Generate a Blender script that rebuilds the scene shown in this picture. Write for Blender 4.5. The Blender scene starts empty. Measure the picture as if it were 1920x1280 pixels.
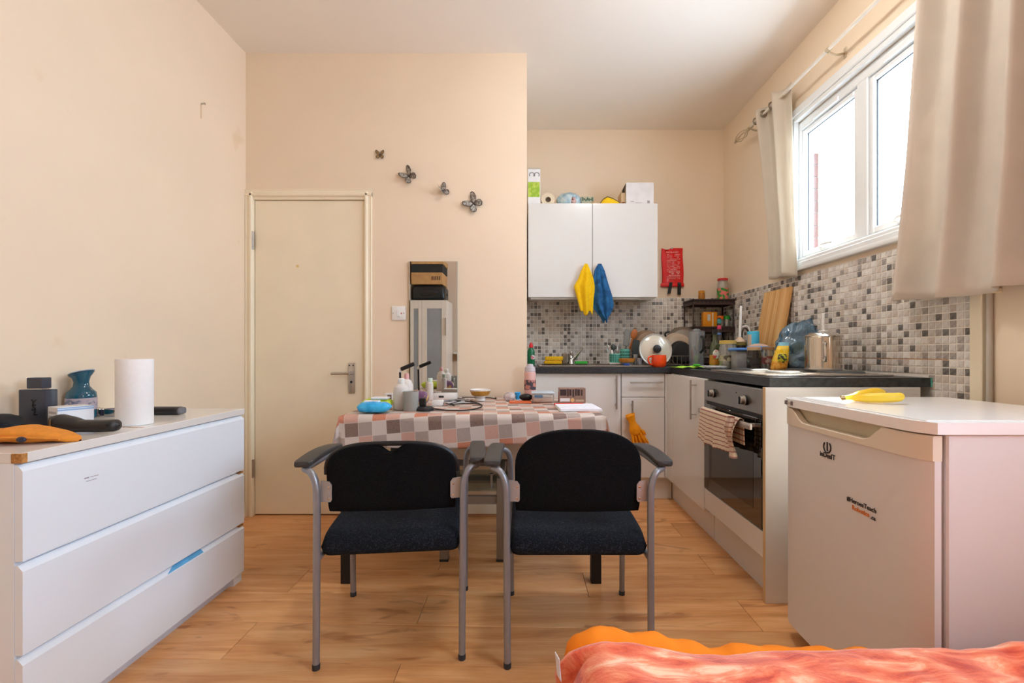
import bpy, bmesh, math, random
from mathutils import Vector, Matrix, noise

random.seed(7)
sc = bpy.context.scene
COL = sc.collection
PI = math.pi

# ---------------------------------------------------------------- camera, world, sun, exposure
CAM_H = 1.03
FPX = 853.3                      # 16 mm lens on a 36 mm sensor, frame 1920 px wide
VX, VY = 984.0, 660.0            # where the room's depth lines meet in the frame
cd = bpy.data.cameras.new('camera')
cd.sensor_width = 36.0
cd.lens = 16.0
cd.shift_x = -(VX - 960.0) / 1920.0
cd.shift_y = (VY - 640.0) / 1920.0
cd.clip_start = 0.02
cam = bpy.data.objects.new('camera', cd)
cam.location = (0, 0, CAM_H)
cam.rotation_euler = (PI / 2, 0, 0)
COL.objects.link(cam)
sc.camera = cam

world = bpy.data.worlds.new('sky')
sc.world = world
world.use_nodes = True
bg = world.node_tree.nodes['Background']
bg.inputs[0].default_value = (0.72, 0.89, 1.12, 1)
bg.inputs[1].default_value = 9.0

sd = bpy.data.lights.new('sun', 'SUN')
sd.energy = 16.0
sd.angle = math.radians(0.6)
sd.color = (1.0, 0.93, 0.82)
sun = bpy.data.objects.new('sun', sd)
sun.rotation_euler = Vector((-0.56, -0.42, -1.10)).to_track_quat('-Z', 'Y').to_euler()
sun.location = (6, 6, 9)
COL.objects.link(sun)


def portal(name, loc, rot, sx, sy):
    l = bpy.data.lights.new(name, 'AREA')
    l.shape = 'RECTANGLE'
    l.size, l.size_y = sx, sy
    l.cycles.is_portal = True
    o = bpy.data.objects.new(name, l)
    o.location = loc
    o.rotation_euler = rot
    COL.objects.link(o)


portal('portal_side', (1.86, 2.29, 2.0), (0, PI / 2, 0), 1.15, 1.2)
portal('portal_side_near', (1.86, 0.0, 1.65), (0, PI / 2, 0), 1.2, 1.3)  # portal for the added window beside the camera

vs = sc.view_settings
sc.display_settings.display_device = 'sRGB'
vs.view_transform = 'Standard'
vs.look = 'None'
vs.gamma = 1.0
vs.exposure = 1.15
vs.use_curve_mapping = False
try:
    sc.cycles.use_denoising = True
    sc.cycles.max_bounces = 10
    sc.cycles.diffuse_bounces = 6
    sc.cycles.transparent_max_bounces = 12
    sc.cycles.sample_clamp_indirect = 8.0
    sc.cycles.caustics_reflective = False
    sc.cycles.caustics_refractive = False
except Exception:
    pass


def X(u, Y):
    """metres across, of picture column u at depth Y"""
    return (u - VX) * Y / FPX


def Z(v, Y):
    """height of picture row v at depth Y"""
    return CAM_H - (v - VY) * Y / FPX


# ---------------------------------------------------------------- materials
def lin(c):
    if isinstance(c, str):
        c = c.lstrip('#')
        c = [int(c[i:i + 2], 16) for i in (0, 2, 4)]
    out = []
    for x in c[:3]:
        x = x / 255.0
        out.append(x / 12.92 if x <= 0.04045 else ((x + 0.055) / 1.055) ** 2.4)
    return (out[0], out[1], out[2], 1.0)


class NT:
    """small helper around a node tree"""

    def __init__(s, m):
        s.t = m.node_tree
        s.t.nodes.clear()
        s.out = s.n('ShaderNodeOutputMaterial')

    def n(s, kind, **kw):
        nd = s.t.nodes.new(kind)
        for k, v in kw.items():
            if k.startswith('i_'):
                key = k[2:]
                key = int(key) if key.isdigit() else key.replace('_', ' ')
                nd.inputs[key].default_value = v
            else:
                setattr(nd, k, v)
        return nd

    def l(s, a, b):
        s.t.links.new(a, b)

    def math(s, op, a, b=None):
        nd = s.n('ShaderNodeMath', operation=op)
        for i, x in enumerate((a, b)):
            if x is None:
                continue
            if isinstance(x, (int, float)):
                nd.inputs[i].default_value = x
            else:
                s.l(x, nd.inputs[i])
        return nd.outputs[0]

    def mix(s, fac, a, b, mode='MIX'):
        nd = s.n('ShaderNodeMix', data_type='RGBA', blend_type=mode)
        for i, x in ((0, fac), (6, a), (7, b)):
            if isinstance(x, (int, float, tuple)):
                nd.inputs[i].default_value = x
            else:
                s.l(x, nd.inputs[i])
        return nd.outputs[2]

    def ramp(s, fac, stops, interp='LINEAR'):
        nd = s.n('ShaderNodeValToRGB')
        cr = nd.color_ramp
        cr.interpolation = interp
        while len(cr.elements) < len(stops):
            cr.elements.new(0.5)
        for e, (p, c) in zip(cr.elements, stops):
            e.position = p
            e.color = c
        s.l(fac, nd.inputs[0])
        return nd.outputs[0]


def new_mat(name):
    m = bpy.data.materials.new(name)
    m.use_nodes = True
    return m, NT(m)


MATS = {}


def pmat(name, col, rough=0.5, metal=0.0, var=0.06, scale=14.0, bump=0.0, bscale=None, trans=0.0, spec=0.5,
         coat=0.0, translucent=0.0, sheen=0.0, stretch=None, col2=None, fac_pow=None, ior=1.45):
    """principled material with a noise that varies its colour a little (or mixes it with col2)"""
    if name in MATS:
        return MATS[name]
    m, t = new_mat(name)
    tc = t.n('ShaderNodeTexCoord')
    mp = t.n('ShaderNodeMapping')
    if stretch:
        mp.inputs['Scale'].default_value = stretch
    t.l(tc.outputs['Object'], mp.inputs[0])
    nz = t.n('ShaderNodeTexNoise', i_Scale=scale, i_Detail=4.0)
    t.l(mp.outputs[0], nz.inputs['Vector'])
    c = lin(col)
    if col2 is not None:
        lo, hi = fac_pow or (0.4, 0.62)
        base = t.ramp(nz.outputs['Fac'], [(lo, c), (hi, lin(col2))])
    else:
        a = tuple(max(0, x * (1 - var)) for x in c[:3]) + (1,)
        b = tuple(min(1, x * (1 + var)) for x in c[:3]) + (1,)
        base = t.ramp(nz.outputs['Fac'], [(0.3, a), (0.7, b)])
    p = t.n('ShaderNodeBsdfPrincipled')
    t.l(base, p.inputs['Base Color'])
    p.inputs['Roughness'].default_value = rough
    p.inputs['Metallic'].default_value = metal
    p.inputs['Specular IOR Level'].default_value = spec
    p.inputs['Transmission Weight'].default_value = trans
    p.inputs['IOR'].default_value = ior
    p.inputs['Coat Weight'].default_value = coat
    p.inputs['Sheen Weight'].default_value = sheen
    if bump:
        bz = t.n('ShaderNodeTexNoise', i_Scale=bscale or scale * 6, i_Detail=3.0)
        t.l(mp.outputs[0], bz.inputs['Vector'])
        bm = t.n('ShaderNodeBump', i_Strength=bump, i_Distance=0.004)
        t.l(bz.outputs['Fac'], bm.inputs['Height'])
        t.l(bm.outputs[0], p.inputs['Normal'])
    last = p.outputs[0]
    if translucent:
        tr = t.n('ShaderNodeBsdfTranslucent')
        t.l(base, tr.inputs[0])
        mx = t.n('ShaderNodeMixShader', i_0=translucent)
        t.l(p.outputs[0], mx.inputs[1])
        t.l(tr.outputs[0], mx.inputs[2])
        last = mx.outputs[0]
    t.l(last, t.out.inputs[0])
    MATS[name] = m
    return m


def clear_mat(name, tint=(1, 1, 1, 1), gloss=0.10, rough=0.02, body=0.0, bodycol=(1, 1, 1, 1)):
    """thin clear sheet: see-through with a little mirror and, where wanted, a little milky body"""
    if name in MATS:
        return MATS[name]
    m, t = new_mat(name)
    tr = t.n('ShaderNodeBsdfTransparent')
    tr.inputs[0].default_value = tint
    gl = t.n('ShaderNodeBsdfGlossy')
    gl.inputs['Roughness'].default_value = rough
    lw = t.n('ShaderNodeLayerWeight', i_Blend=0.3)
    f = t.math('ADD', t.math('MULTIPLY', lw.outputs['Facing'], 0.45), gloss * 0.5)
    mx = t.n('ShaderNodeMixShader')
    t.l(f, mx.inputs[0])
    t.l(tr.outputs[0], mx.inputs[1])
    t.l(gl.outputs[0], mx.inputs[2])
    last = mx.outputs[0]
    if body:
        df = t.n('ShaderNodeBsdfDiffuse')
        tc = t.n('ShaderNodeTexCoord')
        nz = t.n('ShaderNodeTexNoise', i_Scale=25.0)
        t.l(tc.outputs['Object'], nz.inputs['Vector'])
        c = t.ramp(nz.outputs['Fac'], [(0.3, tuple(x * 0.8 for x in bodycol[:3]) + (1,)), (0.7, bodycol)])
        t.l(c, df.inputs[0])
        m2 = t.n('ShaderNodeMixShader', i_0=body)
        t.l(last, m2.inputs[1])
        t.l(df.outputs[0], m2.inputs[2])
        last = m2.outputs[0]
    t.l(last, t.out.inputs[0])
    MATS[name] = m
    return m


# ---------------------------------------------------------------- mesh helpers
class MB:
    def __init__(s):
        s.v, s.f, s.m, s.uv = [], [], [], None

    def add(s, vs_, fs, mi=0):
        o = len(s.v)
        s.v += [tuple(p) for p in vs_]
        s.f += [tuple(i + o for i in f) for f in fs]
        s.m += [mi] * len(fs)
        return s

    def box(s, x0, y0, z0, x1, y1, z1, b=0.0, seg=1, mi=0, M=None):
        x0, x1 = min(x0, x1), max(x0, x1)
        y0, y1 = min(y0, y1), max(y0, y1)
        z0, z1 = min(z0, z1), max(z0, z1)
        if b <= 0:
            vs_ = [Vector(p) for p in ((x0, y0, z0), (x1, y0, z0), (x1, y1, z0), (x0, y1, z0), (x0, y0, z1), (x1, y0, z1), (x1, y1, z1), (x0, y1, z1))]
            fs = [(0, 3, 2, 1), (4, 5, 6, 7), (0, 1, 5, 4), (1, 2, 6, 5), (2, 3, 7, 6), (3, 0, 4, 7)]
        else:
            bm = bmesh.new()
            bmesh.ops.create_cube(bm, size=1.0)
            for q in bm.verts:
                q.co = Vector(((x0 + x1) / 2 + q.co.x * (x1 - x0), (y0 + y1) / 2 + q.co.y * (y1 - y0), (z0 + z1) / 2 + q.co.z * (z1 - z0)))
            b = min(b, (x1 - x0) * .49, (y1 - y0) * .49, (z1 - z0) * .49)
            bmesh.ops.bevel(bm, geom=bm.edges[:], offset=b, segments=seg, profile=0.5, affect='EDGES')
            bm.verts.index_update()
            vs_ = [q.co.copy() for q in bm.verts]
            fs = [tuple(q.index for q in f.verts) for f in bm.faces]
            bm.free()
        if M is not None:
            vs_ = [M @ p for p in vs_]
        return s.add(vs_, fs, mi)

    def tube(s, path, r, n=10, cap=True, closed=False, mi=0, flat=1.0):
        path = [Vector(p) for p in path]
        k = len(path)
        rs = r if isinstance(r, (list, tuple)) else [r] * k
        tans = []
        for i in range(k):
            a = path[(i - 1) % k] if (closed or i) else path[0]
            b = path[(i + 1) % k] if (closed or i < k - 1) else path[-1]
            d = b - a
            tans.append(d.normalized() if d.length > 1e-9 else Vector((0, 0, 1)))
        ref = Vector((0, 0, 1)) if abs(tans[0].z) < 0.9 else Vector((1, 0, 0))
        nrm = (ref - tans[0] * ref.dot(tans[0])).normalized()
        vs_ = []
        for i in range(k):
            nrm = (nrm - tans[i] * nrm.dot(tans[i])).normalized()
            bn = tans[i].cross(nrm)
            for j in range(n):
                a = 2 * PI * j / n
                vs_.append(path[i] + nrm * (math.cos(a) * rs[i] * flat) + bn * (math.sin(a) * rs[i]))
        fs = []
        for i in range(k if closed else k - 1):
            i2 = (i + 1) % k
            for j in range(n):
                j2 = (j + 1) % n
                fs.append((i * n + j, i * n + j2, i2 * n + j2, i2 * n + j))
        if cap and not closed:
            fs.append(tuple(range(n - 1, -1, -1)))
            fs.append(tuple((k - 1) * n + j for j in range(n)))
        return s.add(vs_, fs, mi)

    def lathe(s, prof, c=(0, 0, 0), n=24, mi=0, M=None, sx=1.0, sy=1.0):
        vs_, rings = [], []
        for r, z in prof:
            if r < 1e-6:
                rings.append([len(vs_)])
                vs_.append(Vector((0, 0, z)))
            else:
                st = len(vs_)
                for j in range(n):
                    a = 2 * PI * j / n
                    vs_.append(Vector((r * sx * math.cos(a), r * sy * math.sin(a), z)))
                rings.append(list(range(st, st + n)))
        fs = []
        for A, B in zip(rings[:-1], rings[1:]):
            for j in range(n):
                j2 = (j + 1) % n
                if len(A) == 1 and len(B) == 1:
                    continue
                if len(A) == 1:
                    fs.append((A[0], B[j2], B[j]))
                elif len(B) == 1:
                    fs.append((A[j], A[j2], B[0]))
                else:
                    fs.append((A[j], A[j2], B[j2], B[j]))
        if M is not None:
            vs_ = [M @ p for p in vs_]
        cc = Vector(c)
        return s.add([p + cc for p in vs_], fs, mi)

    def prism(s, poly, axis, a0, a1, mi=0):
        """poly in the two other axes (x,y)->z, (x,z)->y, (y,z)->x"""
        def P(p, a):
            return {'z': (p[0], p[1], a), 'y': (p[0], a, p[1]), 'x': (a, p[0], p[1])}[axis]
        k = len(poly)
        vs_ = [P(p, a0) for p in poly] + [P(p, a1) for p in poly]
        fs = [tuple(range(k)), tuple(range(2 * k - 1, k - 1, -1))]
        for i in range(k):
            j = (i + 1) % k
            fs.append((i, i + k, j + k, j))
        bm = bmesh.new()
        bv = [bm.verts.new(p) for p in vs_]
        for f in fs:
            bm.faces.new([bv[i] for i in f])
        bmesh.ops.recalc_face_normals(bm, faces=bm.faces[:])
        bm.verts.index_update()
        fs = [tuple(q.index for q in f.verts) for f in bm.faces]
        bm.free()
        return s.add(vs_, fs, mi)

    def grid(s, fn, nu, nv, mi=0, uvfn=None):
        o = len(s.v)
        vs_ = [fn(i / (nu - 1), j / (nv - 1)) for j in range(nv) for i in range(nu)]
        fs = [(j * nu + i, j * nu + i + 1, (j + 1) * nu + i + 1, (j + 1) * nu + i) for j in range(nv - 1) for i in range(nu - 1)]
        if uvfn:
            s.uv = (s.uv or []) + [uvfn(i / (nu - 1), j / (nv - 1)) for j in range(nv) for i in range(nu)]
        return s.add(vs_, fs, mi)

    def ball(s, c, r, n=14, k=9, mi=0, M=None):
        r = (r, r, r) if isinstance(r, (int, float)) else r
        prof = [(math.sin(PI * i / k), -math.cos(PI * i / k)) for i in range(k + 1)]
        prof[0] = (0, -1)
        prof[-1] = (0, 1)
        T = Matrix.Diagonal((r[0], r[1], r[2])).to_4x4()
        if M is not None:
            T = M @ T
        return s.lathe(prof, c, n, mi, M=T)

    def lump(s, c, r, amp=0.15, fr=3.0, seed=0, n=22, k=14, floor=None, mi=0, M=None):
        r = (r, r, r) if isinstance(r, (int, float)) else r
        st = len(s.v)
        s.ball((0, 0, 0), 1.0, n, k, mi)
        off = Vector((seed * 3.7, seed * 1.3, seed * 7.1))
        for i in range(st, len(s.v)):
            p = Vector(s.v[i])
            d = noise.noise(p * fr + off) * amp + noise.noise(p * fr * 2.7 + off) * amp * 0.5
            p = p * (1 + d)
            p = Vector((p.x * r[0], p.y * r[1], p.z * r[2]))
            if M is not None:
                p = M @ p
            p += Vector(c)
            if floor is not None and p.z < floor:
                p.z = floor
            s.v[i] = tuple(p)
        return s


def build(name, mb, mat, parent=None, origin=(0, 0, 0), sharp=35, solid=0.0, sub=0, soff=-1.0):
    me = bpy.data.meshes.new(name)
    o0 = Vector(origin)
    me.from_pydata([tuple(Vector(p) - o0) for p in mb.v], [], mb.f)
    if mb.uv:
        ul = me.uv_layers.new(name='UVMap')
        for lp in me.loops:
            ul.data[lp.index].uv = mb.uv[lp.vertex_index]
    for q in (mat if isinstance(mat, (list, tuple)) else [mat]):
        me.materials.append(q)
    for pl, mi in zip(me.polygons, mb.m):
        pl.material_index = mi
    me.shade_smooth()
    if sharp < 180:
        me.set_sharp_from_angle(angle=math.radians(sharp))
    me.update()
    ob = bpy.data.objects.new(name, me)
    COL.objects.link(ob)
    if solid:
        md = ob.modifiers.new('thickness', 'SOLIDIFY')
        md.thickness = solid
        md.offset = soff
    if sub:
        md = ob.modifiers.new('smooth', 'SUBSURF')
        md.levels = md.render_levels = sub
    if parent is not None:
        ob.parent = parent
    return ob


def tag(o, label, cat=None, group=None, kind=None):
    o['label'] = label
    if cat:
        o['category'] = cat
    if group:
        o['group'] = group
    if kind:
        o['kind'] = kind
    return o


def thing(name, label, cat, loc=(0, 0, 0), rz=0.0, group=None, kind=None):
    o = bpy.data.objects.new(name, None)
    o.empty_display_size = 0.05
    o.location = loc
    o.rotation_euler = (0, 0, rz)
    COL.objects.link(o)
    o['org'] = [float(x) for x in loc]
    tag(o, label, cat, group, kind)
    return o


def root_org(o):
    while o.parent is not None:
        o = o.parent
    return Vector(o['org']) if 'org' in o else Vector((0, 0, 0))


def part(par, name, mb, mat, label=None, local=False, kind=None, **kw):
    """a mesh under its thing; vertices are given in world metres unless local"""
    o = build(name, mb, mat, par, origin=(0, 0, 0) if local else root_org(par), **kw)
    if label:
        o['label'] = label
    if kind:
        o['kind'] = kind
    return o


def solo(name, mb, mat, label, cat, group=None, kind=None, **kw):
    """a thing that is one mesh; origin at the middle of its underside"""
    xs, ys, zs = zip(*mb.v)
    org = ((min(xs) + max(xs)) / 2, (min(ys) + max(ys)) / 2, min(zs))
    o = build(name, mb, mat, None, origin=org, **kw)
    o.location = org
    o['org'] = [float(x) for x in org]
    return tag(o, label, cat, group, kind)


def struct(name, mb, mat, label, parent=None, **kw):
    o = build(name, mb, mat, parent, **kw)
    if parent is None:
        tag(o, label, None, None, 'structure')
    return o


def text(par, s, size, loc, axes, mat, name='lettering', extrude=0.0004, align='LEFT', shear=0.0):
    """flat lettering; axes = (reading direction, up direction)"""
    cu = bpy.data.curves.new(name, 'FONT')
    cu.body = s
    cu.size = size
    cu.extrude = extrude
    cu.align_x = align
    cu.shear = shear
    cu.resolution_u = 3
    cu.offset = size * .018
    tmp = bpy.data.objects.new(name, cu)
    COL.objects.link(tmp)
    bpy.context.view_layer.update()
    me = bpy.data.meshes.new_from_object(tmp)
    bpy.data.objects.remove(tmp)
    me.materials.clear()
    me.materials.append(mat)
    o = bpy.data.objects.new(name, me)
    COL.objects.link(o)
    ax, up = Vector(axes[0]).normalized(), Vector(axes[1]).normalized()
    nz = ax.cross(up)
    R = Matrix((ax, up, nz)).transposed().to_4x4()
    o.matrix_world = Matrix.Translation(Vector(loc) - root_org(par)) @ R
    o.parent = par
    return o


def arc(cx, cy, r, a0, a1, n):
    return [(cx + r * math.cos(math.radians(a0 + (a1 - a0) * i / n)), cy + r * math.sin(math.radians(a0 + (a1 - a0) * i / n))) for i in range(n + 1)]


def smooth(path, n=6):
    """Catmull-Rom through the points"""
    P = [Vector(p) for p in path]
    P = [P[0] * 2 - P[1]] + P + [P[-1] * 2 - P[-2]]
    out = []
    for i in range(1, len(P) - 2):
        p0, p1, p2, p3 = P[i - 1:i + 3]
        for k in range(n):
            t = k / n
            out.append(0.5 * ((2 * p1) + (p2 - p0) * t + (2 * p0 - 5 * p1 + 4 * p2 - p3) * t * t + (3 * p1 - p0 - 3 * p2 + p3) * t ** 3))
    out.append(P[-2])
    return out


def lerp_rows(rows, t):
    """piecewise-linear table lookup: rows = [(t, a, b, ...)]"""
    for r0, r1 in zip(rows[:-1], rows[1:]):
        if t <= r1[0]:
            k = 0 if r1[0] == r0[0] else max(0, (t - r0[0]) / (r1[0] - r0[0]))
            return [a + (b - a) * k for a, b in zip(r0[1:], r1[1:])]
    return list(rows[-1][1:])


# ---------------------------------------------------------------- the room's measures
XL, XR = -1.755, 1.68            # side walls
YD, YB, YR = 2.862, 3.85, -2.0   # partition with the door, alcove back, wall behind the camera
XP = 0.013                       # end of the partition / side of the kitchen alcove
ZC = 2.91
WY0, WY1, WZ0, WZ1 = 1.745, 2.885, 1.545, 2.525   # window in the right wall, outside of its casing

M_wall = pmat('peach_paint', (235, 216, 191), 0.75, var=0.035, scale=1.6, bump=0.04, bscale=60)
M_ceil = pmat('ceiling_paint', (240, 232, 221), 0.8, var=0.02, scale=1.2)
M_cream = pmat('cream_gloss_paint', (240, 228, 202), 0.35, var=0.03, scale=4)
M_white = pmat('white_gloss_laminate', (226, 224, 221), 0.16, var=0.015, scale=3)
M_whitem = pmat('white_satin_foil', (222, 224, 227), 0.32, var=0.015, scale=3)
M_upvc = pmat('white_window_plastic', (232, 234, 234), 0.25, var=0.01, scale=5)
M_steel = pmat('brushed_steel', (190, 186, 180), 0.28, 1.0, var=0.05, scale=30)
M_chrome = pmat('polished_chrome', (214, 210, 204), 0.10, 1.0, var=0.03, scale=20)
M_silver = pmat('silver_powder_coat', (150, 152, 158), 0.38, 0.55, var=0.04, scale=40)
M_black = pmat('black_plastic', (24, 24, 26), 0.42, var=0.1, scale=30)
M_dark = pmat('dark_grey_plastic', (52, 53, 56), 0.45, var=0.1, scale=30)
M_wplast = pmat('white_plastic', (232, 230, 226), 0.35, var=0.02, scale=20)
M_glass = clear_mat('clear_glass', (0.96, 0.98, 0.98, 1), 0.12)
M_paper = pmat('white_paper', (236, 236, 238), 0.7, var=0.02, scale=30)

# ================================================================ THE SETTING
def plank_material():
    m, t = new_mat('oak_laminate')
    tc = t.n('ShaderNodeTexCoord')
    oi = t.n('ShaderNodeObjectInfo')
    off = t.n('ShaderNodeCombineXYZ')
    t.l(t.math('MULTIPLY', oi.outputs['Random'], 37.0), off.inputs[0])
    t.l(t.math('MULTIPLY', oi.outputs['Random'], 91.0), off.inputs[1])
    ad = t.n('ShaderNodeVectorMath', operation='ADD')
    t.l(tc.outputs['Object'], ad.inputs[0])
    t.l(off.outputs[0], ad.inputs[1])
    mp = t.n('ShaderNodeMapping')
    mp.inputs['Scale'].default_value = (1.3, 11, 1)
    t.l(ad.outputs[0], mp.inputs[0])
    n1 = t.n('ShaderNodeTexNoise', i_Scale=1.6, i_Detail=6.0, i_Roughness=0.6, i_Distortion=0.6)
    t.l(mp.outputs[0], n1.inputs['Vector'])
    mp2 = t.n('ShaderNodeMapping')
    mp2.inputs['Scale'].default_value = (2.2, 60, 1)
    t.l(ad.outputs[0], mp2.inputs[0])
    n2 = t.n('ShaderNodeTexNoise', i_Scale=2.5, i_Detail=4.0)
    t.l(mp2.outputs[0], n2.inputs['Vector'])
    base = t.ramp(n1.outputs['Fac'], [(0.28, lin((204, 138, 80))), (0.5, lin((228, 166, 108))), (0.72, lin((242, 192, 136)))])
    fine = t.ramp(n2.outputs['Fac'], [(0.3, (0.80, 0.77, 0.74, 1)), (0.6, (1, 1, 1, 1))])
    c = t.mix(0.55, base, fine, 'MULTIPLY')
    mp3 = t.n('ShaderNodeMapping')
    mp3.inputs['Scale'].default_value = (1.6, 5.5, 1)
    t.l(ad.outputs[0], mp3.inputs[0])
    n3 = t.n('ShaderNodeTexNoise', i_Scale=1.5, i_Detail=3.0, i_Distortion=1.6)
    t.l(mp3.outputs[0], n3.inputs['Vector'])
    kn = t.ramp(n3.outputs['Fac'], [(0.63, (1, 1, 1, 1)), (0.72, (0.58, 0.44, 0.34, 1))])
    c = t.mix(0.75, c, kn, 'MULTIPLY')
    hv = t.n('ShaderNodeHueSaturation')
    t.l(t.math('ADD', t.math('MULTIPLY', oi.outputs['Random'], 0.22), 0.88), hv.inputs['Value'])
    t.l(c, hv.inputs['Color'])
    p = t.n('ShaderNodeBsdfPrincipled', i_Roughness=0.30)
    p.inputs['Specular IOR Level'].default_value = 0.45
    t.l(hv.outputs[0], p.inputs['Base Color'])
    t.l(p.outputs[0], t.out.inputs[0])
    return m


M_oak = plank_material()
floor = struct('floor', MB().box(XL - .1, YR - .1, -.06, XR + .1, YB + .1, -.009), pmat('floor_underlay', (92, 62, 40), 0.8), 'oak laminate floor laid across the room')

ROT = -0.0325


def clip(poly):
    for ax, lim, sg in ((0, XL + .004, 1), (0, XR - .004, -1), (1, YR + .004, 1), (1, YB - .004, -1)):
        out = []
        for i in range(len(poly)):
            a, b = poly[i - 1], poly[i]
            da, db = (a[ax] - lim) * sg, (b[ax] - lim) * sg
            if (da >= 0) != (db >= 0):
                k = da / (da - db)
                out.append((a[0] + (b[0] - a[0]) * k, a[1] + (b[1] - a[1]) * k))
            if db >= 0:
                out.append(b)
        poly = out
        if len(poly) < 3:
            return None
    return poly


def poly_area(p):
    return abs(sum(p[i - 1][0] * p[i][1] - p[i][0] * p[i - 1][1] for i in range(len(p)))) / 2


g = 0.0007
for k in range(-19, 12):
    y0 = 1.707 + .2145 * k
    j0 = -1.02 if k % 2 else -0.41
    for j in range(-3, 4):
        x0 = j0 + 1.29 * j
        q = [(x0 + g, y0 + g), (x0 + 1.29 - g, y0 + g), (x0 + 1.29 - g, y0 + .2145 - g), (x0 + g, y0 + .2145 - g)]
        q = clip([(a, b + ROT * a) for a, b in q])
        if not q or poly_area(q) < .004:
            continue
        cx = sum(p[0] for p in q) / len(q)
        cy = sum(p[1] for p in q) / len(q)
        if cy > YD + .12 and cx < XP - .02:
            continue
        n = len(q)
        # top inset a little below: a small V joint between neighbours
        def ins(p, d):
            l = math.hypot(cx - p[0], cy - p[1])
            sx_ = d if cx > p[0] else -d
            sy_ = d if cy > p[1] else -d
            return (p[0] + sx_, p[1] + sy_)
        vs_ = [(p[0], p[1], -.009) for p in q] + [(p[0], p[1], -.0014) for p in q] + [(*ins(p, .0011), 0.0) for p in q]
        fs = [tuple(range(2 * n, 3 * n))]
        for i in range(n):
            i2 = (i + 1) % n
            fs += [(i, i2, n + i2, n + i), (n + i, n + i2, 2 * n + i2, 2 * n + i)]
        part(floor, 'plank', MB().add(vs_, fs), M_oak)

ceiling = struct('ceiling', MB().box(XL - .2, YR - .2, ZC, XR + .3, YB + .2, ZC + .1), M_ceil, 'white painted ceiling')

# wall paint with the scuffs and patches the long wall has
def stained_wall():
    m, t = new_mat('peach_paint_stained')
    tc = t.n('ShaderNodeTexCoord')
    nz = t.n('ShaderNodeTexNoise', i_Scale=1.4, i_Detail=4.0)
    t.l(tc.outputs['Object'], nz.inputs['Vector'])
    c = lin((236, 216, 190))
    base = t.ramp(nz.outputs['Fac'], [(0.3, tuple(x * .96 for x in c[:3]) + (1,)), (0.7, tuple(x * 1.03 for x in c[:3]) + (1,))])
    n2 = t.n('ShaderNodeTexNoise', i_Scale=4.2, i_Detail=5.0)
    t.l(tc.outputs['Object'], n2.inputs['Vector'])
    st = t.ramp(n2.outputs['Fac'], [(0.68, (1, 1, 1, 1)), (0.76, (0.93, 0.88, 0.80, 1))])
    c2 = t.mix(1.0, base, st, 'MULTIPLY')
    p = t.n('ShaderNodeBsdfPrincipled', i_Roughness=0.7)
    t.l(c2, p.inputs['Base Color'])
    t.l(p.outputs[0], t.out.inputs[0])
    return m


M_wall2 = stained_wall()
wall_left = struct('wall_left', MB().box(XL - .12, YR, 0, XL, YB, ZC), M_wall2, 'long peach painted wall behind the chest of drawers')

DX0, DX1 = X(476, YD), X(684, YD)          # door slab
DZ1 = Z(375, YD)
OX0, OX1, OZ1 = DX0 - .018, DX1 + .018, DZ1 + .018
mb = MB()
mb.box(XL, YD, 0, OX0 - .02, YD + .12, ZC)
mb.box(OX1 + .02, YD, 0, XP, YD + .12, ZC)
mb.box(OX0 - .02, YD, OZ1 + .02, OX1 + .02, YD + .12, ZC)
mb.box(XL, YD + .12, 0, XP - .1, YD + .16, ZC)
wall_partition = struct('wall_partition', mb, M_wall, 'peach partition wall with the flush door')
struct('wall_alcove', MB().box(XP - .1, YD + .12, 0, XP, YB, ZC), M_wall, 'side wall of the kitchen alcove')
wall_back = struct('wall_back', MB().box(XP - .1, YB, 0, XR + .2, YB + .12, ZC), M_wall, 'peach wall behind the sink')
mb = MB()
RX = XR + .15
oy0, oy1, oz0, oz1 = WY0 + .05, WY1 - .05, WZ0 + .04, WZ1 - .07
NY0, NY1, NZ0, NZ1 = -.60, .60, 1.05, 2.25  # opening for the added window beside the camera
mb.box(XR, YR, 0, RX, NY0, ZC)
mb.box(XR, NY1, 0, RX, oy0, ZC)
mb.box(XR, NY0, 0, RX, NY1, NZ0)
mb.box(XR, NY0, NZ1, RX, NY1, ZC)
mb.box(XR, oy1, 0, RX, YB, ZC)
mb.box(XR, oy0, 0, RX, oy1, oz0)
mb.box(XR, oy0, oz1, RX, oy1, ZC)
wall_right = struct('wall_right', mb, M_wall, 'right wall with the window above the hob')
mb = MB()
mb.box(XL, YR - .12, 0, XR, YR, ZC)
struct('wall_rear', mb, M_wall, 'peach wall behind the camera')

w3 = thing('fill_window', 'added white window in the right wall beside the camera, unseen fill light', None, (XR, 0, NZ0), kind='structure')  # window added out of frame to let in more side light
mb = MB()
for a, b in ((NY0, NY0 + .06), (-.03, .03), (NY1 - .06, NY1)):
    mb.box(XR + .03, a, NZ0, XR + .09, b, NZ1, .006)
mb.box(XR + .03, NY0, NZ0, XR + .09, NY1, NZ0 + .06, .006)
mb.box(XR + .03, NY0, NZ1 - .06, XR + .09, NY1, NZ1, .006)
part(w3, 'window_frame', mb, M_upvc)
for a, b in ((NY0 + .06, -.03), (.03, NY1 - .06)):
    part(w3, 'pane', MB().box(XR + .055, a, NZ0 + .06, XR + .061, b, NZ1 - .06), M_glass)

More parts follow.
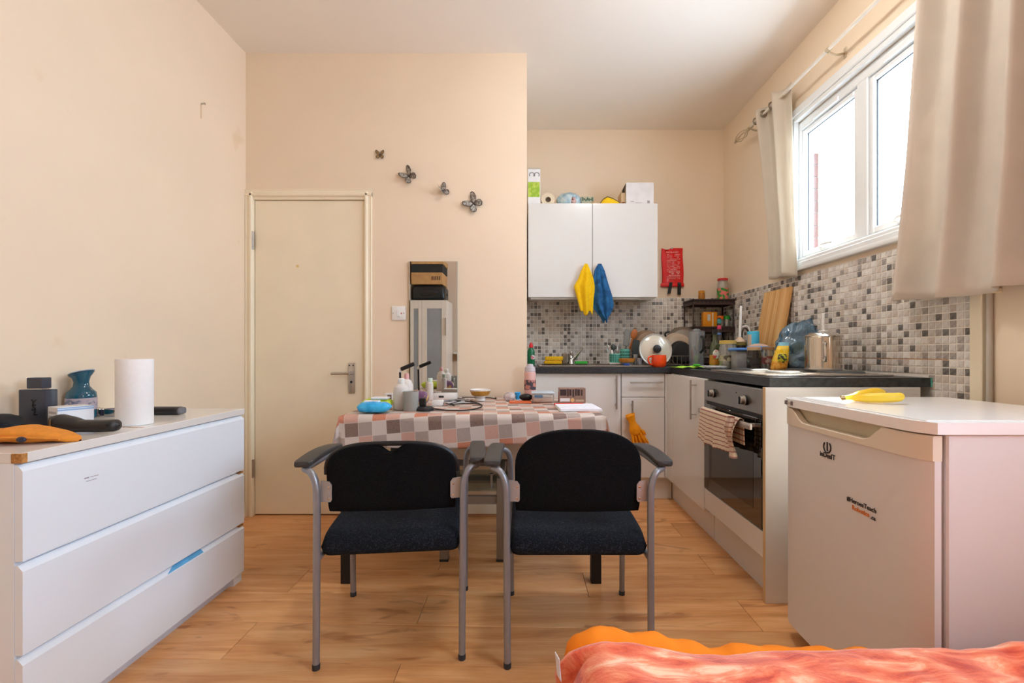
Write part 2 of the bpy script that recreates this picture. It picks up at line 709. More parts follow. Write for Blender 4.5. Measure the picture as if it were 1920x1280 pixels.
# ---- door
door = thing('door_1', 'cream flush door in the partition wall', None, ((DX0 + DX1) / 2, YD, 0), kind='structure')
part(door, 'door_leaf', MB().box(DX0, YD + .012, .008, DX1, YD + .052, DZ1, .002), M_cream)
mb = MB()
mb.box(OX0 - .02, YD - .002, 0, DX0 - .003, YD + .1, OZ1 + .02, .003)
mb.box(DX1 + .003, YD - .002, 0, OX1 + .02, YD + .1, OZ1 + .02, .003)
mb.box(DX0 - .003, YD - .002, DZ1 + .003, DX1 + .003, YD + .1, OZ1 + .02, .003)
part(door, 'door_jamb', mb, M_cream)
ax0, ax1, az1 = X(461, YD), X(698, YD), Z(355, YD)
prof = [(0, 0), (.046, 0), (.046, .010), (.040, .016), (.030, .016), (.026, .011), (.010, .008), (.004, .012), (0, .010)]
# architrave: three lengths, the two uprights and the head
for nm, mbx in (('l', MB().prism([(ax0 + a, YD - b) for a, b in prof], 'z', 0, az1 - .02)),
                ('r', MB().prism([(ax1 - a, YD - b) for a, b in prof], 'z', 0, az1 - .02)),
                ('t', MB().prism([(YD - b, az1 - a) for a, b in prof], 'x', ax0, ax1))):
    part(door, 'architrave', mbx, M_cream)
hx, hz = X(660, YD), Z(710, YD)
pl = part(door, 'handle_plate', MB().box(hx - .027, YD + .004, hz - .092, hx + .016, YD + .013, hz + .10, .004, 2), M_steel)
hmb = MB()
hmb.tube([(hx - .004, YD + .005, Z(699, YD)), (hx - .004, YD - .042, Z(699, YD))], .010, 12)
hmb.tube(smooth([(hx - .004, YD - .042, Z(699, YD)), (hx - .03, YD - .046, Z(699, YD)), (hx - .112, YD - .044, Z(700, YD) + .002)], 5), .009, 12)
part(door, 'lever_handle', hmb, M_steel)
mb = MB()
mb.tube([(hx - .006, YD + .005, hz - .02), (hx - .006, YD + .0025, hz - .02)], .008, 12)
mb.box(hx - .022, YD + .002, hz + .08, hx - .014, YD + .005, hz + .088)
mb.box(hx + .002, YD + .002, hz + .08, hx + .010, YD + .005, hz + .088)
part(door, 'keyhole', mb, M_dark)
for v in (451, 878):
    mb = MB().box(DX0 - .020, YD - .006, Z(v + 17, YD), DX0 + .001, YD + .006, Z(v - 17, YD), .001)
    mb.tube([(DX0 - .006, YD - .007, Z(v + 17, YD)), (DX0 - .006, YD - .007, Z(v - 17, YD))], .005, 8)
    part(door, 'hinge', mb, M_steel)
part(door, 'paint_stain', MB().lathe([(0, 0), (.010, 0), (.007, .0006), (0, .0008)], (X(556, YD), YD + .012, Z(498, YD)), 12, M=Matrix.Rotation(PI / 2, 4, 'X')), pmat('yellow_stain', (226, 198, 140), .6))
part(door, 'strike_plate', MB().box(DX1 + .001, YD - .004, Z(722, YD), DX1 + .006, YD + .01, Z(694, YD)), M_dark)

# ---- skirting of the partition, with the wood bead at the floor
M_bead = pmat('oak_bead', (176, 122, 78), 0.45, var=0.12, scale=12, stretch=(1, 8, 8))
struct('baseboard_partition', MB().prism([(YD, 0.018), (YD - .014, .018), (YD - .014, .074), (YD - .007, .084), (YD, .084)], 'x', ax1, XP), M_cream, 'low cream skirting along the partition wall')
struct('trim_1', MB().prism([(YD, 0)] + [(YD - .02 * math.cos(a * PI / 12), .018 * math.sin(a * PI / 12)) for a in range(0, 7)], 'x', ax1, XP), M_bead, 'oak quarter bead at the foot of the partition')
struct('baseboard_left', MB().prism([(XL, 0), (XL + .014, 0), (XL + .014, .08), (XL + .007, .09), (XL, .09)], 'y', YR + .01, YD - .03), M_cream, 'cream skirting along the left wall')

# ---- upright board and conduit at the near end of the tiled wall
ty0, ty1 = 1.652, 1.699
struct('trim_2', MB().box(XR - .022, ty0, .0, XR, ty1, 2.46, .003), M_cream, 'cream upright board beside the end of the tiles')
struct('trim_3', MB().tube([(XR - .012, 1.634, 0), (XR - .012, 1.634, 2.3)], .009, 10), pmat('grey_conduit', (186, 178, 166), 0.5), 'painted conduit running up the wall beside the board')
struct('trim_4', MB().box(XR - .032, 1.60, Z(549, 1.62), XR, 1.655, Z(541, 1.62), .002), M_cream, 'short cream batten end under the near curtain')

# ---- window in the right wall
win = thing('window_1', 'white framed window over the hob', None, (XR, (WY0 + WY1) / 2, WZ0), kind='structure')
def ring(mbx, x0, x1, y0, y1, z0, z1, w, b=.004, wt=None, wb=None):
    wt, wb = wt or w, wb or w
    mbx.box(x0, y0, z0, x1, y0 + w, z1, b)
    mbx.box(x0, y1 - w, z0, x1, y1, z1, b)
    mbx.box(x0, y0 + w, z0, x1, y1 - w, z0 + wb, b)
    mbx.box(x0, y0 + w, z1 - wt, x1, y1 - w, z1, b)
    return mbx
# moulded casing on the wall: two steps
mb = ring(MB(), XR - .022, XR + .01, WY0, WY1, WZ0, WZ1, .040, .005, wt=.05, wb=.03)
part(win, 'casing', mb, M_upvc)
mb = ring(MB(), XR - .012, XR + .02, WY0 + .035, WY1 - .035, WZ0 + .02, WZ1 - .045, .03, .004)
part(win, 'casing', mb, M_upvc)
fy0, fy1, fz0, fz1 = WY0 + .05, WY1 - .05, WZ0 + .035, WZ1 - .075
mb = ring(MB(), XR + .022, XR + .09, fy0, fy1, fz0, fz1, .030, .004, wt=.055)
mb.box(XR + .022, 2.262, fz0 + .03, XR + .09, 2.335, fz1 - .05, .004)
part(win, 'window_frame', mb, M_upvc)
for a, b in ((fy0 + .032, 2.260), (2.337, fy1 - .032)):
    z0s, z1s = fz0 + .032, fz1 - .058
    s = part(win, 'sash', ring(MB(), XR + .030, XR + .080, a, b, z0s, z1s, .030, .006, wb=.034), M_upvc)
    mb = ring(MB(), XR + .045, XR + .050, a + .026, b - .026, z0s + .028, z1s - .026, .008, 0)
    part(s, 'gasket', mb, M_dark)
    part(win, 'pane', MB().box(XR + .052, a + .024, z0s + .024, XR + .058, b - .024, z1s - .024), M_glass)
    mb = MB().box(XR + .012, (a + b) / 2 - .11, fz1 - .055, XR + .024, (a + b) / 2 + .11, fz1 - .032, .004)
    part(win, 'trickle_vent', mb, M_upvc)
    mb = MB().box(XR + .010, (a + b) / 2 + .02, z0s + .006, XR + .032, (a + b) / 2 + .05, z0s + .024, .004)
    mb.tube(smooth([(XR + .012, (a + b) / 2 + .035, z0s + .02), (XR + .0, (a + b) / 2 + .0, z0s + .028), (XR + .004, (a + b) / 2 - .08, z0s + .022)], 4), .007, 8)
    part(win, 'catch_handle', mb, M_wplast)
struct('trim_5', MB().box(XR - .03, WY0 - .01, WZ0 - .022, XR + .012, WY1 + .01, WZ0 + .004, .006, 2), M_upvc, 'narrow white sill on top of the wall tiles')

# ---- brick pier outside, at the far side of the pane
M_brick = pmat('red_brick', (74, 36, 26), 0.9, var=0.25, scale=9, bump=0.2)
M_mortar = pmat('mortar', (70, 58, 52), 0.95)
pier = thing('trim_6', 'brick reveal at the far side of the window pane', None, (1.80, 2.83, 1.2), kind='structure')
part(pier, 'mortar', MB().box(1.772, 2.822, 1.60, 1.818, 2.8348, 2.262), M_mortar)
for i in range(9):
    z = 1.59 + i * .075
    sft = .0 if i % 2 else .05
    part(pier, 'brick', MB().box(1.7715, 2.817, z + .003, 1.818 + sft * .05, 2.832, z + .072, .002), M_brick)

# ---- mosaic tiles: nearest 300 singly, the rest as one part
TP = .0311
M_tiles = [pmat('mosaic_pale', (214, 207, 199), 0.16, col2=(196, 188, 180), scale=55, fac_pow=(.4, .7)),
           pmat('mosaic_white', (230, 225, 217), 0.16, col2=(216, 209, 201), scale=55, fac_pow=(.4, .7)),
           pmat('mosaic_beige', (208, 195, 183), 0.16, col2=(190, 177, 166), scale=60, fac_pow=(.4, .7)),
           pmat('mosaic_grey', (172, 163, 155), 0.16, col2=(146, 138, 132), scale=70, fac_pow=(.4, .65)),
           pmat('mosaic_charcoal', (122, 116, 111), 0.16, col2=(92, 88, 84), scale=70, fac_pow=(.4, .65))]
M_grout = pmat('grout', (244, 237, 227), 0.8, var=.03, scale=20)
rt = random.Random(3)


def tone():
    r = rt.random()
    return 0 if r < .40 else 1 if r < .56 else 2 if r < .72 else 3 if r < .88 else 4


def tile_geo(mbx, c, ax, nrm, h=.0128, t=.0036, mi=0):
    """chamfered square; ax/nrm are axes; up is z"""
    c, ax, nrm = Vector(c), Vector(ax), Vector(nrm)
    up = Vector((0, 0, 1))
    vs_ = []
    for hh, tt in ((h, 0), (h, t - .0012), (h - .0013, t)):
        for sx_, sz_ in ((-1, -1), (1, -1), (1, 1), (-1, 1)):
            vs_.append(c + ax * (sx_ * hh) + up * (sz_ * hh) + nrm * tt)
    fs = [(8, 9, 10, 11)]
    for b in (0, 4):
        for i in range(4):
            j = (i + 1) % 4
            fs.append((b + i, b + j, b + 4 + j, b + 4 + i))
    return mbx.add(vs_, fs, mi)


# back wall
zt0 = .928
mb = MB()
cols = int((XR - .002 - XP) / TP)
rows = int((1.492 - zt0) / TP)
for i in range(cols + 1):
    for j in range(rows):
        cx = XP + .002 + (i + .5) * TP
        if cx + .014 > XR:
            continue
        tile_geo(mb, (cx, YB - .003, zt0 + (j + .5) * TP), (1, 0, 0), (0, -1, 0), mi=tone())
build('mosaic_tiles', mb, M_tiles, wall_back)['kind'] = 'stuff'
build('grout', MB().box(XP, YB - .003, zt0 - .01, XR, YB, zt0 + rows * TP + .001), M_grout, wall_back)
# right wall: from the board to the corner
mb = MB()
ncol = int((YB - .004 - ty1) / TP)
zt1 = .8134
nrow = int((1.523 - zt1) / TP)
tmesh = []
for k in range(5):
    q = MB()
    tile_geo(q, (0, 0, 0), (0, -1, 0), (-1, 0, 0))
    ob = build('tile', q, M_tiles[k])
    tmesh.append(ob.data)
    bpy.data.objects.remove(ob)
cand = []
for i in range(ncol):
    for j in range(nrow):
        cy, cz = ty1 + .004 + (i + .5) * TP, zt1 + (j + .5) * TP
        if cz < .93 and cy > 1.885:
            continue
        cand.append((cy, cz))
# the largest in view: not behind the near curtain, then by nearness
vis = [c for c in cand if not (c[1] > 1.24 and c[0] < 1.97)]
vis.sort(key=lambda c: c[0])
single = set(vis[:300])
for cy, cz in cand:
    k = tone()
    if (cy, cz) in single:
        o = bpy.data.objects.new('tile', tmesh[k])
        COL.objects.link(o)
        o.location = (XR - .003, cy, cz)
        o.parent = wall_right
    else:
        tile_geo(mb, (XR - .003, cy, cz), (0, -1, 0), (-1, 0, 0), mi=k)
build('mosaic_tiles', mb, M_tiles, wall_right)['kind'] = 'stuff'
build('grout', MB().box(XR - .003, ty1 + .002, zt1, XR, YB, zt1 + nrow * TP + .001), M_grout, wall_right)
build('tile_edge', MB().box(XR - .010, ty1, zt1, XR, ty1 + .004, 1.524), pmat('rusty_edge', (146, 92, 66), 0.7, var=.2), wall_right)
M_rust = pmat('rust_line', (186, 128, 78), 0.8, var=.2)
build('rust_line', MB().box(XR - .0036, 1.80, zt1 + 6 * TP - .0014, XR - .0028, 2.5, zt1 + 6 * TP + .0014), M_rust, wall_right)

# ================================================================ KITCHEN UNITS
WT = .925                         # worktop height
FB, FR = 3.16, .985               # door faces: back run (Y), right run (X)


def bar_handle(par, a, b, out, name='bar_handle', r=.006):
    """steel bar from a to b standing off its door on two posts; out = direction away from the door"""
    a, b, out = Vector(a), Vector(b), Vector(out)
    mb = MB().tube([a + out * .032, b + out * .032], r, 12)
    d = (b - a)
    for k in (.13, .87):
        mb.tube([a + d * k, a + d * k + out * .032], r * .8, 10)
    return part(par, name, mb, M_steel)


def carcass(x0, y0, z0, x1, y1, z1):
    t = .016
    mb = MB()
    mb.box(x0, y0, z0, x0 + t, y1, z1)
    mb.box(x1 - t, y0, z0, x1, y1, z1)
    mb.box(x0 + t, y0, z0, x1 - t, y1, z0 + t)
    mb.box(x0 + t, y0, z1 - t, x1 - t, y1, z1)
    mb.box(x0 + t, y1 - t, z0 + t, x1 - t, y1, z1 - t)
    return mb


UB = FB + .020
k1 = thing('base_cabinet', 'wide white base cabinet with one door under the sink', 'cabinet', (.36, 3.47, 0))
part(k1, 'carcass', carcass(XP + .005, UB, .15, .668, 3.80, .884), M_white)
d = part(k1, 'door', MB().box(XP + .008, FB, .158, .667, FB + .018, .880, .002), M_white)
hx = X(1154.5, FB)
h = bar_handle(k1, (hx, FB, Z(766, FB)), (hx, FB, Z(703, FB)), (0, -1, 0))
h.parent = d
part(k1, 'plinth', MB().box(XP + .005, UB + .03, 0, .668, UB + .046, .15), M_white)

k2 = thing('drawer_cabinet', 'narrow white base cabinet with a drawer above its door', 'cabinet', (.825, 3.47, 0))
part(k2, 'carcass', carcass(.672, UB, .15, .972, 3.80, .884), M_white)
zd = Z(744, FB)
d = part(k2, 'drawer', MB().box(.672, FB, zd, .970, FB + .018, .880, .002), M_white)
bar_handle(k2, (X(1180, FB), FB, Z(716, FB)), (X(1241, FB), FB, Z(716, FB)), (0, -1, 0)).parent = d
d = part(k2, 'door', MB().box(.672, FB, .158, .970, FB + .018, zd - .004, .002), M_white)
hx2 = X(1184, FB)
bar_handle(k2, (hx2, FB, Z(812, FB)), (hx2, FB, Z(750, FB)), (0, -1, 0)).parent = d
part(k2, 'plinth', MB().box(.672, UB + .03, 0, 1.035, UB + .046, .15), M_white)

k3 = thing('corner_cabinet', 'white corner base cabinet with a tall bar handle beside the oven', 'cabinet', (1.3, 2.85, 0))
part(k3, 'carcass', carcass(FR + .02, 2.50, .15, 1.60, 3.12, .884), M_white)
d = part(k3, 'door', MB().box(FR, 2.503, .158, FR + .018, 3.03, .880, .002), M_white)
hy = .985 * FPX / (1305 - VX)
bar_handle(k3, (FR, hy, Z(786, hy)), (FR, hy, Z(712, hy)), (-1, 0, 0)).parent = d
part(k3, 'corner_post', MB().box(.974, FB - .004, .158, FR + .02, FB + .02, .880, .001), M_white)
part(k3, 'corner_post', MB().box(FR, 3.034, .158, FR + .018, FB - .006, .880, .001), M_white)
part(k3, 'plinth', MB().box(FR + .055, 2.50, 0, FR + .071, UB + .03, .15), M_white)

# ---- oven in its housing
OY0, OY1 = 1.885, 2.492
k4 = thing('oven_housing', 'white oven housing with its end panel beside the fridge', 'cabinet', (1.3, 2.18, 0))
M_edge = pmat('beech_edging', (214, 184, 140), 0.5)
part(k4, 'end_panel', MB().box(FR, 1.862, .0, 1.62, OY0 - .003, .886, .0015), M_white)
part(k4, 'edge_strip', MB().box(FR - .0015, 1.8625, .0, FR, OY0 - .0035, .886), M_edge)
part(k4, 'shelf', MB().box(FR + .05, OY0, .262, 1.58, OY1, .278), M_white)
part(k4, 'filler_panel', MB().box(FR, OY0, .178, FR + .018, OY1, .287, .002), M_white)
part(k4, 'plinth', MB().box(FR + .055, OY0, 0, FR + .071, OY1, .15), M_white)
part(k4, 'back_rail', MB().box(1.56, OY0, .28, 1.58, OY1, .88), M_white)

M_ovenst = pmat('satin_stainless', (150, 147, 143), 0.36, .9, var=.04, scale=8, stretch=(1, 1, 14))
M_ovengl = pmat('black_oven_glass', (14, 13, 12), 0.05, var=.02, coat=.6, spec=.8)
ov = thing('oven', 'built-in electric oven with steel fascia and black glass door', 'oven', (1.25, 2.188, .28))
part(ov, 'body', MB().box(FR + .035, OY0 + .01, .285, 1.52, OY1 - .01, .874), M_dark)
part(ov, 'fascia', MB().box(FR - .002, OY0 + .002, .768, FR + .035, OY1 - .002, .876, .003), M_ovenst)
part(ov, 'vent_slot', MB().box(FR + .010, OY0 + .006, .752, FR + .035, OY1 - .006, .768), M_black)
dr = part(ov, 'door', MB().box(FR - .004, OY0 + .002, .292, FR + .034, OY1 - .002, .752, .003), M_ovengl)
part(ov, 'inner_window', MB().box(FR - .0048, OY0 + .07, .36, FR - .0035, OY1 - .07, .64), pmat('oven_window', (34, 28, 22), 0.06, var=.05, spec=.8)).parent = dr
mb = MB().box(FR - .050, OY0 + .01, .705, FR - .036, OY1 - .03, .732, .004, 2)
for y in (OY0 + .05, OY1 - .07):
    mb.box(FR - .040, y, .710, FR - .002, y + .018, .727, .003)
part(ov, 'handle', mb, pmat('oven_handle_steel', (206, 202, 196), 0.3, .85)).parent = dr
for y in (2.36, 2.02):
    kz = .817
    R = Matrix.Rotation(-PI / 2, 4, 'Y')
    kb = part(ov, 'knob', MB().lathe([(0, 0), (.021, 0), (.021, .012), (.018, .014), (.017, .030), (.0, .031)], (FR - .002, y, kz), 20, M=R), M_steel)
    part(ov, 'knob_ring', MB().lathe([(.0212, .001), (.0225, .001), (.0225, .010), (.0212, .010)], (FR - .002, y, kz), 20, M=R), M_black).parent = kb
    part(ov, 'knob_grip', MB().box(FR - .037, y - .004, kz - .017, FR - .031, y + .004, kz + .017, .002), M_black).parent = kb
part(ov, 'indicator_lamp', MB().lathe([(0, 0), (.003, 0), (.003, .002), (0, .0025)], (FR - .002, 2.115, .842), 10, M=Matrix.Rotation(-PI / 2, 4, 'Y')), M_black)

# ---- worktop (L-shaped) and what is let into it
M_work = pmat('dark_slate_worktop', (42, 44, 47), 0.30, col2=(60, 62, 66), scale=90, fac_pow=(.42, .66))
poly = [(XP + .002, FB - .022), (1.005, FB - .022), (1.005, 1.872), (XR - .004, 1.872), (XR - .004, YB - .004), (XP + .002, YB - .004)]
wt = thing('worktop', 'dark slate L-shaped kitchen worktop', 'worktop', (1.0, 3.2, .887))
part(wt, 'slab', MB().prism(poly, 'z', .888, WT), M_work, sharp=20)
part(wt, 'edge_strip', MB().box(1.006, 1.8705, .888, XR - .006, 1.872, WT - .001), pmat('worn_grey_edge', (62, 66, 66), 0.4, col2=(40, 43, 44), scale=40), label='worn speckled grey end strip')
part(wt, 'edge_cap', MB().box(XR - .012, 1.868, .887, XR - .004, 1.8705, WT), pmat('teal_cap', (92, 176, 160), .5), label='small teal end cap')
mb = MB().box(XP + .002, YB - .010, WT, XR - .006, YB - .0045, WT + .006)
part(wt, 'sealant', mb, M_wplast)

M_sink = pmat('sink_steel', (176, 168, 158), 0.30, .9, var=.05)
sk = thing('sink', 'inset steel sink and drainer below the wall cabinet', 'sink', (.45, 3.5, WT))
mb = ring(MB(), .10, .90, FB + .05, YB - .09, WT + .0005, WT + .010, .03, .003) if False else MB()
mb.box(.10, FB + .05, WT + .0005, .90, FB + .08, WT + .010, .004)
mb.box(.10, YB - .17, WT + .0005, .90, YB - .05, WT + .010, .004)
mb.box(.10, FB + .08, WT + .0005, .13, YB - .17, WT + .010, .004)
mb.box(.87, FB + .08, WT + .0005, .90, YB - .17, WT + .010, .004)
mb.box(.50, FB + .08, WT + .0005, .53, YB - .17, WT + .010, .004)
part(sk, 'rim', mb, M_sink)
mb = MB().box(.53, FB + .08, WT + .0005, .87, YB - .17, WT + .004)
for i in range(9):
    mb.box(.56 + i * .033, FB + .09, WT + .004, .572 + i * .033, YB - .19, WT + .008, .002)
part(sk, 'drainer', mb, M_sink)
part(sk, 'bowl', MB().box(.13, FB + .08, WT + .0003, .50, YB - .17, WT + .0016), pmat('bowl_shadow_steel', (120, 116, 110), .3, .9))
part(sk, 'plug', MB().lathe([(0, WT + .0016), (.03, WT + .0016), (.03, WT + .005), (0, WT + .006)], (.315, 3.44, 0), 16), M_dark)

# tap
ty = 3.70
tp = thing('tap', 'chrome mixer tap with its lever raised behind the sink', 'tap', (X(1071, ty), ty, WT + .01))
tx = X(1070, ty)
part(tp, 'body', MB().lathe([(0, WT + .010), (.028, WT + .010), (.026, WT + .02), (.021, WT + .03), (.021, Z(664, ty)), (.016, Z(659, ty)), (0, Z(658, ty))], (tx, ty, 0), 18), M_chrome)
part(tp, 'lever', MB().tube(smooth([(tx + .012, ty - .005, WT + .03), (tx + .045, ty - .02, Z(667, ty)), (X(1091, ty), ty - .04, Z(652, ty))], 5), [.012, .012, .013, .013, .013, .012, .012, .011, .011, .010, .009], 12), M_chrome)
part(tp, 'spout', MB().tube(smooth([(tx, ty - .015, WT + .06), (tx - .01, ty - .09, WT + .095), (tx - .015, ty - .17, WT + .08), (tx - .016, ty - .185, WT + .055)], 5), .011, 12), M_chrome)

# ---- hob
hb = thing('hob', 'steel four-plate hob let into the right worktop', 'hob', (1.31, 2.27, WT))
part(hb, 'plate', MB().box(1.045, 1.97, WT + .0005, 1.60, 2.56, WT + .008, .004, 2), pmat('hob_steel', (206, 200, 192), .22, .85, var=.03))
M_plate = pmat('cast_hotplate', (70, 68, 66), .5, .3)
for x, y, r in ((1.19, 2.10, .072), (1.19, 2.41, .090), (1.46, 2.10, .090), (1.46, 2.41, .072)):
    hp = part(hb, 'hotplate', MB().lathe([(0, WT + .008), (r, WT + .008), (r, WT + .014), (r - .006, WT + .018), (.02, WT + .018), (.018, WT + .016), (0, WT + .016)], (x, y, 0), 26), M_plate)
    part(hb, 'trim_ring', MB().lathe([(r, WT + .008), (r + .008, WT + .0082), (r + .008, WT + .011), (r + .001, WT + .012)], (x, y, 0), 26), M_steel).parent = hp

# ---- wall cabinet
WCY = 3.52
cx0, cx1 = .026, 1.028
cz0, cz1 = Z(557, WCY), Z(381, WCY)
wc = thing('wall_cabinet', 'white two-door wall cabinet above the sink', 'cabinet', ((cx0 + cx1) / 2, 3.68, cz0))
part(wc, 'carcass', carcass(cx0, WCY + .02, cz0 + .002, cx1, YB - .004, cz1 - .002), M_white)
xm = X(1111, WCY)
for a, b in ((cx0, xm - .0018), (xm + .0018, cx1)):
    part(wc, 'door', MB().box(a, WCY, cz0, b, WCY + .018, cz1, .002), M_white)
for q in (1098, 1124):
    part(wc, 'knob', MB().lathe([(0, 0), (.006, 0), (.006, .005), (.011, .006), (.011, .009), (0, .010)], (X(q, WCY), WCY, Z(500, WCY)), 14, M=Matrix.Rotation(PI / 2, 4, 'X')), M_steel)
part(wc, 'underlight_rail', MB().box(cx0 + .02, WCY + .03, cz0 - .014, cx1 - .02, WCY + .05, cz0 + .002), M_white)
pk = thing('cabinet_light', 'small round chrome light under the wall cabinet', 'light', (X(1204, 3.62), 3.62, cz0 - .016))
part(pk, 'body', MB().lathe([(0, cz0 + .0015), (.034, cz0 + .0015), (.034, cz0 - .012), (.028, cz0 - .016), (.024, cz0 - .014)], (X(1204, 3.62), 3.62, 0), 20), M_chrome)
part(pk, 'lens', MB().lathe([(0, cz0 - .0125), (.0245, cz0 - .0135)], (X(1204, 3.62), 3.62, 0), 20), pmat('frosted_lens', (236, 234, 228), .4))

# ================================================================ FRIDGE
FX, FY0, FY1 = .94, 1.075, 1.674
fr = thing('fridge', 'white under-counter fridge standing in front of the window wall', 'fridge', (1.24, 1.375, 0))
M_fr = pmat('fridge_white', (222, 219, 216), .30, var=.012, scale=3)
M_frc = pmat('fridge_cream_plastic', (224, 212, 192), .40, var=.015, scale=4)
M_frt = pmat('fridge_top_white', (244, 243, 241), .22, var=.01, scale=3)
part(fr, 'body', MB().box(FX + .058, FY0, .03, 1.54, FY1, .836, .004), M_fr)
part(fr, 'door_seal', MB().box(FX + .044, FY0 + .010, .065, FX + .058, FY1 - .010, .828), pmat('grey_seal', (168, 164, 158), .6))


def bow(y):
    """door front: flat in the middle, rounded back at both ends"""
    k = (y - (FY0 + FY1) / 2) / ((FY1 - FY0) / 2)
    return .004 + .004 * k * k + .020 * max(0, (abs(k) - .80) / .20) ** 2


ys = [FY0 + (FY1 - FY0) * i / 28 for i in range(29)]
outline = [(FX + bow(y), y) for y in ys] + [(FX + .044, FY1), (FX + .044, FY0)]
dr = part(fr, 'door', MB().prism(outline, 'z', .060, .772), M_fr)
# cream handle strip with its scoop: outline in (Y, Z), wrapped on the bow
zs0, zs1 = .772, .832
strip_top = []
for y in ys:
    if y < 1.205:
        zt = zs1
    elif y < 1.255:
        zt = zs1 - (y - 1.205) / .05 * .042
    elif y < 1.54:
        zt = zs1 - .042
    elif y < 1.62:
        k = (y - 1.54) / .08
        zt = zs1 - .042 + .042 * k * k * (3 - 2 * k)
    else:
        zt = zs1
    strip_top.append(zt)
mb = MB()
n = len(ys)
vs_ = []
for y, zt in zip(ys, strip_top):
    xf = FX + bow(y) - .004
    vs_ += [(xf, y, zs0), (xf, y, zt - .003), (xf + .003, y, zt), (xf + .022, y, zt), (xf + .022, y, zs0)]
fs = []
for i in range(n - 1):
    for j in range(5):
        j2 = (j + 1) % 5
        fs.append((i * 5 + j, i * 5 + j2, (i + 1) * 5 + j2, (i + 1) * 5 + j))
fs += [(0, 1, 2, 3, 4), tuple((n - 1) * 5 + j for j in (4, 3, 2, 1, 0))]
mb.add(vs_, fs)
st = part(fr, 'handle_strip', mb, M_frc, label='cream handle strip')
st.parent = dr
part(fr, 'grip_recess', MB().box(FX + .030, FY0 + .06, zs0, FX + .044, FY1 - .02, zs1), pmat('grip_beige', (206, 196, 168), .45)).parent = dr
tmb = MB()
tout = [(FX - .006 + bow(y), y) for y in [FY0 - .008 + (FY1 - FY0 + .016) * i / 28 for i in range(29)]] + [(1.545, FY1 + .008), (1.545, FY0 - .008)]
tmb.prism(tout, 'z', .836, .864)
part(fr, 'top', tmb, M_frt)
tin = [(FX + .020, FY0 + .012), (FX + .020, FY1 - .012), (1.53, FY1 - .012), (1.53, FY0 + .012)]
part(fr, 'top_panel', MB().box(FX + .022, FY0 + .014, .864, 1.53, FY1 - .014, .8665, .0015), M_frt)
for x, y in ((FX + .09, FY0 + .05), (FX + .09, FY1 - .05), (1.48, FY0 + .05), (1.48, FY1 - .05)):
    part(fr, 'foot', MB().lathe([(0, 0), (.02, 0), (.02, .008), (.012, .012), (.012, .032), (0, .032)], (x, y, 0), 14), M_dark)
M_ink = pmat('black_print', (46, 40, 38), .5)
M_inko = pmat('orange_print', (222, 122, 40), .5)
M_inkg = pmat('grey_print', (120, 112, 110), .5)
AX = ((0, -1, 0), (0, 0, 1))
lx = FX + .0040
lmb = MB()
pts = [(0.0165 * math.sin(math.radians(a)), .0165 * math.cos(math.radians(a))) for a in range(38, 323, 12)]
lmb.tube([(lx - .0012, 1.419 - p[0], .734 + p[1] * 1.05) for p in pts], .0022, 6, flat=1)
lmb.box(lx - .002, 1.4165, .722, lx, 1.4215, .750)
part(fr, 'emblem', lmb, M_ink).parent = dr
text(fr, 'inDesIT', .0225, (lx - .001, 1.4545, .7005), AX, M_ink).parent = dr
text(fr, '#HeroesTeach', .0185, (lx - .001, 1.333, .597), AX, M_ink).parent = dr
text(fr, 'Robotics', .0185, (lx - .001, 1.312, .578), AX, M_inko).parent = dr
text(fr, '.ca', .0165, (lx - .001, 1.242, .576), AX, M_ink).parent = dr
for y0, y1 in ((1.630, 1.642), (1.596, 1.606)):
    part(fr, 'rating_mark', MB().box(FX - .0028, y0, .843, FX + .001, y1, .857), M_inkg)
part(fr, 'rating_mark', MB().box(FX - .0028, 1.610, .847, FX + .001, 1.627, .853), pmat('pale_print', (196, 190, 188), .5))

# ================================================================ DRESSER
DF, DYN, DYF, DZ = -1.27, 1.15, 2.06, .775
ch = thing('chest_of_drawers', 'white three-drawer chest with a chipped corner along the left wall', 'chest', (-1.51, 1.6, 0))
M_ch = pmat('dresser_white_foil', (232, 238, 245), .30, var=.012, scale=3)
mb = MB()
mb.box(-1.754, DYN, .0, DF - .021, DYN + .018, DZ - .026)
mb.box(-1.754, DYF - .018, .0, DF - .021, DYF, DZ - .026)
mb.box(-1.754, DYN + .018, .05, -1.748, DYF - .018, DZ - .026)
mb.box(-1.748, DYN + .018, .05, DF - .03, DYF - .018, .066)
part(ch, 'body', mb, M_ch)
part(ch, 'top', MB().box(-1.754, DYN - .002, DZ - .026, DF + .001, DYF + .002, DZ, .0015), pmat('dresser_top_foil', (226, 222, 216), .18, var=.015, scale=3))
part(ch, 'plinth', MB().box(DF - .045, DYN + .018, 0, DF - .030, DYF - .02, .052), pmat('plinth_grey_white', (214, 217, 226), .4))
part(ch, 'front_foot', MB().box(DF - .045, DYF - .06, 0, DF - .010, DYF - .003, .0415), M_ch)
for z0, z1 in ((.500, .744), (.262, .490), (.042, .252)):
    prof = [(DF, z0), (DF, z1 - .016), (DF - .014, z1), (DF - .020, z1), (DF - .020, z0)]
    d = part(ch, 'drawer', MB().prism(prof, 'y', DYN + .001, DYF - .001), M_ch)
    part(ch, 'gap_backing', MB().box(DF - .06, DYN + .018, z1 - .012, DF - .0215, DYF - .018, z1 + .006), M_ch)  # white backing added behind the drawer gap so it reads light
    part(ch, 'drawer_box', MB().box(-1.70, DYN + .03, z0 + .02, DF - .020, DYF - .03, z1 - .03), M_ch).parent = d
M_chip = pmat('raw_chipboard', (176, 124, 66), .9, var=.35, scale=160)
part(ch, 'chipped_corner', MB().box(DF - .026, DYN - .003, DZ - .026, DF + .0015, DYN + .012, DZ - .001, .001), M_chip, label='bare chipboard corner')
mb = MB()
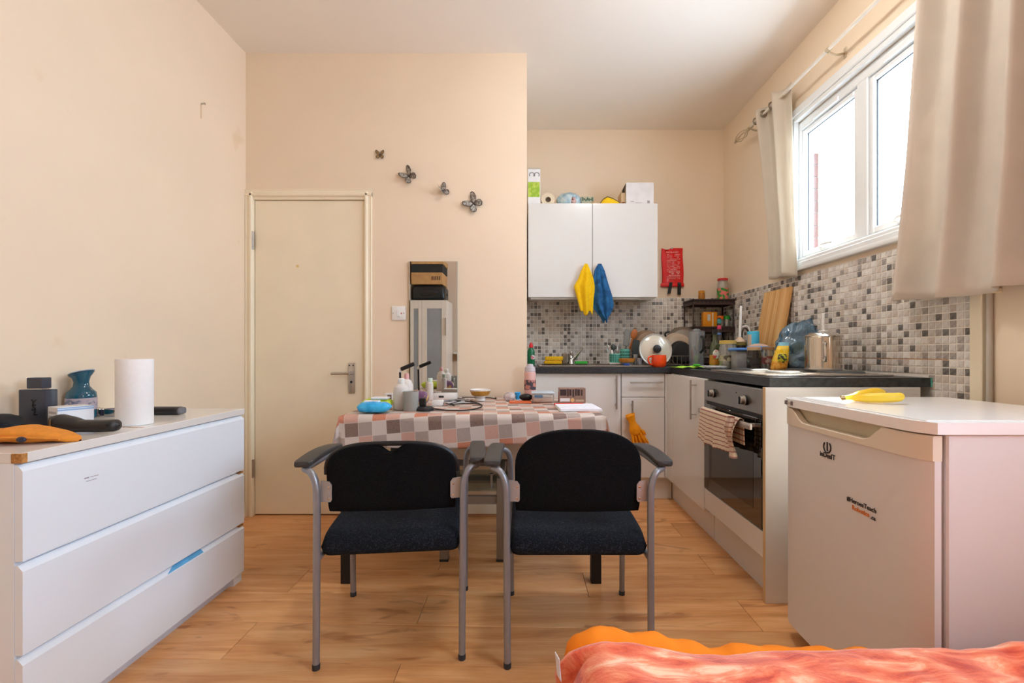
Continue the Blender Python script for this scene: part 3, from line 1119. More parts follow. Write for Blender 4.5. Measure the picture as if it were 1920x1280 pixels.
for i in range(7):
    xq = -1.372 + i * .0115
    mb.box(xq, 1.538 + random.uniform(-.003, .004), DZ, xq + random.uniform(.006, .011), 1.546, DZ + .0006)
part(ch, 'veneer_chip', mb, M_chip)
mb = MB()
mb.box(DF - .0008, 1.312, .664, DF + .0006, 1.326, .667)
mb.box(DF - .0008, 1.330, .6645, DF + .0006, 1.356, .666)
mb.box(DF - .0008, 1.318, .655, DF + .0006, 1.350, .6565)
part(ch, 'scuff_mark', mb, pmat('grey_scuff', (150, 142, 142), .6))
mb = MB().add([(DF - .0014, 1.62, 0.2385), (DF - .0014, 1.80, 0.2385), (DF - .0136, 1.80, 0.2525), (DF - .0136, 1.66, 0.2525), (DF - .0004, 1.62, 0.2395), (DF - .0004, 1.80, 0.2395), (DF - .0128, 1.80, 0.2535), (DF - .0128, 1.66, 0.2535)],
              [(0, 1, 2, 3), (4, 7, 6, 5), (0, 4, 5, 1), (1, 5, 6, 2), (2, 6, 7, 3), (3, 7, 4, 0)])
part(ch, 'peeling_film', mb, pmat('blue_film', (92, 168, 214), .3, var=.12, scale=30), label='strip of blue protective film')
for z in (.486, .248):
    part(ch, 'chipped_corner', MB().box(DF - .019, DYF - .03, z + .001, DF - .004, DYF - .0005, z + .006), M_chip)

# ================================================================ CHAIRS
M_fab = pmat('black_wool_fabric', (12, 12, 14), .95, col2=(24, 25, 29), scale=220, fac_pow=(.45, .75), bump=.25, bscale=300, spec=.2)
M_fab2 = pmat('bluish_lit_black_fabric', (22, 25, 31), .95, col2=(60, 66, 76), scale=260, fac_pow=(.5, .8), bump=.25, bscale=300, spec=.2)  # seat copy of the black fabric, bluish light painted into its flecks
M_pad = pmat('grained_black_arm', (58, 56, 55), .5, var=.2, scale=30, stretch=(30, 2, 2))


def arm_chair(name, label, loc, rz, z0, z1, hw_b, slot):
    t = thing(name, label, 'chair', loc, rz, group='office armchairs at the table')
    L = dict(local=True)
    hx_, hy_ = .235, .213
    for s in (-1, 1):
        # one bent tube each side: rear leg, arm rail, front leg
        rear = [(s * hx_, -hy_ - .012, .012), (s * (hx_ + .002), -hy_, .35), (s * (hx_ + .003), -hy_ + .004, .54), (s * (hx_ + .008), -hy_ + .006, .60), (s * (hx_ + .024), -hy_ + .012, .632), (s * (hx_ + .05), -hy_ + .03, .642)]
        front = [(s * (hx_ + .05), hy_ - .05, .630), (s * (hx_ + .022), hy_ - .02, .618), (s * (hx_ + .006), hy_ - .006, .585), (s * (hx_ + .002), hy_, .50), (s * hx_, hy_, .30), (s * hx_, hy_ + .01, .012)]
        part(t, 'leg', MB().tube(smooth(rear, 6), .0115, 14), M_silver, **L)
        part(t, 'leg', MB().tube(smooth(front, 6), .0115, 14), M_silver, **L)
        part(t, 'arm_rail', MB().tube([(s * (hx_ + .05), -hy_ + .03, .642), (s * (hx_ + .05), hy_ - .05, .630)], .0112, 12), M_silver, **L)
        for y in (-hy_ - .012, hy_ + .01):
            part(t, 'leg_cap', MB().lathe([(0, 0), (.0125, 0), (.0128, .016), (.0118, .018), (0, .018)], (s * hx_, y, 0), 14), M_dark, **L)

        def pad(u, v, s=s):
            y = -hy_ - .002 + v * (2 * hy_ - .03)
            a = -PI * .5 + 2 * PI * u
            w = .029 * (1 - .12 * (2 * v - 1) ** 6)
            h_ = .0105
            zc = .660 - .016 * v + .012 * math.sin(PI * v)
            ca, sa = math.cos(a), math.sin(a)
            sup = lambda q: math.copysign(abs(q) ** .38, q)
            e = 1.0 if .03 < v < .97 else (.86 if 0 < v < 1 else .0)
            if v <= 0:
                y += .006
            return (s * (hx_ + .053) + sup(ca) * w * e, y, zc + sup(sa) * h_ * e)
        part(t, 'armrest', MB().grid(pad, 33, 41), M_pad, sharp=50, **L)
    # seat: cushion with rounded rear edge
    def seat(u, v):
        a = 2 * PI * v
        sup = lambda q, p: math.copysign(abs(q) ** p, q)
        y = -.002 + sup(math.cos(a), .45) * .212
        k = 2 * u - 1
        ex = .228 * sup(k, 1.0)
        edge = max(0, (abs(k) - .86) / .14)
        hz_ = .046 * (.62 + .38 * math.sqrt(max(0, 1 - edge * edge))) * (1 if 0 < u < 1 else 0)
        dip = -.008 * math.cos(k * PI / 2) * (1 if math.sin(a) > 0 else 0)
        tilt = .03 * (y + .2)
        yy = y * (1 - .06 * edge * edge)
        return (ex, yy, .388 + tilt + sup(math.sin(a), .55) * hz_ + dip)
    ks = [0, .02, .045, .07] + [.07 + .86 * i / 20 for i in range(1, 20)] + [.93, .955, .98, 1.0]
    mb = MB().grid(lambda i, j: seat(ks[min(len(ks) - 1, int(round(i * (len(ks) - 1))))], j), len(ks), 49)
    part(t, 'seat', mb, M_fab2, sharp=70, **L)
    part(t, 'seat_pan', MB().box(-.20, -.17, .345, .20, .18, .365, .006), M_black, **L)
    for y in (-.10, .12):
        part(t, 'cross_rail', MB().tube([(-hx_ + .004, y, .350), (hx_ - .004, y, .350)], .010, 10), M_silver, **L)
    for s in (-1, 1):
        part(t, 'side_rail', MB().tube([(s * (hx_ - .004), -hy_ + .006, .355), (s * (hx_ - .004), hy_ - .006, .352)], .010, 10), M_silver, **L)
    # backrest: arched pad, wrapped round the sitter
    hw = hw_b
    out = [(-hw * .985, z0), (-hw * .995, z0 + .02), (-hw * 1.0, z0 + .11)]
    spring = z0 + (z1 - z0) * (.52 if not slot else .58)
    top = z1 - (.002 if slot else 0)
    for i in range(0, 25):
        a = PI - PI * i / 24
        ex = .62 if slot else .80
        out.append((hw * math.copysign(abs(math.cos(a)) ** ex, math.cos(a)), spring + (top - spring) * abs(math.sin(a)) ** .78))
    out += [(hw * 1.0, z0 + .11), (hw * .995, z0 + .02), (hw * .985, z0)]

    def wrap(x, z, d):
        lean = -.14 * (z - z0) - .010
        return (x, -hy_ + .030 + .25 * x * x + lean + d, z)
    tk = .034
    # rows between the outline's two sides
    zs_ = [z0 + (top - z0) * (1 - (1 - i / 22) ** 1.6) for i in range(23)]

    def half(z):
        best = 0
        for (xa, za), (xb, zb) in zip(out[:-1], out[1:]):
            if min(za, zb) - 1e-9 <= z <= max(za, zb) + 1e-9:
                k = 0 if abs(zb - za) < 1e-9 else (z - za) / (zb - za)
                best = max(best, abs(xa + (xb - xa) * k))
        return best
    def back(u, v):
        i = int(round(v * 22))
        z = zs_[i]
        w = max(half(min(z, top - 1e-4)), .002)
        a = 2 * PI * u
        ca, sa = math.cos(a), math.sin(a)
        sup = lambda q, p: math.copysign(abs(q) ** p, q)
        xx = math.copysign(1 - (1 - abs(ca)) ** 1.7, ca) * w
        thick = tk / 2 * (1 if 0 < i < 22 else .35)
        zz = z
        if slot:
            dip = max(0, 1 - (xx / .046) ** 2)
            zz = min(z, top - .030 * min(1, dip * 1.5))
        return wrap(xx, zz, tk / 2 + sup(sa, .6) * thick)
    part(t, 'backrest', MB().grid(back, 89, 23), M_fab, sharp=60, **L)
    if slot:
        rim = []
        for i in range(0, 29):
            a = PI - PI * i / 28
            x_ = hw * 1.01 * math.copysign(abs(math.cos(a)) ** .62, math.cos(a))
            z_ = spring + (z1 - spring) * abs(math.sin(a)) ** .78
            rim.append(wrap(x_, z_ - .003, tk * .55))
        rim = [wrap(-hw * 1.01, z0 + .13, tk * .55)] + rim + [wrap(hw * 1.01, z0 + .13, tk * .55)]
        part(t, 'back_rim', MB().tube(rim, .0085, 10), M_black, **L)
    for s in (-1, 1):
        zb0, zb1 = .532, .604
        pl_ = MB().prism([(s * (hx_ - .004), zb0 + .002), (s * (hx_ - .036), zb0), (s * (hx_ - .040), zb0 + .006), (s * (hx_ - .040), zb1 - .016), (s * (hx_ - .032), zb1 - .004), (s * (hx_ - .004), zb1)], 'y', -hy_ + .016, -hy_ + .020)
        b_ = part(t, 'back_bracket', pl_, pmat('bracket_silver', (176, 174, 174), .4, .5), **L)
        for z in (zb0 + .012, zb1 - .022):
            q = part(t, 'screw', MB().lathe([(0, 0), (.004, 0), (.0035, .002), (0, .003)], (s * (hx_ - .031), -hy_ + .016, z), 10, M=Matrix.Rotation(PI / 2, 4, 'X')), M_chrome, **L)
            q.parent = b_
    return t


arm_chair('office_chair', 'black fabric armchair with a flatter back and a hand slot', (-.4685, 1.7285, 0), math.radians(6), .492, .728, .214, True)
arm_chair('office_chair', 'black fabric armchair with a tall rounded back, nearer the fridge', (.178, 1.712, 0), 0.0, .494, .776, .211, False)

# ================================================================ TABLE
TZ = .751
TX0, TX1, TY0, TY1 = -.812, .350, 2.030, 2.835
tb = thing('dining_table', 'small dining table with black square legs against the partition', 'table', ((TX0 + TX1) / 2, 2.43, 0))
M_blackw = pmat('black_stained_wood', (26, 24, 24), .5, var=.2, scale=20)
part(tb, 'tabletop', MB().box(TX0 + .004, TY0 + .004, TZ - .034, TX1 - .004, TY1, TZ - .003, .003), M_blackw)
for x, y in ((-.797, 2.045), (.318, 2.045), (-.797, 2.80), (.318, 2.80)):
    part(tb, 'leg', MB().box(x - .0225, y - .0225, 0, x + .0225, y + .0225, TZ - .034, .002), M_blackw)
for a in ((-.775, 2.04, .295, 2.058), (-.775, 2.79, .295, 2.808)):
    part(tb, 'apron', MB().box(a[0], a[1], TZ - .10, a[2], a[3], TZ - .034), M_blackw)


def cloth_material():
    m, t = new_mat('check_oilcloth')
    uv = t.n('ShaderNodeUVMap', uv_map='UVMap')
    sp = t.n('ShaderNodeSeparateXYZ')
    t.l(uv.outputs[0], sp.inputs[0])
    def idx(o):
        f = t.math('FLOOR', o)
        return t.math('FLOORED_MODULO', f, 3.0)
    c = idx(sp.outputs[0])
    r = idx(sp.outputs[1])
    k = t.math('DIVIDE', t.math('ADD', t.math('ADD', t.math('MULTIPLY', r, 3.0), c), 0.5), 9.0)
    w, o_, p_, tt, b_ = lin((206, 192, 183)), lin((192, 110, 74)), lin((198, 150, 132)), lin((160, 142, 133)), lin((112, 82, 70))
    cols_ = [w, o_, p_, p_, tt, w, tt, w, b_]
    col = t.ramp(k, [(i / 9.0, q) for i, q in enumerate(cols_)], 'CONSTANT')
    # woven streaks and thin pale lines between the squares
    mp = t.n('ShaderNodeMapping')
    mp.inputs['Scale'].default_value = (14, 1.5, 1)
    t.l(uv.outputs[0], mp.inputs[0])
    n1 = t.n('ShaderNodeTexNoise', i_Scale=3.0, i_Detail=2.0)
    t.l(mp.outputs[0], n1.inputs['Vector'])
    mp2 = t.n('ShaderNodeMapping')
    mp2.inputs['Scale'].default_value = (1.5, 14, 1)
    t.l(uv.outputs[0], mp2.inputs[0])
    n2 = t.n('ShaderNodeTexNoise', i_Scale=3.0, i_Detail=2.0)
    t.l(mp2.outputs[0], n2.inputs['Vector'])
    f = t.math('ADD', t.math('MULTIPLY', t.math('ADD', n1.outputs['Fac'], n2.outputs['Fac']), .30), -.20)
    col = t.mix(f, col, lin((226, 214, 206)))
    ex = t.math('ABSOLUTE', t.math('SUBTRACT', t.math('FRACT', sp.outputs[0]), .5))
    ey = t.math('ABSOLUTE', t.math('SUBTRACT', t.math('FRACT', sp.outputs[1]), .5))
    ln = t.math('MULTIPLY', t.math('GREATER_THAN', t.math('MAXIMUM', ex, ey), .475), .55)
    col = t.mix(ln, col, lin((220, 206, 198)))
    p = t.n('ShaderNodeBsdfPrincipled', i_Roughness=.42)
    t.l(col, p.inputs['Base Color'])
    t.l(p.outputs[0], t.out.inputs[0])
    return m


TH = math.radians(4.8)
SQ = .0616


def cloth_uv(s, t):
    a = (s * math.cos(TH) + t * math.sin(TH)) / SQ - .02
    b = (-s * math.sin(TH) + t * math.cos(TH)) / SQ - .463
    return (a, b)


def drop_front(x):
    k = (x - TX0) / (TX1 - TX0)
    return lerp_rows([(0, .143), (.42, .150), (.72, .125), (.9, .095), (1.0, .075), (1.2, .07)], max(0, k))[0] + .003 * math.sin(x * 23)


SL, SR = .11, .075
NU, NV = 117, 60


def cloth_st(u, v):
    s = (TX0 - SL) + u * (TX1 + SR - TX0 + SL)
    nf = .30
    if v < nf:
        t = -drop_front(s) * (1 - v / nf)
    else:
        t = (v - nf) / (1 - nf) * (TY1 - .006 - TY0)
    return s, t


def cloth_pos(u, v):
    s, t = cloth_st(u, v)
    ds = max(0, TX0 - s, s - TX1)
    sg = -1 if s < TX0 else 1
    dt = max(0, -t)
    x = min(max(s, TX0), TX1)
    y = TY0 + max(t, 0)
    z = TZ
    if ds > 0 and dt > 0:
        m_ = min(ds, dt)
        z -= math.hypot(ds, dt) * .92
        x += sg * (.012 + m_ * .22)
        y -= .012 + m_ * .22
    elif dt > 0:
        z -= dt
        y -= .012 * min(1, dt / .02) + .006 * math.sin(x * 17 + 1.0) * dt / .15 + .014 * dt / .15
    elif ds > 0:
        z -= ds
        x += sg * (.010 * min(1, ds / .02) + .005 * math.sin(y * 19) * ds / .1)
    else:
        z += .0012 * math.sin(s * 21 + t * 9) * math.sin(t * 17)
    return (x, y, z + .001)


mb = MB().grid(cloth_pos, NU, NV, uvfn=lambda u, v: cloth_uv(*cloth_st(u, v)))
tc_ = solo('tablecloth', mb, cloth_material(), 'checked brown, peach and white oilcloth over the dining table', 'tablecloth', sharp=60, solid=.0016)

# grey metal stand with a glass shelf, under the table
gs = thing('metal_stand', 'low grey metal stand with a glass shelf under the dining table', 'stand', (-.26, 2.44, 0))
M_greym = pmat('grey_painted_metal', (142, 132, 120), .5, .2, var=.05)
for x, y in ((-.398, 2.257), (-.118, 2.257), (-.398, 2.62), (-.118, 2.62)):
    part(gs, 'leg', MB().box(x - .021, y - .021, 0, x + .021, y + .021, .41, .002), M_greym)
    part(gs, 'foot', MB().box(x - .022, y - .022, 0, x + .022, y + .022, .012, .001), M_dark)
for z0, z1 in ((.280, .320), (.378, .410)):
    for y in (2.257, 2.62) if z0 < .3 else (2.62,):
        part(gs, 'rail', MB().box(-.378, y - .012, z0, -.138, y + .012, z1, .002), M_greym)
    for x in (-.398, -.118):
        part(gs, 'rail', MB().box(x - .012, 2.277, z0, x + .012, 2.60, z1, .002), M_greym)
part(gs, 'glass_shelf', MB().box(-.42, 2.245, .344, -.09, 2.63, .352, .001), clear_mat('green_glass', (.80, .90, .86, 1), .2, body=.15, bodycol=(.2, .3, .26, 1)))
part(gs, 'clamp', MB().tube([(-.165, 2.25, .36), (-.165, 2.25, .43)], .006, 8).tube([(-.165, 2.25, .36), (-.165, 2.25, .364)], .014, 10).tube([(-.165, 2.25, .426), (-.165, 2.25, .43)], .014, 10), M_greym)

# ================================================================ THINGS ON THE TABLE
def Yt(v):
    return (CAM_H - TZ - .002) * FPX / (v - VY)


T0 = TZ + .0025
def pouch(mbx, cx, cy, z, lx, ly, lz, seed, amp=.10):
    """soft pack: superellipsoid with pinched ends"""
    def f(u, v):
        a, k = 2 * PI * u, 2 * v - 1
        sup = lambda q, p: math.copysign(abs(q) ** p, q)
        prof = (1 - abs(k) ** 3.2) ** .55 if abs(k) < 1 else 0
        x = k * lx / 2
        y = sup(math.cos(a), .7) * ly / 2 * (.55 + .45 * prof if abs(k) < .999 else .5)
        zz = (sup(math.sin(a), .8) * .5 * prof + .5) * lz
        p = Vector((x, y, zz))
        n_ = noise.noise(p * 22 + Vector((seed, 0, 0))) * amp * lz
        n2_ = noise.noise(p * 60 + Vector((seed, 5, 0))) * amp * lz * .5
        zz = max(0, zz + (n_ + n2_) * (1 if zz > .1 * lz else 0))
        return (cx + x, cy + y + n_ * .5, z + zz)
    return mbx.grid(f, 29, 23)


M_bluep = pmat('blue_glossy_film', (20, 160, 226), .22, col2=(60, 190, 244), scale=24, coat=.3)
wp = thing('wipes_pack', 'crumpled bright blue wipes packet at the front edge of the table', 'packet', (-.688, 2.085, T0))
part(wp, 'packet', pouch(MB(), -.688, 2.085, T0, .150, .085, .052, 1.0, .16), M_bluep)
part(wp, 'seal', MB().box(-.735, 2.072, T0 + .044, -.665, 2.102, T0 + .0555, .003), pmat('white_film', (232, 234, 240), .3))
wp = thing('wipes_pack', 'lime green packet with a white flap behind the blue packet', 'packet', (-.72, 2.20, T0))
part(wp, 'packet', pouch(MB(), -.715, 2.205, T0, .150, .09, .056, 4.0), pmat('lime_film', (176, 206, 30), .25, col2=(204, 220, 70), scale=26))
part(wp, 'flap', MB().box(-.735, 2.165, T0 + .050, -.655, 2.225, T0 + .061, .003), pmat('white_film', (232, 234, 240), .3))
bx = thing('small_carton', 'small white and plum carton standing behind the packets', 'box', (-.70, 2.37, T0))
part(bx, 'carton', MB().box(-.722, 2.34, T0, -.682, 2.38, T0 + .064, .001), M_paper)
part(bx, 'label', MB().box(-.706, 2.339, T0 + .008, -.686, 2.3405, T0 + .056), pmat('plum_print', (112, 76, 84), .6))

M_milk = pmat('milky_plastic', (236, 230, 224), .38, translucent=.25, var=.02)
bt = thing('lotion_bottle', 'white squat lotion bottle beside the grey mug', 'bottle', (-.600, 2.21, T0))
part(bt, 'body', MB().lathe([(0, T0), (.036, T0), (.038, T0 + .004), (.038, T0 + .088), (.034, T0 + .108), (.018, T0 + .122), (.016, T0 + .124), (0, T0 + .124)], (-.600, 2.21, 0), 24), M_milk)
part(bt, 'cap', MB().lathe([(.016, T0 + .122), (.017, T0 + .124), (.017, T0 + .146), (.012, T0 + .150), (0, T0 + .150)], (-.600, 2.21, 0), 20), M_wplast)
bt = thing('pump_bottle', 'clear bottle with a pink cap behind the white lotion bottle', 'bottle', (-.612, 2.36, T0))
part(bt, 'body', MB().lathe([(0, T0), (.030, T0), (.032, T0 + .004), (.032, T0 + .105), (.024, T0 + .128), (.011, T0 + .138), (0, T0 + .138)], (-.612, 2.36, 0), 22), M_milk)
part(bt, 'cap', MB().lathe([(.011, T0 + .136), (.013, T0 + .138), (.013, T0 + .158), (.010, T0 + .166), (0, T0 + .168)], (-.612, 2.36, 0), 18), pmat('pink_cap', (214, 160, 158), .4))
bt = thing('travel_bottle', 'tiny white bottle with a mint cap in front of the mirror', 'bottle', (-.545, 2.62, T0))
part(bt, 'body', MB().lathe([(0, T0), (.017, T0), (.018, T0 + .003), (.018, T0 + .098), (.010, T0 + .108), (0, T0 + .108)], (-.545, 2.62, 0), 18), M_milk)
part(bt, 'cap', MB().lathe([(.012, T0 + .106), (.014, T0 + .108), (.014, T0 + .128), (0, T0 + .129)], (-.545, 2.62, 0), 18), pmat('mint_cap', (206, 224, 208), .4))
mg = thing('mug', 'plain grey mug on the table', 'mug', (-.540, 2.155, T0))
part(mg, 'cup', MB().lathe([(0, T0), (.033, T0), (.0355, T0 + .004), (.0365, T0 + .088), (.0365, T0 + .091), (.034, T0 + .091), (.0325, T0 + .01), (0, T0 + .008)], (-.540, 2.155, 0), 28), pmat('grey_stoneware', (156, 156, 148), .45, var=.04))
part(mg, 'handle', MB().tube(smooth([(-.540, 2.189, T0 + .075), (-.540, 2.215, T0 + .072), (-.540, 2.220, T0 + .045), (-.540, 2.206, T0 + .02), (-.540, 2.187, T0 + .016)], 4), .006, 8), MATS['grey_stoneware'])
pp = solo('snack_packet', pouch(MB(), -.548, 2.42, T0, .075, .05, .074, 9.0), pmat('purple_film', (122, 86, 120), .3, col2=(208, 170, 96), scale=24, fac_pow=(.5, .56)), 'small purple and gold packet behind the grey mug', 'packet')
dk = thing('charging_dock', 'black charging dock with an upright post in front of the mug', 'charger', (-.478, 2.17, T0))
part(dk, 'base', MB().lathe([(0, T0), (.043, T0), (.043, T0 + .010), (.034, T0 + .018), (0, T0 + .020)], (-.478, 2.17, 0), 24), M_black)
part(dk, 'post', MB().box(-.503, 2.165, T0 + .017, -.472, 2.185, T0 + .058, .005), M_black)
M_cable = pmat('black_cable', (34, 32, 32), .5)
M_cablew = pmat('grey_cable', (150, 144, 140), .5)
def cable(label, pts, mat, r=.0032, name='cable'):
    return solo(name, MB().tube(smooth([(a, b, T0 + r + c) for a, b, c in pts], 8), r, 8), mat, label, 'cable', 'cables on the table')


cable('black cable looping forward from the charging dock to the bowl', [(-.44, 2.20, 0), (-.36, 2.14, 0), (-.27, 2.155, 0), (-.222, 2.25, 0), (-.225, 2.36, 0), (-.27, 2.48, 0), (-.33, 2.60, .004)], M_cable)
cable('thin black cable tangled behind the white adapter', [(-.42, 2.62, .0), (-.35, 2.50, .008), (-.40, 2.40, .0), (-.30, 2.36, .008), (-.24, 2.42, 0), (-.33, 2.54, .0), (-.45, 2.47, .006), (-.36, 2.33, 0)], M_cable, .0028)
cable('pale grey cable curving over the black ones', [(-.45, 2.42, .01), (-.38, 2.46, .018), (-.30, 2.46, .014), (-.34, 2.56, .006), (-.35, 2.66, 0), (-.40, 2.72, 0)], M_cablew, .003)
cable('short black cable lying nearest the mirror', [(-.38, 2.76, 0), (-.30, 2.72, .004), (-.22, 2.74, 0), (-.17, 2.68, .0), (-.18, 2.76, .0)], M_cable, .003)
ad = thing('power_adapter', 'white cube power adapter among the black cables', 'charger', (-.452, 2.36, T0))
part(ad, 'body', MB().box(-.478, 2.335, T0, -.424, 2.385, T0 + .028, .004, 2), M_wplast)
part(ad, 'plug_pin', MB().box(-.424, 2.35, T0 + .010, -.408, 2.354, T0 + .016).box(-.424, 2.366, T0 + .010, -.408, 2.370, T0 + .016), M_steel)
ad = thing('power_adapter', 'larger white charger box lying in front of the mirror', 'charger', (-.48, 2.68, T0))
part(ad, 'body', MB().box(-.535, 2.64, T0, -.40, 2.72, T0 + .036, .004, 2), M_wplast)
part(ad, 'socket', MB().box(-.50, 2.6395, T0 + .012, -.47, 2.641, T0 + .024), M_dark)
for i, (x, y, w, d_, a, lb) in enumerate(((-.40, 2.56, .12, .08, .2, 'folded white leaflet beside the white charger box'), (-.36, 2.46, .11, .07, -.3, 'white paper slip under the tangle of cables'))):
    R = Matrix.Translation((x, y, T0)) @ Matrix.Rotation(a, 4, 'Z')
    solo('leaflet', MB().box(-w / 2, -d_ / 2, 0, w / 2, d_ / 2, .0022 if i else .004, M=R), M_paper, lb, 'paper')
ps = thing('phone_stand', 'black phone stand with a tilted clamp head beside the mirror', 'stand', (-.715, 2.62, T0))
part(ps, 'base', MB().lathe([(0, T0), (.036, T0), (.036, T0 + .006), (.010, T0 + .012), (0, T0 + .012)], (-.715, 2.62, 0), 20), M_black)
part(ps, 'stem', MB().tube([(-.715, 2.62, T0 + .01), (-.718, 2.62, .915)], .0062, 10), M_black)
part(ps, 'joint', MB().ball((-.716, 2.62, .924), .012), M_wplast)
R = Matrix.Translation((-.672, 2.615, .948)) @ Matrix.Rotation(-.40, 4, 'Y')
part(ps, 'clamp', MB().box(-.042, -.014, -.011, .042, .014, .011, .005, 2, M=R), M_black)

bw = thing('rice_bowl', 'white footed bowl with a gold band on the table', 'bowl', (-.254, 2.60, T0))
bx_, by_ = -.254, 2.60
part(bw, 'bowl', MB().lathe([(0, T0), (.030, T0), (.030, T0 + .003), (.026, T0 + .012), (.030, T0 + .022), (.050, T0 + .036), (.059, T0 + .058), (.061, T0 + .064), (.059, T0 + .065), (.048, T0 + .04), (.02, T0 + .022), (0, T0 + .02)], (bx_, by_, 0), 32), pmat('porcelain', (232, 226, 220), .2, var=.02))
part(bw, 'band', MB().lathe([(.0455, T0 + .030), (.0515, T0 + .0365), (.0595, T0 + .0565), (.0585, T0 + .057), (.045, T0 + .031)], (bx_, by_, 0), 32), pmat('gold_band', (192, 142, 60), .35, .3, var=.2, scale=80))

solo('crumpled_bag', MB().lump((-.088, 2.60, T0 + .022), (.034, .03, .026), .25, 3, 5, floor=T0), clear_mat('pinkish_film', (.92, .86, .86, 1), .3, .15, .55, (.86, .76, .76, 1)), 'crumpled clear pinkish bag beside the gold-banded bowl', 'bag')
tt_ = thing('trinket_cap', 'small sky blue bottle cap beside the crumpled bag', 'cap', (-.052, 2.66, T0))
part(tt_, 'cap', MB().lathe([(0, T0), (.012, T0), (.018, T0 + .04), (.016, T0 + .042), (0, T0 + .042)], (-.042, 2.67, 0), 16), pmat('sky_blue_plastic', (50, 162, 226), .35))
solo('spectacles_case', MB().lump((.008, 2.58, T0 + .021), (.040, .028, .021), .06, 2, 3, floor=T0), M_black, 'small black rounded case beside the clear tub', 'case')
solo('orange_folder', MB().box(-.085, 2.46, T0, .036, 2.55, T0 + .006, .002), pmat('orange_card', (214, 98, 44), .5), 'flat orange card case in front of the black rounded case', 'case')
tub = thing('food_tub', 'clear tub of orange food with a pale blue lid', 'tub', (.100, 2.53, T0))
part(tub, 'tub', MB().box(.040, 2.485, T0, .160, 2.575, T0 + .050, .012, 3), clear_mat('milky_tub', (.92, .93, .93, 1), .3, .2, .35, (.85, .83, .78, 1)))
part(tub, 'contents', MB().box(.045, 2.49, T0 + .002, .155, 2.57, T0 + .027, .010, 3), pmat('orange_food', (214, 146, 78), .6, var=.15, scale=60))
part(tub, 'lid', MB().box(.036, 2.481, T0 + .048, .164, 2.579, T0 + .058, .004, 2), pmat('pale_blue_lid', (196, 210, 220), .35))
part(tub, 'label', MB().box(.052, 2.484, T0 + .028, .098, 2.4855, T0 + .042), pmat('blue_label', (92, 122, 150), .5))
tea = thing('tea_box', 'brown and red tea box at the back right of the table', 'box', (.245, 2.50, T0))
tbx0, tbx1, tby, tbh = .187, .331, 2.475, .080
part(tea, 'carton', MB().box(tbx0, tby, T0, tbx1, tby + .072, T0 + tbh, .001), pmat('tea_carton', (150, 120, 106), .5, var=.1, scale=40))
mb = MB()
for i, (a, b, c, d_) in enumerate(((.03, .50, .28, .92), (.30, .45, .36, .95), (.38, .50, .46, .92), (.50, .42, .56, .92), (.60, .50, .66, .95), (.68, .50, .78, .92), (.82, .5, .88, .9))):
    mb.box(tbx0 + a * .144, tby - .0006, T0 + b * tbh, tbx0 + c * .144, tby + .0004, T0 + d_ * tbh)
part(tea, 'pattern', mb, pmat('dark_brown_print', (64, 46, 44), .5))
part(tea, 'label', MB().box(tbx0 + .005, tby - .0007, T0 + .008, tbx0 + .058, tby + .0003, T0 + .026), M_paper)
part(tea, 'label', MB().box(tbx0 + .090, tby - .0007, T0 + .008, tbx0 + .134, tby + .0003, T0 + .018), pmat('tan_print', (196, 176, 150), .5))
part(tea, 'seal', MB().lathe([(0, 0), (.011, 0), (.011, .001), (0, .001)], (tbx0 + .072, tby - .0002, T0 + .016), 16, M=Matrix.Rotation(PI / 2, 4, 'X')), pmat('beige_print', (222, 180, 130), .5))
part(tea, 'side_panel', MB().box(tbx0 - .0007, tby + .004, T0 + .004, tbx0 + .0003, tby + .068, T0 + .055), pmat('red_print', (166, 44, 40), .5, var=.3, scale=120))
R = Matrix.Translation((.258, 2.24, T0)) @ Matrix.Rotation(.06, 4, 'Z')
nb = thing('notebook', 'white writing pad lying at the right end of the table', 'notebook', (.258, 2.24, T0))
part(nb, 'cover', MB().box(-.100, -.115, 0, .100, .115, .003, M=R), M_paper)
part(nb, 'pages', MB().box(-.097, -.112, .003, .098, .112, .011, .001, M=R), pmat('lilac_white_paper', (232, 232, 242), .7))
part(nb, 'binding', MB().box(-.102, .100, 0, .05, .118, .0135, .003, M=R), pmat('red_spine', (222, 64, 30), .5), label='red spine strip')
pb = thing('lotion_bottle', 'pink lotion bottle with a dark label and frosted cap', 'bottle', (.032, 2.755, T0))
c_ = (.032, 2.755, 0)
part(pb, 'body', MB().lathe([(0, T0), (.033, T0), (.035, T0 + .004), (.035, T0 + .150), (.031, T0 + .160), (0, T0 + .160)], c_, 24), pmat('pink_lotion', (224, 176, 166), .35))
part(pb, 'label', MB().lathe([(.0352, T0 + .050), (.0356, T0 + .050), (.0356, T0 + .110), (.0352, T0 + .110)], c_, 24), pmat('dark_label', (78, 66, 74), .5, col2=(198, 130, 116), scale=30, fac_pow=(.5, .55)))
part(pb, 'cap', MB().lathe([(.031, T0 + .158), (.033, T0 + .160), (.031, T0 + .186), (.022, T0 + .190), (.018, T0 + .204), (0, T0 + .206)], c_, 22), pmat('frosted_cap', (222, 214, 220), .35, translucent=.3))

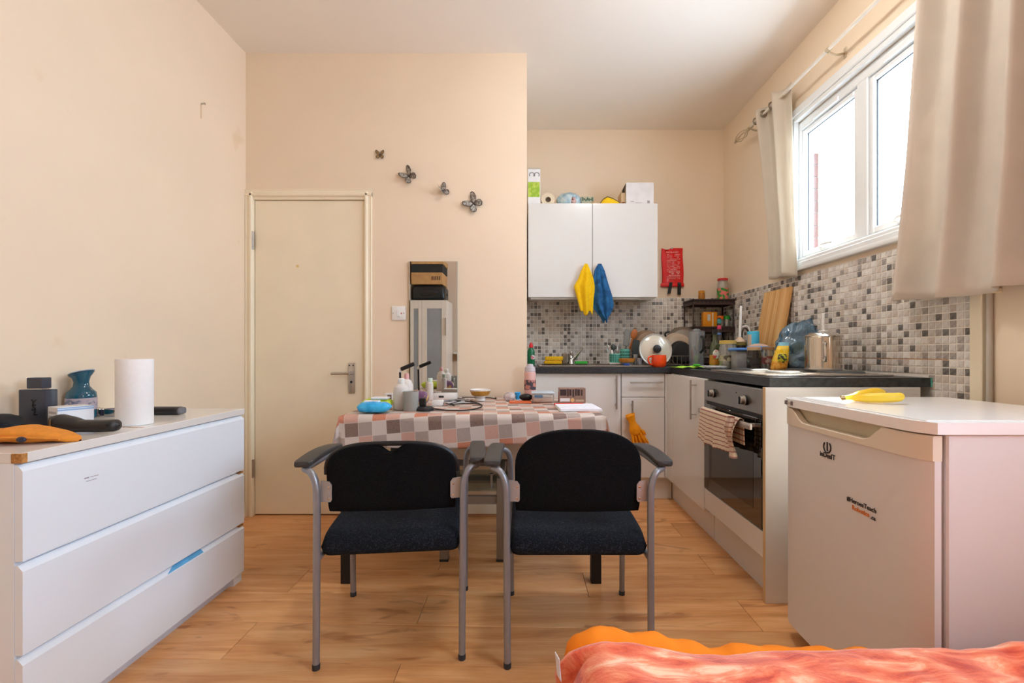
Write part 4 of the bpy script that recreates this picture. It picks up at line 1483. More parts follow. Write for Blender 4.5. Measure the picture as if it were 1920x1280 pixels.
# ================================================================ ON THE PARTITION: mirror, switch, butterflies
mr = thing('wall_mirror', 'frameless upright mirror leaning on the table against the wall', 'mirror', (-.573, YD, TZ))
m0, m1 = X(767, 2.845), X(857, 2.845)
mt = Z(490, 2.845)
MM, tM = new_mat('mirror_silver')
_p = tM.n('ShaderNodeBsdfGlossy', i_Roughness=.0)
_tc = tM.n('ShaderNodeTexCoord')
_nz = tM.n('ShaderNodeTexNoise', i_Scale=3.0)
tM.l(_tc.outputs['Object'], _nz.inputs['Vector'])
tM.l(tM.ramp(_nz.outputs['Fac'], [(.3, (.86, .88, .87, 1)), (.7, (.90, .91, .90, 1))]), _p.inputs[0])
tM.l(_p.outputs[0], tM.out.inputs[0])
part(mr, 'glass', MB().box(m0, 2.8455, TZ + .003, m1, 2.8475, mt), MM)
part(mr, 'backing', MB().box(m0 - .001, 2.8478, TZ + .003, m1 + .001, YD, mt + .001), pmat('mirror_edge', (150, 160, 154), .4))
sw = thing('light_switch', 'white square light switch plate between door and mirror', 'switch', (X(748, YD), YD, Z(587, YD)))
sx_, sz_ = X(748, YD), Z(587, YD)
part(sw, 'plate', MB().box(sx_ - .044, YD - .009, sz_ - .044, sx_ + .044, YD, sz_ + .044, .004, 2), M_wplast)
part(sw, 'rocker', MB().box(sx_ - .012, YD - .013, sz_ - .022, sx_ + .012, YD - .008, sz_ + .022, .002), M_wplast)
part(sw, 'mark', MB().box(sx_ + .014, YD - .0094, sz_ - .006, sx_ + .021, YD - .0088, sz_ + .002), pmat('red_mark', (196, 60, 50), .5))
mb = MB()
for s in (-1, 1):
    mb.lathe([(0, 0), (.004, 0), (.003, .0015), (0, .0018)], (sx_ + s * .034, YD - .009, sz_), 8, M=Matrix.Rotation(PI / 2, 4, 'X'))
part(sw, 'screw', mb, M_steel)

M_wing = pmat('butterfly_wing', (158, 150, 136), .6, col2=(104, 94, 84), scale=70, fac_pow=(.45, .56))
M_wing2 = pmat('butterfly_wing_light', (176, 172, 162), .6, col2=(118, 108, 98), scale=80, fac_pow=(.45, .56))
M_wingb = pmat('butterfly_wing_brown', (150, 118, 74), .6, col2=(120, 96, 62), scale=90)
M_wedge = pmat('butterfly_edge', (66, 56, 50), .6)


def butterfly(u, v, size, ang, mat, label, fold=(.35, .35)):
    Yb = YD
    c = Vector((X(u, Yb), YD - .006, Z(v, Yb)))
    t = thing('butterfly_ornament', label, 'ornament', c, 0, 'butterfly ornaments on the wall')
    fore = [(0, .03), (.06, .22), (.18, .42), (.36, .54), (.48, .50), (.51, .34), (.42, .13), (.24, -.02), (0, -.03)]
    hind = [(0, -.02), (.22, -.02), (.38, -.06), (.46, -.18), (.42, -.37), (.27, -.46), (.12, -.38), (.03, -.18)]
    Rz = Matrix.Rotation(-ang, 4, 'Y')
    for s, fo in ((-1, fold[0]), (1, fold[1])):
        for nm, poly in (('forewing', fore), ('hindwing', hind)):
            for k, mt_ in ((1.0, M_wedge), (.84, mat)):
                q = MB()
                cx_ = sum(p[0] for p in poly) / len(poly)
                cz_ = sum(p[1] for p in poly) / len(poly)
                pts_ = [(cx_ + (p[0] - cx_) * k, cz_ + (p[1] - cz_) * k) for p in poly]
                d0 = -.0008 if k == 1.0 else -.0014
                vs_ = []
                for dd in (d0, d0 - .0008):
                    for a, b in pts_:
                        x = a * math.cos(fo) * size * s
                        y = -a * math.sin(fo) * size + dd
                        vs_.append(Rz @ Vector((x, y, b * size)))
                n = len(pts_)
                fs = [tuple(range(n)), tuple(range(2 * n - 1, n - 1, -1))] + [(i, (i + 1) % n, n + (i + 1) % n, n + i) for i in range(n)]
                q.add([c + p for p in vs_], fs)
                w = part(t, nm if k == 1.0 else 'wing_panel', q, mt_)
                if k == 1.0:
                    base = w
                else:
                    w.parent = base
    q = MB().ball((0, 0, 0), (.022 * size, .03 * size, .20 * size), 8, 8)
    q.ball((0, 0, .22 * size), .03 * size, 8, 6)
    for s in (-1, 1):
        q.tube([(0, -.01 * size, .22 * size), (s * .10 * size, -.03 * size, .42 * size)], .004 * size + .0003, 5)
    q.v = [tuple(c + (Rz @ Vector(p)) + Vector((0, -.002, 0))) for p in q.v]
    part(t, 'body', q, M_wedge)


butterfly(713, 291, .055, 0.0, M_wingb, 'smallest brown butterfly ornament, highest of the four', (.15, .15))
butterfly(767, 331, .096, .75, M_wing, 'dark butterfly ornament second from the top, wings half open', (.45, .45))
butterfly(830, 359, .082, .55, M_wing2, 'blue-grey butterfly ornament with one side folded, third from the top', (1.42, .12))
butterfly(888, 382, .106, .85, M_wing2, 'largest butterfly ornament, lowest of the four', (.3, .3))

yn = 1.752 * FPX / (VX - 378)
ns = thing('wall_nail', 'small nail high on the left wall with a rusty streak', 'nail', (XL, yn, Z(195, yn)))
part(ns, 'nail', MB().tube([(XL, yn, Z(195, yn)), (XL + .02, yn, Z(195, yn) + .002)], .003, 8).tube([(XL + .019, yn, Z(195, yn) + .002), (XL + .022, yn, Z(195, yn) + .002)], .006, 10), M_steel)
part(ns, 'streak', MB().box(XL, yn - .006, Z(222, yn), XL + .0006, yn + .006, Z(197, yn)), pmat('faint_streak', (216, 190, 156), .8))

# ================================================================ ON THE CHEST OF DRAWERS
D0 = DZ + .0008
kx, ky = -1.380, 1.61
kr = thing('kitchen_roll', 'upright white kitchen paper roll on the chest of drawers', 'paper roll', (kx, ky, D0))
part(kr, 'paper', MB().lathe([(.020, D0), (.052, D0), (.053, D0 + .002), (.053, D0 + .228), (.052, D0 + .230), (.020, D0 + .230)], (kx, ky, 0), 40), pmat('soft_white_tissue', (240, 238, 236), .9, var=.015, scale=60, bump=.1, bscale=200))
part(kr, 'core', MB().lathe([(.0195, D0), (.0205, D0), (.0205, D0 + .229), (.0195, D0 + .229)], (kx, ky, 0), 20), pmat('grey_card', (176, 160, 140), .8))

M_slate = pmat('slate_blue_lacquer', (62, 66, 78), .38, var=.05, scale=30)
pf = thing('perfume_bottle', 'slate grey square perfume bottle with a block cap', 'bottle', (-1.655, 1.545, D0))
px0, px1, pyf = -1.703, -1.610, 1.530
part(pf, 'body', MB().box(px0, pyf, D0, px1, pyf + .040, D0 + .128, .003, 2), M_slate)
part(pf, 'collar', MB().box(px0 + .025, pyf + .008, D0 + .126, px1 - .022, pyf + .034, D0 + .133, .001), M_chrome)
part(pf, 'cap', MB().box(px0 + .021, pyf + .005, D0 + .131, px1 - .018, pyf + .037, D0 + .168, .002), M_slate)
lm = pmat('black_foil', (24, 24, 28), .25, .3)
for s_, dx, dz in (('Y', .040, .074), ('S', .044, .058), ('L', .050, .043)):
    text(pf, s_, .030, (px0 + dx, pyf - .0006, D0 + dz), ((1, 0, 0), (0, 0, 1)), lm, shear=.2)

wb = thing('white_carton', 'small white and blue carton beside the perfume bottle', 'box', (-1.51, 1.50, D0))
wx0, wx1, wyf, wh = -1.515, -1.423, 1.475, .074
R = Matrix.Translation((wx0, wyf, D0)) @ Matrix.Rotation(1.10, 4, 'Z')
part(wb, 'carton', MB().box(0, 0, 0, wx1 - wx0, .075, wh, .0012, M=R), pmat('white_carton', (232, 234, 238), .5))
mb = MB()
for a, b, c, d_ in ((.34, .14, .70, .30), (.44, .30, .56, .42), (.50, .20, .82, .26), (.74, .30, .80, .40)):
    mb.box(a * .092, -.0007, b * wh, c * .092, .0004, d_ * wh, M=R)
part(wb, 'print', mb, pmat('blue_print', (64, 130, 206), .5))
mb = MB().box(.0, -.0007, .84 * wh, .092, .0004, .90 * wh, M=R).box(.0, -.0007, .93 * wh, .092, .0004, .98 * wh, M=R)
part(wb, 'band', mb, pmat('pale_blue_print', (150, 182, 220), .5))
part(wb, 'crest', MB().prism([(.042, .58 * wh), (.066, .58 * wh), (.058, .70 * wh), (.054, .76 * wh), (.050, .70 * wh)], 'y', -.0008, .0004), pmat('beige_crest', (200, 190, 170), .5))
cr = bpy.data.objects[wb.children[-1].name]
for vtx in cr.data.vertices:
    wco = R @ (vtx.co + root_org(wb))
    vtx.co = wco - root_org(wb)
mb = MB()
for k in range(4):
    mb.box(-.0007, .010, (.10 + .2 * k) * wh, .0004, .066, (.20 + .2 * k) * wh, M=R)
part(wb, 'side_print', mb, pmat('grey_blue_print', (178, 182, 190), .6))

# teal spray bottle with a slanted top
sp_ = thing('spray_bottle', 'teal waisted bottle with a slanted lip behind the white and blue carton', 'bottle', (-1.700, 1.745, D0))
sc0 = (-1.700, 1.745, 0)
M_teal = pmat('teal_glaze', (26, 92, 118), .15, var=.08, coat=.4)
prof = [(0, D0), (.040, D0), (.044, D0 + .004), (.045, D0 + .085), (.043, D0 + .100), (.032, D0 + .112), (.024, D0 + .124), (.022, D0 + .140), (.026, D0 + .156), (.038, D0 + .172), (.036, D0 + .172), (.020, D0 + .150), (0, D0 + .145)]
q = MB().lathe(prof, sc0, 32)
q.v = [(x, y, z + (max(0, z - D0 - .14) / .032) * ((x - sc0[0]) / .04) * .012) for x, y, z in q.v]
part(sp_, 'body', q, M_teal)
part(sp_, 'label', MB().lathe([(.0452, D0 + .035), (.0457, D0 + .035), (.0457, D0 + .080), (.0452, D0 + .080)], sc0, 32), pmat('lilac_label', (196, 186, 200), .5, col2=(120, 130, 160), scale=60, fac_pow=(.5, .6)))
q = MB().lathe([(0, D0 + .174), (.035, D0 + .174), (.0385, D0 + .176), (.037, D0 + .179), (0, D0 + .180)], sc0, 28)
q.v = [(x, y, z + ((x - sc0[0]) / .04) * .012) for x, y, z in q.v]
part(sp_, 'lip', q, pmat('pale_blue_lip', (176, 190, 204), .3))

# wristwatch with a dark blue strap
wa = thing('wristwatch', 'steel watch with a dark blue strap lying behind the clippers', 'watch', (-1.655, 1.84, D0))
def strap(u, v):
    a = 2 * PI * u
    r = 1.0
    k = [(.0, .0), (.0, 1.), (.05, 1.), (.05, .0)][min(3, int(round(v * 3)))]
    return (-1.52 + (.058 - k[0] * .06) * math.cos(a), 1.74 + (.032 - k[0] * .06) * math.sin(a), D0 + .006 + k[1] * .022)
mb = MB()
nn = 36
for i in range(nn):
    a = 2 * PI * i / nn
    for rx_, ry_, z in ((.058, .032, .002), (.058, .032, .026), (.054, .028, .026), (.054, .028, .002)):
        mb.v.append((-1.655 + rx_ * math.cos(a), 1.84 + ry_ * math.sin(a), D0 + z))
for i in range(nn):
    for j in range(4):
        a, b = i * 4, ((i + 1) % nn) * 4
        mb.f.append((a + j, a + (j + 1) % 4, b + (j + 1) % 4, b + j))
        mb.m.append(0)
part(wa, 'strap', mb, pmat('navy_strap', (36, 52, 104), .35))
mb = MB()
for k in range(4):
    mb.box(-1.741 + k * .0125, 1.812, D0, -1.730 + k * .0125, 1.845, D0 + .034 - k * .002, .003, 2)
part(wa, 'link', mb, M_chrome)
part(wa, 'case', MB().box(-1.670, 1.804, D0 + .001, -1.625, 1.812, D0 + .030, .003, 2), M_chrome)

hc = thing('hair_clipper', 'black handheld hair clipper lying at the front of the chest', 'clipper', (-1.40, 1.43, D0))
def clip_f(u, v):
    x = -1.487 + v * .200
    w, zc_, h_ = lerp_rows([(0, .004, .028, .006), (.04, .020, .030, .024), (.16, .028, .030, .030), (.34, .027, .026, .024), (.45, .024, .022, .019), (.75, .024, .021, .019), (.94, .022, .022, .019), (.985, .014, .022, .012), (1, .002, .022, .002)], v)
    a = 2 * PI * u
    sup = lambda q, p: math.copysign(abs(q) ** p, q)
    return (x, 1.425 + .02 * v + sup(math.cos(a), .8) * w, D0 + max(.0, zc_ + sup(math.sin(a), .8) * h_))
part(hc, 'body', MB().grid(clip_f, 25, 41), pmat('soft_black_rubber', (40, 37, 36), .42, var=.08), sharp=80)
part(hc, 'power_socket', MB().lathe([(0, 0), (.005, 0), (.005, .002), (0, .001)], (-1.302, 1.421, D0 + .026), 10, M=Matrix.Rotation(PI / 2, 4, 'X')), M_black)
part(hc, 'stripe', MB().box(-1.462, 1.397, D0 + .018, -1.458, 1.401, D0 + .048, .001), pmat('bronze_stripe', (120, 92, 60), .4, .5))

rc = thing('power_bank', 'long flat black device lying behind the kitchen roll', 'device', (-1.47, 1.86, D0))
part(rc, 'body', MB().box(-1.56, 1.84, D0, -1.405, 1.885, D0 + .031, .010, 3), pmat('dark_glossy_case', (36, 36, 38), .3, var=.05))
part(rc, 'end_cap', MB().box(-1.412, 1.842, D0 + .002, -1.396, 1.883, D0 + .029, .009, 3), pmat('grey_end_cap', (104, 104, 108), .4))

# orange pouch: folded fabric, and black cap beyond it
M_orf = pmat('orange_canvas', (222, 140, 48), .85, var=.10, scale=60, bump=.15, bscale=300)
op = thing('fabric_pouch', 'folded orange fabric pouch with a black button, at the front corner', 'pouch', (-1.40, 1.27, D0))
def pouch_f(u, v):
    x = -1.60 + v * .325
    w, h_ = lerp_rows([(0, .060, .030), (.3, .062, .036), (.55, .056, .046), (.66, .050, .044), (.82, .040, .026), (.95, .022, .016), (1, .004, .006)], v)
    a = 2 * PI * u
    sup = lambda q, p: math.copysign(abs(q) ** p, q)
    zz = (sup(math.sin(a), .7) * .5 + .5) * h_
    crease = .003 * math.sin(zz / .008) if 0 < v < 1 else 0
    return (x, 1.285 + .02 * v + math.cos(a) * w + crease * .4, D0 + zz + .002 * math.sin(x * 60))
part(op, 'fabric', MB().grid(pouch_f, 31, 37), M_orf, sharp=80)
part(op, 'fold', MB().tube(smooth([(-1.60, 1.224, D0 + .020), (-1.48, 1.226, D0 + .022), (-1.38, 1.247, D0 + .020), (-1.30, 1.272, D0 + .012)], 6), .006, 8, flat=.6), M_orf)
part(op, 'button', MB().ball((-1.372, 1.240, D0 + .016), (.013, .007, .008), 14, 8), pmat('navy_button', (38, 40, 58), .4))
q = MB().lump((-1.66, 1.42, D0 + .028), (.080, .06, .033), .16, 2.2, 11, 26, 16, floor=D0)
cp = thing('black_cap', 'crumpled black fabric cap behind the orange pouch', 'cap', (-1.66, 1.42, D0))
part(cp, 'crown', q, pmat('black_cotton', (26, 26, 30), .8, var=.2, scale=40), sharp=80)
part(cp, 'brim', MB().prism([(-1.70, 1.352), (-1.64, 1.335), (-1.575, 1.345), (-1.548, 1.38), (-1.57, 1.41), (-1.64, 1.40), (-1.70, 1.40)], 'z', D0 + .018, D0 + .024), MATS['black_cotton'])

# ================================================================ ON TOP OF THE WALL CABINET
C0 = cz1 + .0008
gc = thing('green_carton', 'tall white and green carton at the end of the wall cabinet top', 'box', (X(1002, 3.6), 3.62, C0))
gx0, gx1 = .0245, X(1013, 3.56)
gh = Z(317, 3.56) - C0
part(gc, 'carton', MB().box(gx0, 3.56, C0, gx1, 3.68, C0 + gh, .001), M_paper)
part(gc, 'green_panel', MB().box(gx0 + .001, 3.5593, C0 + .22 * gh, gx1 - .004, 3.5604, C0 + .64 * gh), pmat('lime_print', (150, 190, 50), .5, col2=(196, 214, 90), scale=30))
mb = MB()
for cx_, rr in ((gx0 + .030, .018), (gx0 + .070, .018)):
    mb.tube([(cx_ + rr * math.cos(math.radians(a)), 3.5596, C0 + .84 * gh + rr * math.sin(math.radians(a))) for a in range(-40, 230, 15)], .003, 6)
part(gc, 'print', mb, pmat('grey_logo', (108, 112, 118), .5))
part(gc, 'top_flap', MB().box(gx0, 3.565, C0 + gh, gx1 + .002, 3.68, C0 + gh + .012, .001), pmat('grey_flap', (196, 188, 176), .6))
tr = thing('toilet_roll', 'cream paper roll lying on its side on the cabinet', 'paper roll', (X(1028, 3.62), 3.66, C0))
trx, trz = X(1028, 3.58), C0 + .055
R = Matrix.Rotation(PI / 2, 4, 'X')
part(tr, 'paper', MB().lathe([(.022, 0), (.052, 0), (.054, .003), (.054, .095), (.022, .095)], (trx, 3.60 + .095, trz), 30, M=R), pmat('cream_tissue', (230, 212, 184), .9))
part(tr, 'core', MB().lathe([(.0215, .001), (.0225, .001), (.0225, .094), (.0215, .094)], (trx, 3.695, trz), 18, M=R), MATS['grey_card'])
part(tr, 'core_end', MB().lathe([(0, .06), (.0218, .06)], (trx, 3.695, trz), 18, M=R), pmat('core_dark', (150, 138, 122), .9))
pbx = X(1067, 3.62)
pbg = thing('patterned_bag', 'crumpled blue patterned bag between the paper roll and the yellow case', 'bag', (pbx, 3.63, C0))
part(pbg, 'bag', MB().lump((pbx, 3.63, C0 + .05), (.098, .06, .066), .18, 2.6, 21, 26, 16, floor=C0), pmat('blue_patterned_film', (142, 176, 196), .35, col2=(196, 212, 214), scale=26), sharp=80)
part(pbg, 'print', MB().lump((pbx + .030, 3.588, C0 + .04), (.026, .024, .030), .3, 3, 22, 12, 9, floor=C0 + .001), pmat('pink_print', (214, 176, 170), .4, col2=(120, 44, 44), scale=40, fac_pow=(.55, .6)), sharp=80)
gp = thing('tea_carton', 'small dark green printed carton behind the cabinet front edge', 'box', (X(1100, 3.6), 3.6, C0))
part(gp, 'carton', MB().box(X(1090, 3.6), 3.60, C0, X(1113, 3.6), 3.66, C0 + .080, .003), pmat('sage_carton', (148, 160, 138), .6, col2=(196, 186, 160), scale=30))
q = MB()
for i in range(7):
    a = X(1091.5, 3.6) + i * .0125
    q.box(a, 3.5992, C0 + .042 + .008 * (i % 2), a + .010, 3.6004, C0 + .072 - .006 * (i % 3))
part(gp, 'print', q, pmat('bottle_green_print', (50, 84, 62), .5))
part(gp, 'loose_bag', MB().lump((X(1115, 3.6), 3.62, C0 + .022), (.034, .04, .026), .25, 3, 31, 14, 9, floor=C0), pmat('tan_film', (208, 180, 142), .4), sharp=80)
yc = thing('yellow_case', 'yellow domed case with a dark zip edge beside the white box', 'case', (X(1145, 3.6), 3.62, C0))
ycx = X(1145, 3.58)
def dome(u, v, g_=0.0):
    a = PI * u
    x = -.088 + .176 * v
    h_ = lerp_rows([(0, .0), (.06, .028), (.2, .062), (.38, .080), (.6, .068), (.85, .042), (1.0, .0)], v)[0] + g_
    return (ycx + x, 3.62 - math.cos(a) * (.05 + g_), C0 + math.sin(a) * h_)
part(yc, 'shell', MB().grid(lambda u, v: dome(u, v), 15, 27), pmat('bright_yellow_plastic', (250, 206, 20), .35, var=.03), sharp=70)
zp = [dome(.5, v / 26, .002) for v in range(27)]
part(yc, 'zip', MB().tube([dome(.40, v / 26, .002) for v in range(27)], .0035, 6), pmat('brown_zip', (92, 70, 34), .6))
wbx = thing('white_box', 'large plain white box at the right end of the cabinet top', 'box', (X(1198, 3.56), 3.64, C0))
wx0_, wx1_, wh_ = X(1174, 3.56), X(1226, 3.56), Z(342, 3.56) - C0
part(wbx, 'carton', MB().box(wx0_, 3.56, C0, wx1_, 3.72, C0 + wh_, .0015), pmat('white_box_card', (226, 222, 222), .6))
part(wbx, 'flap', MB().prism([(wx0_ - .034, C0 + .105), (wx0_, C0 + wh_ - .002), (wx0_, C0 + wh_), (wx0_ - .036, C0 + .107)], 'y', 3.575, 3.71), pmat('kraft_card', (206, 178, 142), .8))
part(wbx, 'side_box', MB().box(wx0_ - .034, 3.585, C0, wx0_ - .001, 3.70, C0 + .104, .001), pmat('kraft_card', (206, 178, 142), .8))
part(wbx, 'side_label', MB().box(wx0_ - .030, 3.5843, C0 + .004, wx0_ - .004, 3.5852, C0 + .030), pmat('brown_print', (126, 76, 40), .6))
mb = MB().box(wx0_ + .035, 3.5593, C0 + .024, wx0_ + .062, 3.5603, C0 + .029).box(wx0_ + .070, 3.5593, C0 + .014, wx0_ + .125, 3.5603, C0 + .017).box(wx1_ - .052, 3.5593, C0 + .010, wx1_ - .032, 3.5603, C0 + .034)
part(wbx, 'print', mb, pmat('faint_grey_print', (156, 148, 148), .6))

# ================================================================ HUNG ON THE CABINET: two cloths; fire blanket on the wall
def hung(name, label, rows, mat, Y0, fold, seed, puff=.020):
    """cloth hung from one point: rows = (v, left u, right u) seen on the cabinet front"""
    n_ = len(rows)
    v0, v1 = rows[0][0], rows[-1][0]
    def f(u, t):
        v = v0 + (v1 - v0) * t
        a, b = lerp_rows([(r[0], r[1], r[2]) for r in rows], v)
        uu = a + (b - a) * u
        w = min(1, t * 2.2)
        y = Y0 - .012 - puff * w * (math.sin(PI * u) ** .6 if 0 < u < 1 else 0) - .014 * w * math.sin(u * fold * 2 * PI + seed + t * 1.3) * (.4 + .6 * math.sin(PI * u))
        vv = v
        if t > .86:
            vv = v - (t - .86) / .14 * 9 * (.5 + .5 * math.sin(u * 2 * PI * 1.5 + seed * 2.1))
        return (X(uu, Y0), y, Z(vv, Y0))
    return solo(name, MB().grid(f, 41, 41), mat, label, 'cloth', 'cloths hung on the wall cabinet', sharp=180, solid=.003)


M_yel = pmat('yellow_microfibre', (250, 200, 8), .9, var=.07, scale=60, bump=.2, bscale=260, translucent=.1)
M_blu = pmat('blue_towelling', (40, 104, 156), .95, col2=(24, 74, 120), scale=24, bump=.3, bscale=280)
YH = WCY - .006
hung('cleaning_cloth', 'bright yellow cloth hung on the left cabinet knob', [(495, 1096, 1101), (510, 1089, 1107), (524, 1084, 1112), (537, 1076, 1114), (545, 1078, 1114), (560, 1082, 1112), (575, 1086, 1111), (592, 1089, 1110)], M_yel, YH - .012, 2.0, .4)
hung('hand_towel', 'blue towel hung beside the yellow cloth', [(495, 1121, 1127), (508, 1114, 1133), (530, 1112, 1139), (555, 1110, 1147), (572, 1108, 1150), (580, 1114, 1148), (592, 1124, 1142), (606, 1132, 1138)], M_blu, YH - .008, 2.5, 2.2, .026)

fb = thing('fire_blanket', 'red fire blanket pack with two black pull tapes on the wall', 'fire blanket', (X(1260, YB), YB, Z(536, YB)))
fx0, fx1 = X(1240, YB), X(1279, YB)
ftop, fbot = Z(466, YB), Z(537, YB)
def fbf(u, v):
    x = fx0 + (fx1 - fx0) * u + .004 * math.sin(v * 6)
    z = fbot + (ftop - fbot) * v - (.014 * math.sin(PI * min(1, u * 2.2)) if v > .95 else 0)
    y = YB - .012 - .012 * math.sin(PI * u) * math.sin(PI * min(1, v * 1.05)) + .001 * math.sin(u * 20 + v * 9)
    return (x, y, z)
part(fb, 'pack', MB().grid(fbf, 21, 31), pmat('red_vinyl', (222, 16, 22), .3, var=.06, coat=.2), sharp=180, solid=.010, soff=1.0)
part(fb, 'bottom_bead', MB().box(fx0 - .010, YB - .026, fbot - .004, fx1 + .010, YB - .004, fbot + .026, .005, 2), pmat('red_vinyl', (222, 16, 22), .3))
part(fb, 'hook', MB().tube([(X(1258, YB), YB, ftop - .002), (X(1258, YB), YB - .03, ftop - .002)], .007, 8), M_steel)
for u0, u1, v1, sk_ in ((1253, 1259, 551, -3), (1268.5, 1275, 553, 0)):
    q = MB()
    a, b = X(u0, YB), X(u1, YB)
    s_ = sk_ * YB / FPX
    zt_, zb_ = fbot + .030, Z(v1, YB)
    q.add([(a, YB - .030, zt_), (b, YB - .030, zt_), (b + s_, YB - .022, zb_), (a + s_, YB - .022, zb_), (a, YB - .026, zt_), (b, YB - .026, zt_), (b + s_, YB - .018, zb_), (a + s_, YB - .018, zb_)],
          [(0, 1, 2, 3), (7, 6, 5, 4), (0, 4, 5, 1), (1, 5, 6, 2), (2, 6, 7, 3), (3, 7, 4, 0)])
    part(fb, 'pull_tape', q, M_black)
M_pp = pmat('pale_red_print', (250, 176, 168), .5)
text(fb, 'FIRE BLANKET', .0165, (fx0 + .030, YB - .0365, ftop - .044), ((1, 0, 0), (0, 0, 1)), M_pp)
mb = MB()
rr_ = random.Random(5)
for i in range(17):
    z = ftop - .060 - i * .0125
    x = fx0 + .036
    while x < fx1 - .036:
        w = rr_.uniform(.006, .022)
        if rr_.random() < .8:
            mb.box(x, YB - .0385, z, min(x + w, fx1 - .03), YB - .0365, z + (.008 if i in (12, 13) else .0045))
        x += w + .004
part(fb, 'print', mb, M_pp)

# ================================================================ ON THE WORKTOP, back run
K0 = WT + .0012
S0 = WT + .0112                  # on the sink's rim
gb = thing('dish_soap', 'green washing-up liquid bottle with a red cap at the end of the sink', 'bottle', (.052, 3.52, K0))
c_ = (.048, 3.50, 0)
part(gb, 'body', MB().lathe([(0, K0), (.026, K0), (.0285, K0 + .004), (.0285, K0 + .105), (.022, K0 + .128), (.011, K0 + .140), (0, K0 + .140)], c_, 22, sy=.8), pmat('bottle_green', (16, 112, 70), .2, var=.08, coat=.3))
part(gb, 'label', MB().lathe([(0, 0), (.017, 0), (.017, .0015), (0, .0018)], (.062, 3.4765, K0 + .065), 20, M=Matrix.Rotation(PI / 2, 4, 'X')), pmat('white_label', (226, 226, 232), .5, col2=(206, 60, 70), scale=60, fac_pow=(.5, .6)))
part(gb, 'cap', MB().lathe([(.011, K0 + .138), (.015, K0 + .140), (.015, K0 + .158), (.009, K0 + .170), (.006, K0 + .178), (0, K0 + .178)], c_, 16), pmat('red_cap', (222, 30, 40), .35))
M_spg = pmat('yellow_sponge', (240, 186, 24), .95, var=.12, scale=120, bump=.4, bscale=200)
solo('sponge', MB().box(X(1020, 3.62), 3.57, S0, X(1053, 3.62), 3.66, S0 + .026, .006, 2), M_spg, 'yellow sponge, lower of the two stacked on the sink edge', 'sponge', 'yellow sponges')
solo('sponge', MB().box(X(1022, 3.62), 3.575, S0 + .0275, X(1055, 3.62), 3.655, S0 + .060, .006, 2), M_spg, 'yellow sponge, upper of the two stacked on the sink edge', 'sponge', 'yellow sponges')
solo('scourer', MB().box(X(1077, 3.6), 3.55, S0, X(1100, 3.6), 3.62, S0 + .024, .005, 2), pmat('green_scourer', (70, 178, 66), .9, var=.15, scale=120, bump=.3), 'green scouring pad beside the tap', 'sponge')
solo('soap_block', MB().box(X(1054, 3.68), 3.66, S0, X(1064, 3.68), 3.73, S0 + .085, .008, 2), pmat('taupe_plastic', (140, 124, 104), .5), 'small taupe soap dispenser block behind the yellow sponges', 'dispenser')

M_mint = pmat('mint_enamel', (112, 196, 176), .35, var=.03)
M_hole = pmat('deep_green_hole', (50, 112, 100), .6)
def holder(cx_, cy_, r, z0, z1, label):
    t = thing('utensil_holder', label, 'holder', (cx_, cy_, z0), 0, 'mint utensil holders')
    part(t, 'cup', MB().lathe([(0, z0), (r, z0), (r, z1), (r - .002, z1), (r - .003, z0 + .004), (0, z0 + .004)], (cx_, cy_, 0), 28), M_mint)
    q = MB()
    for j in range(4):
        for i in range(10):
            a = PI + PI * (i + .5) / 10
            for k in (0,):
                zc_ = z0 + (z1 - z0) * (.2 + .2 * j)
                M = Matrix.Translation((cx_, cy_, zc_)) @ Matrix.Rotation(a, 4, 'Z')
                q.box(r - .0004, -.0042, -.0055, r + .0006, .0042, .0055, M=M)
    part(t, 'perforation', q, M_hole)
    return t


h1x, h2x = X(1153, 3.45), X(1172, 3.55)
solo('drip_tray', MB().box(X(1142, 3.43), 3.40, S0, X(1168, 3.43), 3.50, S0 + .014, .004), pmat('pale_tray', (222, 208, 204), .5), 'small pale tray under the nearer mint holder', 'tray')
holder(h1x, 3.45, .042, S0 + .0152, Z(663, 3.45), 'shorter mint green perforated cutlery holder')
holder(h2x, 3.56, .038, S0, Z(654, 3.55), 'taller mint green perforated holder with the spatulas')
M_gspat = pmat('grey_silicone', (128, 128, 122), .45)
M_dsp = pmat('charcoal_nylon', (52, 58, 54), .45)
M_wsp = pmat('orange_wood', (176, 98, 40), .5, var=.2, scale=10, stretch=(8, 8, 1))


